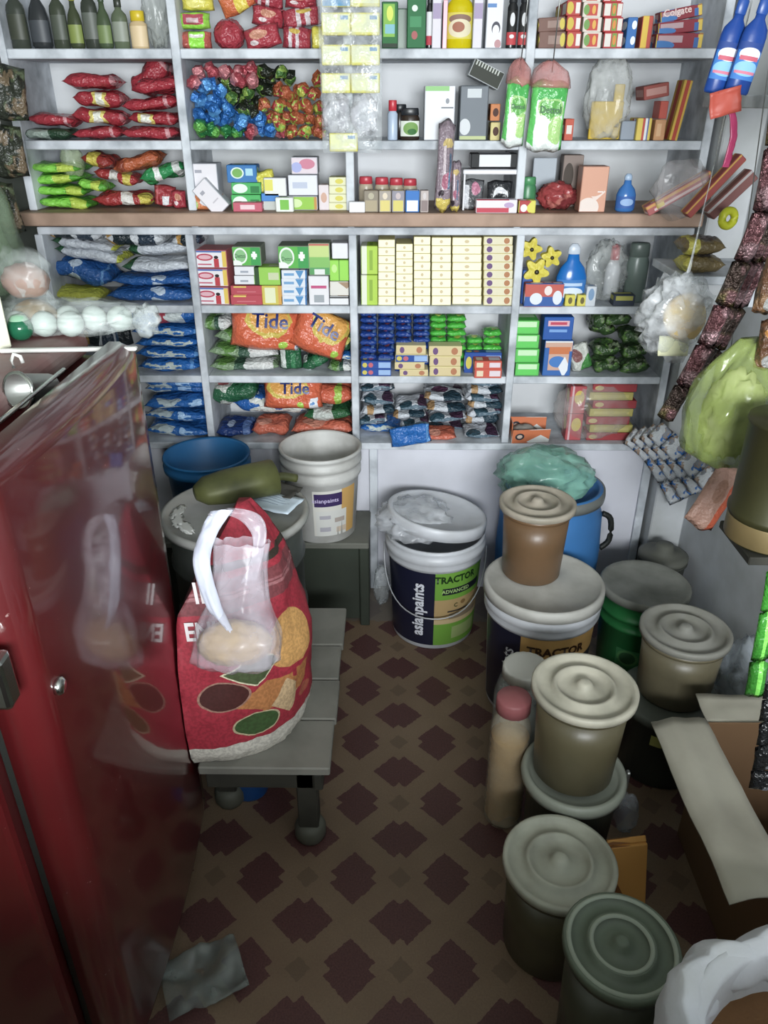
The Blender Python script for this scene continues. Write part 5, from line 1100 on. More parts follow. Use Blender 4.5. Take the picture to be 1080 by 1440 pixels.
bx('maroon_carton', 'maroon carton lying on small cartons at the right of the second shelf', 'box', (906, 118, 944, 138), pmat('maroon_c', '#9c4c44', [RC(0.5, 0.5, 0.4, 0.25, '#c08c84')], 0.4), None, 0.08, roll=-10, Y=YF + 0.035)
bx('grey_blue_carton', 'grey-blue small carton behind the striped one', 'box', (872, 170, 895, 194), C('grey_blue', '#7f8894', 0.5), None, 0.06, Y=YF + 0.02)
bx('red_small_carton', 'red carton under the maroon carton on the second shelf', 'box', (926, 142, 941, 167), C('red_small', '#b04a3c', 0.4), None, 0.06)

# ------------------------------------------------------------ third row, on the brown plank
m_lime = pmat('lime_pouch', '#4f9c1e', [EL(0.7, 0.1, 0.15, 0.2, '#b8cf3a'), RC(0.3, 0.1, 0.25, 0.1, '#7fd032')], 0.2, 0.7)
for k, (r, l, ro) in enumerate((((52, 278, 124, 297), 'green pouch at the bottom of the stack on the plank', 3), ((44, 265, 118, 281), 'green pouch second from the bottom on the plank', 1), ((34, 250, 112, 267), 'lime green pouch third from the bottom on the plank', -2), ((30, 236, 108, 252), 'green pouch on top of the stack on the plank', 1))):
    pk('green_pouch', l, r, m_lime, 0.14, roll=ro, group='green pouches on the plank')
q = P(104, 252, Y=SY + 0.05)
ob('plastic_bag', crumple('plastic_bag', 0.07, 0.06, 0.085, film('greenish_film', '#b7c6a0', 0.25, 0.6, 14), 91, 0.3, 3), None, (q.x, SY + 0.06, P(104, 250, Y=SY + .05).z), (0, 0, 0), 'greenish plastic bag on top of the green pouches', 'bag')
m_rg = pmat('red_silver_pouch', '#a02f30', [RC(0.55, 0.1, 0.1, 0.14, '#d6d2cc'), EL(0.85, 0.15, 0.1, 0.25, '#c9b83a')], 0.2, 0.7)
pk('red_pouch', 'red pouch with silver tag at the bottom front on the plank', (122, 272, 212, 297), m_rg, 0.12, roll=0)
pk('red_pouch', 'dull red pouch in the middle of the pile on the plank', (118, 246, 182, 268), m_rg, 0.12, roll=12)
pk('red_pouch', 'dark red pouch with yellow mark on top of the pile', (118, 224, 160, 248), pmat('dred', '#8c2c26', [EL(0.4, 0.2, 0.2, 0.25, '#c0b030')], 0.22, 0.7), 0.12, roll=10)
pk('orange_pouch', 'orange pouch on top of the pile on the plank', (150, 224, 222, 249), pmat('orp', '#b0562c', [RC(0.2, 0.2, 0.1, 0.3, '#8a3c26')], 0.22, 0.7), 0.12, roll=-14)
pk('green_white_pouch', 'green pouch with white tags tilted on the pile', (178, 242, 246, 268), pmat('gwp', '#1d8a4c', [RC(0.4, 0.15, 0.06, 0.2, '#e0e4e0'), RC(0.85, 0.2, 0.08, 0.3, '#c9cdc9')], 0.22, 0.6), 0.11, roll=-14)
pk('lime_pouch', 'lime green pouch at the foot of the red pile', (114, 258, 156, 275), m_lime, 0.10, roll=10)
fp('red_pouch', 'red pouch with silver stripe standing by the upright', (210, 263, 240, 297), pmat('red_stripe', '#9c2c34', [RC(0.65, 0.3, 0.15, 0.2, '#cfcfd2'), RC(0.25, 0.5, 0.05, 0.5, '#c05a60')], 0.22, 0.6), 0.04, roll=6)
fp('red_pouch', 'narrow dark red pouch squeezed against the upright', (236, 268, 254, 297), m_redp, 0.03)
# column 2 boxes
m_wp = pmat('white_script', '#d9d5da', [RC(0.35, 0.75, 0.12, 0.05, '#9a9aa4'), RC(0.6, 0.35, 0.2, 0.02, '#b9b4bc')], 0.45)
bx('white_carton', 'white carton at the left on the plank', 'box', (268, 230, 304, 274), m_wp, m_whiteside, 0.07)
bx('white_carton', 'white carton tilted against another on the plank', 'box', (300, 246, 322, 290), m_wp, m_whiteside, 0.05, roll=-42, Y=SY - 0.01)
fp('orange_packet', 'orange and green packet lying before the white carton', (264, 272, 312, 296), pmat('og_packet', '#c8743c', [EL(0.5, 0.5, 0.2, 0.25, '#d9dce4'), EL(0.1, 0.3, 0.15, 0.3, '#8fae3a')], 0.3, 0.4), 0.03, Y=SY + 0.0)
m_dbl = pmat('blue_soap', '#2f74b4', [EL(0.35, 0.55, 0.22, 0.32, '#cfe0d4'), EL(0.35, 0.55, 0.17, 0.25, '#6fa84c'), RC(0.75, 0.6, 0.12, 0.2, '#9fd0e0')], 0.35)
bx('soap_carton', 'blue soap carton with a green disc on the plank', 'box', (320, 232, 360, 257), m_dbl, None, 0.06, Y=YF + 0.02)
for k in range(2): bx('soap_carton', ['green and white soap carton at the bottom on the plank', 'green and white soap carton under the blue one'][k], 'box', (326, 274 - 17 * k, 366, 290 - 17 * k), pmat('gw_soap', '#3fae58', [EL(0.3, 0.5, 0.25, 0.4, '#d8e8da'), RC(0.8, 0.4, 0.15, 0.3, '#1f7a3c')], 0.35), None, 0.06)
bx('pink_carton', 'pink flat carton lying at the front of the plank', 'box', (328, 285, 368, 296), pmat('pinkflat', '#c0566a', [RC(0.5, 0.5, 0.25, 0.25, '#e0c0c6')], 0.35), None, 0.05, Y=SY - 0.02)
fp('yellow_packet', 'yellow crumpled packet on the blue cartons', (358, 240, 386, 272), pmat('yel_cr', '#d3cc2c', [], 0.3, 0.6), 0.03, roll=-15)
bx('white_carton', 'white and yellow carton beside the yellow packet', 'box', (372, 250, 402, 276), pmat('wy_carton', '#dcdcd8', [RC(0.2, 0.6, 0.2, 0.3, '#d8d24a')], 0.4), m_whiteside, 0.05)
bx('blue_small_carton', 'small blue carton at the front of the plank', 'box', (368, 272, 392, 283), C('sm_blue', '#2f78c0'), None, 0.05)
bx('silver_packet', 'silvery packet under the small blue carton', 'box', (370, 283, 390, 296), C('silver_pk', '#b9bdb9', 0.25), None, 0.05)
for k in range(3): bx('soap_carton', ['lime soap carton lying right of the white tag', 'white carton with faint print on the lime one', 'pink and white carton on top beside the strip'][k], 'box', [(404, 276, 446, 296), (406, 246, 446, 275), (410, 221, 446, 245)][k],
   [pmat('lime_soap', '#8cc032', [EL(0.3, 0.5, 0.2, 0.3, '#c9dea0'), RC(0.95, 0.5, 0.06, 0.5, '#c08a3c')], 0.35), pmat('faint_white', '#d8dae2', [RC(0.4, 0.5, 0.25, 0.15, '#b4bcd0')], 0.4), pmat('pinkwhite', '#d6c8d0', [EL(0.6, 0.6, 0.3, 0.3, '#c87890'), EL(0.2, 0.4, 0.2, 0.3, '#a0a8d8')], 0.4)][k], m_whiteside, 0.06)
bx('white_tag', 'small white and green tag carton before the lime soap', 'box', (388, 278, 412, 295), pmat('wtag', '#dadfd8', [RC(0.5, 0.5, 0.25, 0.35, '#6fb83a')], 0.4), None, 0.02, Y=SY - 0.025)
bx('white_small_carton', 'small pale pink carton beside the yellow soap stack', 'box', (449, 260, 462, 297), pmat('ppink', '#d8cdd0', [EL(0.5, 0.5, 0.3, 0.2, '#c9a08c')], 0.4), None, 0.05)
m_ys = pmat('pale_yellow_soap', '#d8d8b0', [EL(0.5, 0.5, 0.2, 0.3, '#cfc43c'), RC(0.5, 0.04, 0.5, 0.05, '#b4b48a')], 0.4)
for k in range(4): bx('soap_bar', 'pale yellow soap bar on the plank, %s of the stack' % ('bottom', 'second', 'third', 'top')[k], 'soap', (463, 285 - 12 * k, 491, 297 - 12 * k), m_ys, None, 0.05)
bx('white_tag', 'thin white tag at the edge of the plank below the strip', 'box', (491, 284, 513, 293), C('wt', '#dedfe2', 0.5), None, 0.02, Y=SY - 0.035)
# column 3
for k, x in enumerate((515, 537, 557, 576)):
    bottle('red_cap_jar', ['red-capped jar at the left of the row on the plank', 'red-capped jar second in the row on the plank', 'red-capped jar third in the row on the plank', 'red-capped jar at the right of the row on the plank'][k], x, 297, 252 + k, 20, C('jar_grey', '#a89c88', 0.3), C('red_cap2', '#b03a46'), None, 'jar', Y=SY + 0.06, group='red-capped jars')
m_tinb = [pmat('rowbox%d' % k, c, [RC(0.5, 0.3, 0.4, 0.25, d), EL(0.5, 0.75, 0.2, 0.15, e)], 0.35) for k, (c, d, e) in enumerate((('#8a8070', '#a89a7c', '#b0a890'), ('#a39a90', '#d3c46a', '#d8c9b0'), ('#8f8c98', '#cfc25c', '#c0b0b0'), ('#2f74c0', '#e0e4ea', '#2f74c0'), ('#b8aca8', '#8a7a78', '#c8c0c0')))]
for k, (a, b) in enumerate(((512, 532), (533, 550), (551, 569), (570, 590), (591, 603))):
    bx('small_carton', ['brownish small carton before the red-capped jars', 'grey and yellow small carton before the jars', 'lilac and yellow small carton before the jars', 'blue and white small carton before the jars', 'grey narrow carton before the jars'][k], 'box', (a, 268, b, 299), m_tinb[k], None, 0.03, Y=SY - 0.03)
# tall foil packets
m_foil = pmat('incense_foil', '#8a7a84', [EL(0.55, 0.78, 0.3, 0.06, '#c9b06a'), RC(0.4, 0.5, 0.08, 0.25, '#d8c9d0'), EL(0.6, 0.35, 0.3, 0.08, '#b06a80'), RC(0.5, 0.08, 0.5, 0.05, '#cfb84a'), EL(0.3, 0.2, 0.2, 0.05, '#3a3038'), RC(0.75, 0.45, 0.06, 0.2, '#54708c')], 0.2, 0.5, 40)
fp('foil_packet', 'tall pinkish foil packet standing in front of the plank', (612, 168, 640, 298), m_foil, 0.035, Y=SY - 0.05, roll=2)
fp('foil_packet', 'shorter foil packet beside the tall pinkish one', (633, 226, 650, 298), m_foil, 0.025, Y=SY - 0.03)
t = thing('white_tray', 'white tray stand bridging over the black pouches on the plank', 'tray', (P(690, 297, Y=SY + 0.03).x, SY + 0.05, ZC + 0.001))
zz = P(690, 246, Y=SY + 0.01).z - ZC
ob('tray_board', box_mesh('tray_board', 0.165, 0.08, 0.012, m_white, 0.002), t, (0, 0, zz)); ob('side_panel', box_mesh('side_panel', 0.005, 0.08, zz, m_white, 0.001), t, (-0.078, 0, 0)); ob('side_panel', box_mesh('side_panel', 0.005, 0.08, zz, m_white, 0.001), t, (0.078, 0, 0))
bx('black_white_carton', 'black and white carton lying on the white tray', 'box', (662, 216, 728, 236), pmat('bw_carton', '#26282a', [RC(0.52, 0.5, 0.34, 0.42, '#d9dbe0')], 0.35), None, 0.06, Y=SY + 0.02)
bpz = P(690, 297, Y=SY).z
fp('black_pouch', 'silvery black pouch under the white tray, left one', (648, 252, 682, 296), pmat('silver_blk', '#5c5e62', [EL(0.6, 0.7, 0.2, 0.2, '#c07a94'), RC(0.2, 0.4, 0.1, 0.4, '#c9cbd0')], 0.2, 0.6), 0.025, Y=SY + 0.02)
fp('black_pouch', 'black pouch with a white arc under the white tray', (684, 254, 722, 294), pmat('blk_arc', '#2e3034', [EL(0.5, 0.45, 0.3, 0.35, '#d5d6da'), EL(0.5, 0.3, 0.3, 0.3, '#2e3034')], 0.22, 0.5), 0.025, Y=SY + 0.02)
bx('red_white_carton', 'long red and white carton lying at the edge of the plank', 'box', (669, 281, 728, 300), pmat('rw_long', '#dcd6dc', [RC(0.4, 0.2, 0.4, 0.2, '#c0384c'), EL(0.8, 0.6, 0.12, 0.2, '#b49ac0')], 0.35), None, 0.04, Y=SY - 0.045)
bx('red_small_carton', 'small red carton with yellow corner at the edge of the plank', 'box', (729, 282, 754, 299), pmat('red_yc', '#b0383c', [('d', 0.9, 0.4, 0.5, 0.8, '#d3cc3a'), EL(0.3, 0.4, 0.2, 0.3, '#e0d8d8')], 0.35), None, 0.04, Y=SY - 0.045)
bottle('green_cup', 'dark green plastic bottle behind the small red carton', 740, 296, 250, 22, C('cupgreen', '#3f7a52'), C('cupgreen2', '#4a8a5c'), None, 'jar', Y=SY + 0.04)
# column 4
m_rb = pmat('red_film', '#9c3a3c', [], 0.25, 0.6, 20, ['#b86a60', '#7a2c30'])
q = P(780, 297, Y=SY + 0.05); ob('red_bag', crumple('red_bag', 0.115, 0.09, 0.075, m_rb, 95, 0.25, 4), None, (q.x, SY + 0.04, ZC + 0.001), (0, 0, 0), 'crumpled red plastic bag on the plank', 'bag')
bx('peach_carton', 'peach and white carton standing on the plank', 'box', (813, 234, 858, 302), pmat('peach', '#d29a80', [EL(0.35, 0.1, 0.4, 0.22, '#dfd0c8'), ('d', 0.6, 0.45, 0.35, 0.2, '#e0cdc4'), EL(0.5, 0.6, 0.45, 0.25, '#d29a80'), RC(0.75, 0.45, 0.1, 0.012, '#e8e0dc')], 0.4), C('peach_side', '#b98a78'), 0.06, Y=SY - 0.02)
bottle('blue_bottle', 'blue plastic bottle with a pale tip on the plank', 877, 299, 246, 27, C('clear_blue', '#3d6fae', 0.2), C('pale_tip', '#9fb4cc'), pmat('blue_lab', '#2f5fa8', [EL(0.5, 0.5, 0.3, 0.3, '#8fb0dc')], 0.3), 'flask', Y=SY)
q = P(790, 240, Y=SY + 0.12)
bx('grey_card', 'grey card leaning behind the red plastic bag', 'box', (745, 222, 784, 296), C('pale_grey_card', '#aeb6be', 0.6), None, 0.012, Y=SY + 0.14)
bx('brown_carton', 'brown carton standing behind the peach carton', 'box', (786, 218, 822, 296), pmat('brn_back', '#8c7c74', [EL(0.3, 0.6, 0.25, 0.25, '#4a4038')], 0.5), None, 0.05, Y=SY + 0.10)
# ------------------------------------------------------------ lower unit, first row
ORD = ('first', 'second', 'third', 'fourth', 'fifth', 'sixth', 'seventh', 'eighth', 'ninth', 'tenth')
def lev(k, n): return 'bottom one' if k == 0 else ('top one' if k == n - 1 else ORD[k] + ' from the bottom')
m_ww = pmat('white_wash_pouch', '#c3c9d2', [EL(0.06, 0.4, 0.10, 0.5, '#2c5a3c'), RC(0.96, 0.3, 0.04, 0.6, '#c9cf3a'), EL(0.7, 0.5, 0.12, 0.3, '#d9dde2')], 0.25, 0.7)
m_wd = pmat('white_dark_pouch', '#c3c7cc', [EL(0.35, 0.3, 0.2, 0.4, '#1e2a30'), EL(0.75, 0.2, 0.15, 0.35, '#2c3a4a'), EL(0.15, 0.2, 0.1, 0.2, '#b98a3c')], 0.25, 0.7)
m_bw = pmat('blue_wash_pouch', '#1f5ea6', [EL(0.5, 0.15, 0.10, 0.12, '#c3d4e6'), RC(0.93, 0.5, 0.02, 0.5, '#5c94d0')], 0.22, 0.7)
WW = [((150, 407, 270, 425), m_bw, 'blue', 'at the bottom right', 0), ((140, 393, 268, 410), m_bw, 'blue', 'second from the bottom at the right', 0), ((68, 376, 158, 410), m_bw, 'blue', 'sloping at the left', 13),
      ((165, 377, 264, 397), m_ww, 'white', 'just above the blue ones at the right', 0), ((74, 365, 170, 388), m_ww, 'white', 'sloping above the blue one at the left', 11), ((160, 357, 262, 380), m_ww, 'white', 'in the third layer at the right', -2),
      ((72, 352, 160, 372), m_ww, 'white', 'in the middle layer at the left', 8), ((142, 333, 232, 360), m_wd, 'white and dark', 'on top in the middle', 2), ((70, 334, 150, 358), m_wd, 'white and dark', 'on top at the left', 4), ((222, 333, 266, 358), m_wd, 'white and dark', 'on top at the right', -8)]
for r, m, c, w, ro in WW: pk('washing_powder_pouch', '%s pouch %s of the upper left pile' % (c, w), r, m, 0.15, roll=ro, group='white and blue pouches in the upper left pile')
pk('yellow_pouch', 'bright yellow pouch under the blue sloping one', (72, 408, 136, 427), pmat('bright_yellow', '#c9cc2c', [], 0.3, 0.6), 0.12, roll=4)
# soap cartons
m_lif = pmat('soap_redwhite', '#dcd8dc', [RC(0.5, 0.94, 0.5, 0.07, '#4a6cb0'), EL(0.3, 0.6, 0.26, 0.2, '#b83a54'), EL(0.3, 0.6, 0.2, 0.12, '#d8a8b2'), RC(0.28, 0.2, 0.22, 0.04, '#c05a70'), RC(0.66, 0.28, 0.08, 0.24, '#b8323e'), EL(0.66, 0.6, 0.07, 0.09, '#2a2024'), RC(0.93, 0.5, 0.08, 0.44, '#d8b83a')], 0.35)
for k in range(3): bx('soap_carton', 'red and white soap carton with a child figure, %s' % lev(k, 3), 'soap', (280 - 1.5 * k, 404 - 26 * k, 322 - 1.5 * k, 429 - 26 * k), m_lif, C('soap_red_side', '#b8686c'), 0.10, yaw=-3, group='red and white soap cartons')
m_det = pmat('soap_green', '#4fae3c', [EL(0.28, 0.52, 0.24, 0.42, '#dfe6dc'), EL(0.28, 0.52, 0.19, 0.33, '#7fb87a'), RC(0.82, 0.5, 0.18, 0.5, '#2f9a48'), RC(0.76, 0.55, 0.05, 0.2, '#e6f0e4'), RC(0.76, 0.55, 0.10, 0.09, '#e6f0e4'), EL(0.12, 0.1, 0.2, 0.2, '#e2e6e0')], 0.35)
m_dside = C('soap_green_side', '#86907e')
deep = mat('deep_green_ink', '#1c5a2c', 0.5)
for r, l in (((328, 347, 366, 374), 'green and white soap carton above the white bars'), ((392, 346, 434, 378), 'larger green and white soap carton above the blue and white ones')):
    t = bx('soap_carton', l, 'soap', r, m_det, m_dside, 0.09)
    w = t.dimensions.x; lettering('Dettol', 0.016, deep, t, (-0.018, -0.0458, 0.027), STAND, 0.75, 0.0001)
for k in range(2):
    bx('soap_bar', ['white wrapped soap bar, lower of two', 'white wrapped soap bar, upper of two'][k], 'soap', (330, 388 - 13 * k, 357, 400 - 13 * k), pmat('white_bar', '#d9d9de', [RC(0.5, 0.4, 0.2, 0.12, '#9aa0ac')], 0.4), None, 0.06)
    bx('soap_bar', ['red wrapped soap bar, lower of two', 'red wrapped soap bar, upper of two'][k], 'soap', (325, 415 - 13 * k, 368, 429 - 14 * k), pmat('red_bar', '#b4404e', [RC(0.3, 0.9, 0.2, 0.1, '#d8c04a'), RC(0.5, 0.35, 0.3, 0.05, '#c86a74')], 0.3), None, 0.07)
    bx('soap_bar', ['yellow soap packet under the green one', 'green soap packet on the yellow one'][k], 'soap', [(369, 402, 397, 427), (358, 376, 393, 401)][k], [pmat('ylw_soap', '#c8b83a', [RC(0.4, 0.5, 0.25, 0.4, '#d8dcb4'), RC(0.9, 0.5, 0.12, 0.5, '#d09a3a')], 0.35), pmat('grn_soap', '#8cc43a', [RC(0.1, 0.5, 0.1, 0.5, '#2c4a28'), RC(0.75, 0.5, 0.2, 0.2, '#c0c8a0')], 0.35)][k], None, 0.06)
m_bwq = pmat('bluewhite_soap', '#d3d8e0', [('d', 0.72, 0.9, 0.16, 0.9, '#4a8cc0'), RC(0.98, 0.5, 0.04, 0.5, '#3a78b4'), RC(0.3, 0.5, 0.2, 0.15, '#6a9cc8')], 0.35)
for k in range(4): bx('soap_bar', 'blue and white soap bar, %s' % lev(k, 4), 'soap', (396, 416 - 12 * k, 431, 428 - 12 * k), m_bwq, None, 0.06, group='blue and white soap bars')
bx('white_carton', 'white carton with pink lettering and a barcode', 'box', (435, 388, 462, 429), pmat('white_pinktext', '#dcdade', [RC(0.5, 0.62, 0.38, 0.05, '#c04a7c'), RC(0.5, 0.22, 0.25, 0.13, '#9aa0a6')], 0.4), m_whiteside, 0.07)
bx('green_carton', 'tall pale green carton on the white one with a barcode', 'box', (435, 342, 463, 387), pmat('green_grad', '#bcd07a', [RC(0.5, 0.35, 0.5, 0.22, '#7cb858'), RC(0.5, 0.1, 0.5, 0.14, '#4f9a58'), RC(0.5, 0.96, 0.5, 0.04, '#c06a5a'), RC(0.5, 0.1, 0.25, 0.09, '#d8dcd8')], 0.35), C('grn_grad_side', '#9aa890'), 0.07)
for k, (r, l, m) in enumerate((((464, 417, 490, 430), 'white and black flat carton by the upright', pmat('wb_flat', '#dcdcde', [RC(0.5, 0.9, 0.5, 0.12, '#2e2e30')], 0.4)), ((464, 396, 490, 416), 'white and brown flat carton by the upright', pmat('wbr_flat', '#d6d2ca', [('d', 0.9, 1.0, 0.5, 0.5, '#a08468')], 0.4)),
                              ((464, 366, 490, 395), 'lime green pair of soaps by the upright', pmat('lime_pair', '#8fd43a', [RC(0.5, 0.5, 0.03, 0.5, '#5f9a28'), EL(0.25, 0.6, 0.14, 0.2, '#b8e080')], 0.3)), ((467, 342, 489, 364), 'small white carton on the lime soaps', m_white))):
    bx('small_carton', l, 'box', r, m, None, 0.06)
# cream cartons
m_lg = pmat('lime_carton', '#a8cc2c', [RC(0.15, 0.5, 0.2, 0.5, '#d8dcc8'), RC(0.6, 0.5, 0.1, 0.35, '#86aa24')], 0.4)
for k in range(2): bx('lime_carton', ['lime and white carton at the left of the cream cartons, lower', 'lime and white carton at the left of the cream cartons, upper'][k], 'box', (508, 387 - 41 * k, 531, 427 - 41 * k), m_lg, None, 0.08)
m_cr = pmat('cream_carton', '#f0edca', [EL(0.5, 0.5, 0.08, 0.2, '#cdb98e'), RC(0.5, 0.03, 0.5, 0.03, '#cfc594')], 0.4)
m_cr2 = pmat('cream_carton_mark', '#d9d2b2', [EL(0.2, 0.5, 0.1, 0.35, '#6a4c7c'), EL(0.8, 0.5, 0.1, 0.35, '#b0764a'), RC(0.5, 0.03, 0.5, 0.04, '#b8a878')], 0.4)
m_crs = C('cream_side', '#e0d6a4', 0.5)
n_st = 0
for j, (a, b, top) in enumerate(((532, 556, 337), (557, 581, 343), (582, 606, 333), (607, 635, 334), (636, 678, 334), (680, 722, 333))):
    n = 8; h = (428 - top) / n
    for k in range(n):
        bx('cream_carton', 'cream carton in the %s column of the cream stack, %s' % (ORD[j], lev(k, n)), 'box', (a, 428 - h * (k + 1), b - 0.6, 428 - h * k - 0.3), m_cr if j < 5 else m_cr2, m_crs, 0.10, Y=YF + (0.012 if j in (1, 4) else 0.0), group='stack of cream cartons')
# column 4
m_yt = pmat('yellow_foam', '#d3c41e', [EL(0.4, 0.45, 0.12, 0.15, '#3a3420')], 0.5, 0.3)
for k, (r, l, ro) in enumerate((((735, 366, 772, 396), 'yellow star-shaped scrubber with a dark centre, lower left', 10), ((733, 336, 765, 368), 'yellow star-shaped scrubber with a dark centre, upper left', -12), ((760, 346, 790, 376), 'yellow star-shaped scrubber with a dark centre, right', 20))):
    x0, x1, z0, z1 = wrect(r, SY + 0.03); w = (x1 - x0) / 2
    bm = bmesh.new(); n = 60; A = []; B = []
    for i in range(n):
        a = 2 * math.pi * i / n; rr = w * (0.86 + 0.22 * math.cos(5 * a + k))
        A.append(bm.verts.new((rr * math.cos(a), -0.012, rr * math.sin(a)))); B.append(bm.verts.new((rr * math.cos(a), 0.012, rr * math.sin(a))))
    ca, cb_ = bm.verts.new((0, -0.02, 0)), bm.verts.new((0, 0.02, 0))
    for i in range(n):
        j = (i + 1) % n
        bm.faces.new((A[i], A[j], B[j], B[i])); bm.faces.new((ca, A[j], A[i])); bm.faces.new((cb_, B[i], B[j]))
    bmesh.ops.recalc_face_normals(bm, faces=bm.faces)
    t = thing('star_scrubber', l, 'scrubber', ((x0 + x1) / 2, SY + 0.03 + 0.03 * (k == 1), (z0 + z1) / 2), (0, R(ro), 0), 'yellow star scrubbers')
    ob('foam', mesh_from(bm, 'foam', m_yt, False), t)
    ob('dark_centre', lathe('dark_centre', [(w * 0.2, 0), (w * 0.18, 0.004), (0, 0.005)], C('dark_dot', '#332e1c'), 16), t, (0, -0.018, 0), (R(90), 0, 0))
bottle('blue_flask', 'bright blue flask-shaped cleaner bottle with white lettering', 800, 424, 340, 42, C('bright_blue', '#1d68b4', 0.2), C('white_nozzle', '#c3ccd8'), pmat('flask_lab', '#2f78c0', [EL(0.5, 0.3, 0.35, 0.3, '#cfdcec'), RC(0.5, 0.75, 0.3, 0.08, '#b4cce8')], 0.3), 'flask', flat=0.5)
bx('blue_carton', 'dark blue carton at the left behind the red and blue one', 'box', (732, 380, 750, 424), C('dkblue', '#1f4c94'), None, 0.05, Y=YF + 0.02)
bx('red_blue_carton', 'red and blue carton with white patches before the blue flask', 'box', (737, 399, 794, 426), pmat('redblue', '#2f5ca4', [RC(0.5, 0.72, 0.5, 0.28, '#c0564a'), EL(0.3, 0.35, 0.16, 0.25, '#d6dce6'), EL(0.6, 0.7, 0.1, 0.2, '#e2d4d0'), EL(0.85, 0.4, 0.12, 0.3, '#d6dce6')], 0.35), None, 0.03, Y=SY - 0.004)
for k in range(2): bx('yellow_tub', ['small yellow tablet pack left of two on the shelf edge', 'small yellow tablet pack right of two on the shelf edge'][k], 'box', (794 + 17 * k, 415, 810 + 17 * k, 430), pmat('ytab', '#cfc43a', [EL(0.5, 0.5, 0.2, 0.3, '#6a6030')], 0.4), None, 0.03, Y=SY + 0.006)
q = P(846, 430, Y=SY + 0.08)
cbg = thing('clear_bag', 'clear plastic bag with a small white bottle on the first lower shelf', 'bag', (q.x, SY + 0.08, ZD + 0.001))
ob('film', crumple('film', 0.13, 0.11, 0.18, film('bag_film2', '#d2d6d4', 0.18, 0.5, 14), 83, 0.3, 4), cbg)
ob('bottle_body', lathe('bottle_body', [(0, 0.0), (0.02, 0), (0.022, 0.01), (0.022, 0.08), (0.01, 0.11), (0, 0.11)], m_white, 20), cbg, (0.02, 0, 0.012)); ob('bottle_cap', lathe('bottle_cap', [(0.011, 0.105), (0.014, 0.107), (0.012, 0.145), (0, 0.15)], C('red_cap', '#b83440'), 16), cbg, (0.02, 0, 0.012))
bottle('grey_bottle', 'grey-green bottle at the right of the clear bag', 889, 428, 346, 30, C('greygreen', '#6c7a74', 0.3), C('greygreen_cap', '#59645f'), None, 'jar', Y=SY + 0.07)
bx('white_small_carton', 'tiny white cube carton before the clear bag', 'box', (823, 403, 840, 428), pmat('cube', '#c9d0d8', [EL(0.5, 0.6, 0.3, 0.3, '#7a9cc0')], 0.4), None, 0.03, Y=SY + 0.004)
bx('dark_yellow_carton', 'small yellow and dark flat carton at the right', 'box', (862, 415, 894, 428), pmat('dkyel', '#3a4252', [RC(0.5, 0.7, 0.4, 0.2, '#b4b04a')], 0.4), None, 0.04, Y=SY + 0.01)
m_yb = pmat('yellow_brown_pouch', '#6a5a34', [RC(0.15, 0.5, 0.12, 0.5, '#b8b03a'), EL(0.6, 0.5, 0.25, 0.3, '#4a4038')], 0.3, 0.6)
for k in range(2): pk('yellow_brown_pouch', ['brown pouch with yellow end lying on the right, lower', 'brown pouch with yellow end lying on the right, upper'][k], (962, 362 - 24 * k, 1024, 386 - 24 * k), m_yb, 0.10, Y=1.95)
rs = thing('corner_ledge', 'short board ledge beside the pilaster carrying the brown pouches', 'shelf', (0.86, 2.0, 0))
zq = P(990, 388, Y=1.95).z
part_box('board', rs, P(960, 388, Y=1.95).x, XR, 1.94, 2.195, zq - 0.02, zq, m_board); part_box('bracket', rs, XR - 0.015, XR, 2.05, 2.07, zq - 0.1, zq - 0.02, m_board)

# ------------------------------------------------------------ lower unit, second row
m_bl = pmat('blue_powder', '#1763b2', [EL(0.5, 0.12, 0.2, 0.16, '#cfd8d8'), EL(0.42, 0.1, 0.08, 0.1, '#b03a4c'), RC(0.04, 0.5, 0.03, 0.5, '#5c9cdc')], 0.2, 0.8, 30)
m_bl2 = pmat('blue_powder_plain', '#1668b8', [RC(0.5, 0.03, 0.3, 0.02, '#b8c4c0'), RC(0.95, 0.5, 0.03, 0.5, '#5c9cdc')], 0.2, 0.8, 30)
for k, r in enumerate(((196, 508, 278, 529), (192, 495, 279, 511), (190, 482, 280, 497), (186, 468, 279, 485), (166, 442, 277, 471))):
    pk('blue_powder_pouch', 'blue washing powder pouch on the middle left shelf, %s' % lev(k, 5), r, m_bl if k == 4 else m_bl2, 0.17, roll=(0, 1, -1, 1, -5)[k], group='blue pouches on the middle left shelf')
fp('white_black_pouch', 'white and black pouch standing behind the refrigerator corner', (112, 433, 158, 490), m_wd, 0.04, roll=6)
fp('dark_pouch', 'dark pouch with yellow mark beside the blue stack', (146, 436, 176, 490), pmat('dark_mark', '#22282c', [EL(0.6, 0.6, 0.3, 0.2, '#a89a44'), EL(0.3, 0.3, 0.2, 0.2, '#35506a')], 0.3, 0.6), 0.035, roll=-5, Y=YF + 0.05)
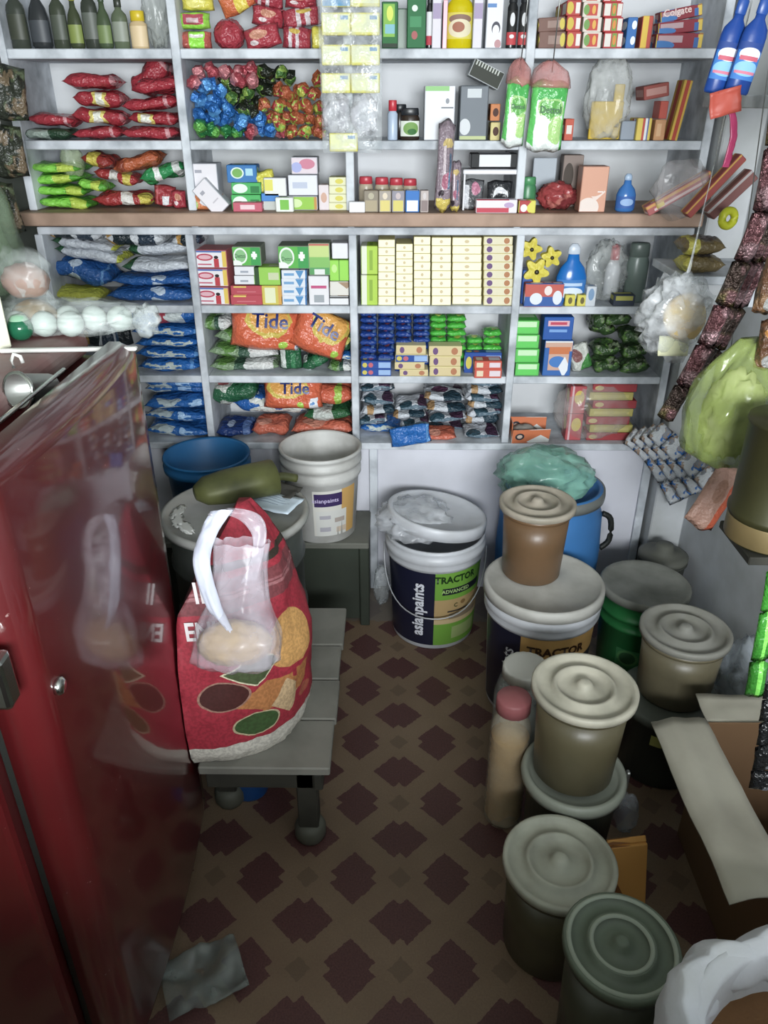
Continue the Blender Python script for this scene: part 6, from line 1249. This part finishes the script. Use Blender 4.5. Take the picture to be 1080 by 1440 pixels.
# large orange pouches
def tide(label, r, roll, pitch, Y, seed, tpos=(0.0, 0.1), size=0.055, word='Tide', trot=0):
    x0, x1, z0, z1 = wrect(r, Y); w, h = x1 - x0, z1 - z0
    m = pmat('orange_powder', '#cf5c34', [EL(0.52, 0.72, 0.34, 0.40, '#c8b03c'), EL(0.52, 0.76, 0.28, 0.34, '#d89a3a'), RC(0.97, 0.15, 0.06, 0.2, '#d6dae0'), EL(0.96, 0.15, 0.03, 0.06, '#2f78b8'), EL(0.75, 0.12, 0.06, 0.10, '#9cc42c')], 0.22, 0.5)
    t = thing('orange_powder_pouch', label, 'pouch', ((x0 + x1) / 2, Y + 0.03, z0), (0, R(roll), 0), 'large orange pouches')
    pz = ob('pouch', pillow('pouch', w, h * 1.1, 0.055, m, seed), t, (0, 0, h / 2), (R(90 + pitch), 0, 0))
    bm = text_bm(word, size, 0.0009)
    for v in bm.verts:      # laid on the puffed face
        u, vv = (v.co.x + tpos[0]) / (w / 2), (v.co.y + tpos[1]) / (h * 0.55)
        v.co = Vector((v.co.x + tpos[0], v.co.y + tpos[1], 0.0285 * (max(0, 1 - abs(u) ** 5) ** 0.6) * (max(0, 1 - min(abs(vv), 0.97) ** 3) ** 0.55) * 1.25 + 0.004))
    ob('lettering', mesh_from(bm, 'lettering', mat('navy_ink', '#1c2a6a', 0.4)), pz, (0, 0, 0), (0, 0, R(trot)))
    return t
tide('orange powder pouch with navy lettering, left one on the middle shelf', (322, 441, 416, 492), 4, -12, SY + 0.005, 401, (0.02, 0.025), 0.06, 'Tide')
tide('orange powder pouch with navy lettering, tilted on the middle shelf', (402, 442, 480, 498), 20, -12, SY - 0.005, 402, (0.0, 0.02), 0.055, 'Tide', -12)
m_gw = pmat('green_white_powder', '#7f9a74', [RC(0.7, 0.2, 0.25, 0.4, '#d0d2d0'), RC(0.45, 0.2, 0.08, 0.3, '#3a5a48'), EL(0.2, 0.3, 0.15, 0.3, '#5c8a3c')], 0.22, 0.8)
for k, r in enumerate(((296, 510, 394, 529), (294, 492, 392, 512), (291, 473, 390, 494), (288, 452, 332, 474))):
    pk('green_white_pouch', 'green and silver pouch at the left of the orange ones, %s' % lev(k, 4), r, m_gw, 0.14, roll=(0, 2, 3, -4)[k], group='green and silver pouches')
m_dg = pmat('dark_green_powder', '#1d5c38', [RC(0.15, 0.5, 0.12, 0.4, '#c3ccc6'), RC(0.6, 0.3, 0.1, 0.3, '#2f7a4c')], 0.22, 0.7)
fp('dark_green_pouch', 'dark green pouch standing under the orange pouches', (393, 484, 426, 529), m_dg, 0.04, Y=YF + 0.01)
pk('dark_green_pouch', 'dark green and white pouch lying before the tilted orange one', (422, 506, 466, 530), m_dg, 0.12, roll=-22)
fp('green_yellow_pouch', 'green and yellow pouch against the upright on the middle shelf', (462, 464, 492, 502), pmat('gy_pouch', '#2f5a34', [EL(0.5, 0.4, 0.3, 0.2, '#b8b43a'), EL(0.4, 0.7, 0.2, 0.2, '#8aa890')], 0.25, 0.7), 0.035, roll=20)
pk('white_green_pouch', 'white and green pouch at the bottom by the upright', (452, 513, 492, 530), m_gw, 0.12)
pk('white_green_pouch', 'white and green pouch under the tilted orange one', (424, 490, 472, 508), m_gw, 0.12, roll=-6)
pk('blue_small_pouch', 'small blue pouch between white ones by the upright', (464, 501, 493, 514), m_bl2, 0.10)
# blue bars
m_bar = pmat('blue_bar', '#163f8e', [EL(0.5, 0.5, 0.14, 0.3, '#b0566a'), RC(0.85, 0.4, 0.08, 0.3, '#6f94d0'), RC(0.15, 0.7, 0.08, 0.2, '#8fb0e0')], 0.18, 0.5, 50)
x_e = [507, 531, 556, 580, 605]
barm = {}
for j in range(4):
    for k in range(9):
        if k < 2 and j < 2: continue
        r = (x_e[j], 530 - 10 * (k + 1), x_e[j + 1] - 0.5, 530 - 10 * k - 0.3)
        pk('blue_soap_bar', 'blue wrapped soap bar, %s column from the left, %s' % (ORD[j], lev(k, 9)), (r[0], r[1], r[2], r[3]), m_bar, 0.075, cat='soap', group='stack of blue soap bars', wr=0.15, fin=0.03, Y=YF + 0.02)
m_bar2 = pmat('blue_bar_big', '#1c4a9a', [RC(0.78, 0.5, 0.2, 0.35, '#8fb0dc'), EL(0.12, 0.5, 0.08, 0.3, '#c8b83a'), EL(0.32, 0.5, 0.08, 0.3, '#c05a6a')], 0.3)
for k in range(2): bx('blue_soap_carton', 'larger blue soap carton with pale end, %s of two' % ('lower', 'upper')[k], 'soap', (508, 519 - 11 * k, 550, 530 - 11 * k), m_bar2, None, 0.07, Y=SY + 0.006)
m_crb = pmat('cream_bar', '#d0bd8a', [EL(0.2, 0.5, 0.08, 0.35, '#6a4a7a'), EL(0.78, 0.5, 0.1, 0.35, '#b0704a'), RC(0.5, 0.03, 0.5, 0.05, '#a8904c')], 0.4)
for k, (r, m, l) in enumerate((((562, 520, 602, 530), m_crb, 'cream soap carton at the bottom before the blue bars'), ((555, 510, 597, 519.5), m_crb, 'cream soap carton second from the bottom before the blue bars'), ((556, 499, 602, 509.5), m_bar2, 'blue soap carton between cream ones before the blue bars'), ((557, 486, 599, 498.5), m_crb, 'cream soap carton on top before the blue bars'))):
    bx('soap_carton', l, 'soap', r, m, m_crs, 0.06, Y=SY + 0.006)
m_gbr = pmat('green_bar', '#3fb82c', [RC(0.5, 0.7, 0.35, 0.15, '#a8e08c'), EL(0.6, 0.4, 0.2, 0.2, '#c8d84a')], 0.2, 0.5, 40)
for k, (r) in enumerate(((604, 516, 648, 530), (604, 501.5, 648, 515.5), (603, 487, 650, 501))):
    bx('soap_carton', 'cream soap carton before the green bars, %s' % lev(k, 3), 'soap', r, m_crb, m_crs, 0.05, Y=SY + 0.006)
for (a, b, y0, n, c) in ((605, 628, 530, 8, 'left'), (629, 656, 530, 8, 'middle'), (657, 679, 530, 5, 'third'), (680, 706, 530, 6, 'right')):
    for k in range(n):
        pk('green_soap_bar', 'green wrapped soap bar in the %s green column, %s' % (c, lev(k, n)), (a, y0 - 10.2 * (k + 1), b, y0 - 10.2 * k), m_gbr, 0.07, cat='soap', group='stacks of green soap bars', wr=0.15, fin=0.03, Y=SY + 0.075)
bx('blue_soap_carton', 'dark blue soap carton behind the red and white bars', 'soap', (652, 496, 706, 530), m_bar2, None, 0.03, Y=SY + 0.04)
for k in range(2): bx('red_soap_bar', 'red and white soap bar at the right end, %s of two' % ('lower', 'upper')[k], 'soap', (667, 519 - 11 * k, 706, 530 - 11 * k), pmat('redwhite_bar', '#c8503c', [RC(0.75, 0.5, 0.2, 0.3, '#d9c9d0'), RC(0.2, 0.5, 0.12, 0.3, '#dcc8a8')], 0.35), None, 0.05, Y=SY - 0.012)
# column 4
m_gs4 = pmat('green_soap_white', '#4fbf4a', [RC(0.5, 0.72, 0.4, 0.2, '#bfe4b4'), RC(0.5, 0.3, 0.4, 0.18, '#52c84c')], 0.3)
for k in range(4): bx('green_soap', 'green and white soap carton by the upright, %s' % lev(k, 4), 'soap', (724, 511 - 20 * k, 759, 530 - 20 * k), m_gs4, None, 0.08, group='green and white soap cartons')
bx('detergent_carton', 'blue, orange and white detergent carton, lower of two', 'box', (762, 479, 807, 530), pmat('deterg1', '#c9a08c', [RC(0.5, 0.97, 0.5, 0.03, '#d8d8d4'), RC(0.5, 0.72, 0.42, 0.1, '#c8703c'), EL(0.5, 0.4, 0.3, 0.16, '#3c78c0'), RC(0.05, 0.3, 0.12, 0.5, '#2c64ac'), RC(0.5, 0.06, 0.5, 0.1, '#2c64ac'), ('d', 0.75, 0.25, 0.2, 0.3, '#dce0e6'), RC(0.95, 0.3, 0.06, 0.4, '#2c64ac')], 0.3), C('det_side', '#2c5aa0'), 0.06)
bx('detergent_carton', 'blue and pink detergent carton, upper of two', 'box', (763, 446, 808, 478), pmat('deterg2', '#1f56a6', [RC(0.5, 0.72, 0.36, 0.12, '#d8a8b4'), RC(0.5, 0.72, 0.28, 0.06, '#c03c58'), RC(0.5, 0.4, 0.3, 0.06, '#6f9cd8')], 0.25), C('det_side', '#2c5aa0'), 0.06)
fp('white_green_pouch', 'white pouch with green edge leaning before the leafy pouches', (804, 486, 842, 530), pmat('wg_pouch', '#c6c9c0', [EL(0.3, 0.6, 0.25, 0.25, '#8a5a58'), ('d', 0.8, 0.1, 0.5, 0.5, '#3f8a3c')], 0.3, 0.6), 0.035, roll=-20)
m_leaf = pmat('leafy_pouch', '#35522a', [], 0.3, 0.8, 24, ['#5f8a34', '#222c1c', '#7a8a6a'], 0, (0.5, 0.55), 22)
LF = [(832, 508, 876, 530), (872, 508, 916, 530), (836, 490, 880, 510), (874, 490, 914, 510), (840, 470, 878, 492), (872, 472, 908, 492), (850, 452, 890, 474), (836, 448, 856, 474)]
ln = ['at the bottom left', 'at the bottom right', 'second layer left', 'second layer right', 'third layer left', 'third layer right', 'on top', 'standing at the top left']
for k, r in enumerate(LF): pk('leafy_pouch', 'dark green leaf-patterned pouch %s of the heap' % ln[k], r, m_leaf, 0.10, roll=random.uniform(-14, 14), group='leaf-patterned pouches', wr=0.6)

# ------------------------------------------------------------ lower unit, bottom row
m_bl3 = pmat('blue_crinkled', '#1a66b4', [EL(0.3, 0.1, 0.2, 0.1, '#b8c8cc'), RC(0.7, 0.04, 0.1, 0.03, '#9cc4ec')], 0.18, 1.0, 26)
for k, r in enumerate(((206, 602, 292, 622), (204, 588, 291, 605), (203, 574, 291, 591), (200, 560, 290, 577), (200, 543, 289, 563))):
    pk('blue_powder_pouch', 'crinkled blue pouch on the bottom left shelf, %s' % lev(k, 5), r, m_bl3, 0.16, roll=random.uniform(-3, 3), group='blue pouches on the bottom left shelf', wr=0.6)
m_navy = pmat('navy_pouch', '#1c3a78', [EL(0.4, 0.4, 0.1, 0.2, '#b0c0dc'), RC(0.85, 0.5, 0.1, 0.5, '#5a78b0')], 0.22, 0.7)
pk('navy_pouch', 'navy pouch at the bottom left under the blue and white one', (305, 602, 357, 623), m_navy, 0.14)
pk('orange_pouch', 'orange pouch beside the navy pouch on the bottom shelf', (352, 597, 402, 622), pmat('orange_plain', '#cc6448', [EL(0.4, 0.3, 0.2, 0.2, '#dc9078')], 0.22, 0.6), 0.14)
pk('blue_white_pouch', 'blue and white pouch lying across on the bottom shelf', (314, 570, 424, 602), pmat('bw_pouch', '#1f62b0', [EL(0.25, 0.2, 0.08, 0.15, '#c6d8ec'), RC(0.6, 0.05, 0.4, 0.04, '#d2d6d0')], 0.22, 0.6), 0.16, roll=4)
pk('dark_green_pouch', 'dark green pouch on top at the left of the bottom shelf', (304, 545, 374, 580), pmat('dg_top', '#1f5a3a', [EL(0.3, 0.3, 0.25, 0.25, '#b8bcb4'), EL(0.3, 0.3, 0.12, 0.12, '#b05a5c')], 0.22, 0.7), 0.15, roll=-10)
pk('orange_pouch', 'orange pouch lying low at the right of the bottom shelf', (410, 598, 494, 622), MATS['orange_plain'], 0.14)
pk('dark_green_pouch', 'dark green and silver pouch between orange ones on the bottom shelf', (428, 580, 492, 600), pmat('dg_silver', '#235c36', [RC(0.5, 0.2, 0.2, 0.4, '#b4bab4')], 0.22, 0.7), 0.13, roll=-3)
pk('orange_pouch', 'orange pouch with lime stripes under the lettered one', (396, 556, 495, 584), pmat('orange_lime', '#cc5c3c', [RC(0.45, 0.3, 0.05, 0.6, '#9cc03a'), RC(0.78, 0.3, 0.05, 0.6, '#9cc03a')], 0.22, 0.6), 0.15, roll=4)
tide('orange powder pouch with navy lettering on the bottom shelf', (370, 540, 452, 576), 0, -18, SY + 0.0, 403, (0.01, 0.015), 0.05, 'Tide')
m_sa = pmat('white_dark_sachet', '#c4c9d2', [EL(0.3, 0.15, 0.2, 0.2, '#2c4a58'), EL(0.85, 0.3, 0.18, 0.5, '#4a3048'), RC(0.6, 0.03, 0.4, 0.03, '#5c7484')], 0.25, 0.8)
m_sa2 = pmat('white_dark_sachet_b', '#c2c8d0', [EL(0.8, 0.15, 0.25, 0.3, '#27404e'), EL(0.15, 0.2, 0.1, 0.3, '#b08a5a'), EL(0.5, 0.6, 0.2, 0.2, '#5a3450')], 0.25, 0.8)
for (a, b, y0, n, h, c) in ((508, 554, 606, 5, 10.5, 'left'), (554, 600, 608, 3, 9.5, 'second'), (600, 657, 622, 6, 9.2, 'third'), (656, 706, 622, 8, 10.2, 'right')):
    for k in range(n):
        j = random.uniform(-3, 3)
        pk('white_sachet', 'white and dark sachet in the %s sachet stack, %s' % (c, lev(k, n)), (a + j, y0 - h * (k + 1), b + j, y0 - h * k + 2), (m_sa, m_sa2)[k % 2], 0.12, roll=random.uniform(-7, 5), group='stacks of white and dark sachets', wr=0.7)
pk('blue_pouch', 'flat blue pouch under the left sachet stack', (507, 604, 582, 623), m_bl2, 0.13)
fp('blue_pouch', 'blue pouch hanging over the edge of the bottom shelf', (548, 600, 606, 632), m_bl2, 0.02, Y=SY - 0.035, roll=-10)
pk('orange_pouch', 'flat orange pouch under the third sachet stack', (598, 614, 642, 623), MATS['orange_plain'], 0.10, Y=SY - 0.012)
# open orange carton, red and yellow boxes in film
m_oc = pmat('orange_open', '#cf7040', [EL(0.2, 0.5, 0.12, 0.25, '#33343a'), EL(0.2, 0.5, 0.07, 0.14, '#c9b0a0'), ('d', 0.75, 0.1, 0.35, 0.5, '#dcdcd8')], 0.35)
oc_ = thing('orange_carton', 'torn-open orange and white carton at the end of the bottom shelf', 'box', (P(745, 622, Y=SY - 0.0).x, SY + 0.03, ZF + 0.001))
ob('front_panel', box_mesh('front_panel', 0.12, 0.003, 0.05, [m_oc, m_oc], 0.0008, 1, 1), oc_, (0, -0.03, 0), (R(14), 0, R(6)))
ob('side_panel', box_mesh('side_panel', 0.003, 0.07, 0.065, m_oc, 0.0008), oc_, (-0.058, 0.006, 0)); ob('back_panel', box_mesh('back_panel', 0.12, 0.003, 0.06, m_oc, 0.0008), oc_, (0, 0.04, 0))
ob('contents', crumple('contents', 0.09, 0.055, 0.05, C('grey_stuff', '#8a8680', 0.7), 97, 0.3, 3), oc_, (-0.015, 0.006, 0.001))
ib = thing('bagged_boxes', 'clear bag of red and yellow boxes on the bottom right shelf', 'bag', (P(830, 622, Y=SY + 0.05).x, SY + 0.05, ZF + 0.001))
m_ry = pmat('red_box', '#a63a40', [EL(0.15, 0.5, 0.1, 0.3, '#c8b070')], 0.35); m_yy = pmat('yellow_box', '#b8ac54', [RC(0.5, 0.5, 0.4, 0.2, '#c8bc6c')], 0.35)
zh = (P(830, 540, Y=SY + 0.02).z - ZF) / 7
for k in range(7): ob('box', box_mesh('box', 0.135, 0.06, zh * 0.94, [(m_ry, m_yy)[k % 2]], 0.002), ib, (0.045 + 0.008 * math.sin(k * 2.1), 0, zh * k))
m_rc = pmat('red_face_box', '#b04a50', [EL(0.6, 0.6, 0.3, 0.25, '#c8b04a'), RC(0.2, 0.5, 0.06, 0.5, '#d0aab0')], 0.35)
for k in range(2): ob('upright_box', box_mesh('upright_box', 0.05, 0.06, zh * 3.3, [m_rc], 0.002), ib, (-0.065, 0.0, zh * 3.35 * k))
ob('film', crumple('film', 0.255, 0.13, zh * 7.4, film('box_film', '#ded4d2', 0.12, 0.42, 12), 88, 0.15, 4), ib, (-0.005, 0, 0))

# ------------------------------------------------------------ right end: leaning boxes, hanging bottles, wall shelf goods
m_long = pmat('long_carton', '#a85a5a', [RC(0.5, 0.8, 0.5, 0.14, '#c8944a'), RC(0.5, 0.3, 0.4, 0.12, '#d0b4b4'), RC(0.2, 0.45, 0.06, 0.2, '#d8c04a')], 0.3)
def long_box(label, a, b, Y, th, d, m):
    p, q = P(a[0], a[1], Y=Y), P(b[0], b[1], Y=Y); L = (q - p).length; ang = math.atan2(q.z - p.z, q.x - p.x)
    return ob('long_carton', box_mesh('long_carton', L, d, th, [m, m], 0.002, 1, 1), None, ((p + q) / 2), (0, -ang, 0), label, 'box', 'long leaning cartons')
long_box('long pink and orange carton leaning at the right end of the plank', (910, 303), (1000, 252), SY - 0.10, 0.026, 0.04, m_long)
long_box('long red carton leaning more steeply at the right end of the plank', (968, 306), (1046, 224), SY - 0.16, 0.022, 0.04, pmat('long_red', '#9c4440', [RC(0.5, 0.85, 0.5, 0.12, '#c89a3c')], 0.3))
long_box('long brownish carton leaning behind the foil sachets', (1000, 308), (1062, 250), SY - 0.22, 0.03, 0.04, pmat('long_brown', '#7a4c48', [RC(0.5, 0.8, 0.5, 0.1, '#a8a0a0')], 0.3))
q = P(985, 240, Y=SY - 0.13)
ob('plastic_bag', crumple('plastic_bag', 0.16, 0.05, 0.15, film('lean_film', '#dcd6d8', 0.1, 0.4, 14), 78, 0.3, 3), None, (P(975, 296, Y=SY - .13).x, SY - 0.125, P(975, 300, Y=SY - .13).z), (0, R(-35), 0), 'thin clear bag around the leaning long cartons', 'bag')
q = P(1024, 307, Y=1.93)
bm = bmesh.new(); tube_bm(bm, [(0.017 * math.cos(2 * math.pi * i / 24), 0, 0.017 * math.sin(2 * math.pi * i / 24)) for i in range(24)], 0.0095, 10, True)
ob('yellow_ring', mesh_from(bm, 'yellow_ring', C('lime_ring', '#b4b82c', 0.4), True), None, (q.x, q.y, q.z), (0, 0, 0.3), 'yellow-green tape ring at the right end of the plank', 'tape ring')
m_har = C('cleaner_blue', '#1c3f86', 0.25)
m_harl = pmat('cleaner_label', '#2f74c0', [RC(0.5, 0.9, 0.5, 0.12, '#1c3f86'), EL(0.5, 0.68, 0.4, 0.18, '#dfe2ea'), RC(0.5, 0.58, 0.34, 0.06, '#c05468'), EL(0.5, 0.3, 0.45, 0.2, '#7ab4e0'), RC(0.5, 0.2, 0.4, 0.04, '#c87088')], 0.3)
for k, (xc, l) in enumerate(((1009, 'blue cleaner bottle with white label hanging top right, left of two'), (1038, 'blue cleaner bottle with white label hanging top right, right of two'))):
    t = bottle('cleaner_bottle', l, xc - 6, 132, -2, 34, m_har, C('cleaner_cap', '#24498f'), m_harl, 'flask' if False else 'round', Y=1.72 - 0.02 * k, flat=0.55, rot=(0, R(9), 0), snapit=False, group='hanging cleaner bottles')
    a = P(xc, -2, Y=1.72); t_h = (P(xc, -2, Y=1.72).z - P(xc, 132, Y=1.72).z)
    ob('string', tube('string', [(0, 0, t_h), (-0.02, 0, t_h + 0.32)], 0.0015, m_steel, 5), t)
q = P(1012, 134, Y=1.70)
ob('red_tag', sheet('red_tag', 0.06, 0.045, C('tag_red', '#a5493c', 0.5), 8, 6, 0.012, 4, None, 0.002), None, (q.x, 1.665, q.z - 0.012), (math.pi / 2, R(-14), 0), 'red paper tag hanging below the blue cleaner bottles', 'tag')
ob('pink_ribbon', ribbon('pink_ribbon', [P(1028, 150, Y=1.70), P(1032, 185, Y=1.70), P(1026, 215, Y=1.70), P(1020, 235, Y=1.70)], 0.014, C('magenta', '#a83a62', 0.35), (1, 0.2, 0), 0.003, 18, 0.004, 3), None, (0, 0, 0), (0, 0, 0), 'magenta ribbon hanging below the red tag', 'ribbon')
zsb = zs(133, 1.75)
wc = thing('white_canister', 'tall white canister on the wall shelf at the top right corner', 'canister', (0.865, 1.66, zsb + 0.001))
ob('body', lathe('body', wall_prof(0.055, 0.055, 0.22, inner=False) + [(0, 0.22)], m_white, 32), wc); ob('lid', lathe('lid', [(0.056, 0.2), (0.06, 0.202), (0.06, 0.23), (0.055, 0.235), (0, 0.235)], m_white, 32), wc)

# ------------------------------------------------------------ soft packets give way where they press on each other
from mathutils.bvhtree import BVHTree
bpy.context.view_layer.update()
soft = [o for o in bpy.data.objects if o.type == 'MESH' and o.parent is None and (o.get('category') in ('pouch', 'packet') or o.name.startswith(('blue_soap_bar', 'green_soap_bar')))]
hard = [o for o in bpy.data.objects if o.type == 'MESH' and o.parent is not None and o.parent.name.startswith('orange_powder_pouch') and o.name.startswith('pouch')]
def world(o):
    M = o.matrix_world
    vs = [M @ v.co for v in o.data.vertices]
    lo = [min(v[i] for v in vs) for i in range(3)]; hi = [max(v[i] for v in vs) for i in range(3)]
    return BVHTree.FromPolygons(vs, [tuple(q.vertices) for q in o.data.polygons]), lo, hi
H = [world(o) for o in hard]; S = {o.name: world(o) for o in soft}
for it in range(16):
    hit = {}
    for i, a in enumerate(soft):
        ta, la, ha = S[a.name]
        for b in soft[:i]:
            tb, lb, hb_ = S[b.name]
            if all(la[k] < hb_[k] and lb[k] < ha[k] for k in range(3)) and ta.overlap(tb):
                d = (a.location - b.location); d = d.normalized() if d.length else Vector((0, 0, 1))
                hit.setdefault(a.name, []).append(d); hit.setdefault(b.name, []).append(-d)
        for tb, lb, hb_ in H:
            if all(la[k] < hb_[k] and lb[k] < ha[k] for k in range(3)) and ta.overlap(tb): hit.setdefault(a.name, [])
    if not hit: break
    for a in soft:
        if a.name in hit:
            if a.scale.z > 0.84: a.scale.z *= 0.965
            for d in hit[a.name]:
                if abs(d.x) > 0.7: a.location.x += math.copysign(0.0016, d.x); a.scale.x = max(0.9, a.scale.x * 0.988)
                a.location.z += max(0.0, d.z) * 0.0018; a.location.y += max(0.0, d.y) * 0.005 + 0.0006
    bpy.context.view_layer.update()
    for a in soft:
        if a.name in hit: S[a.name] = world(a)
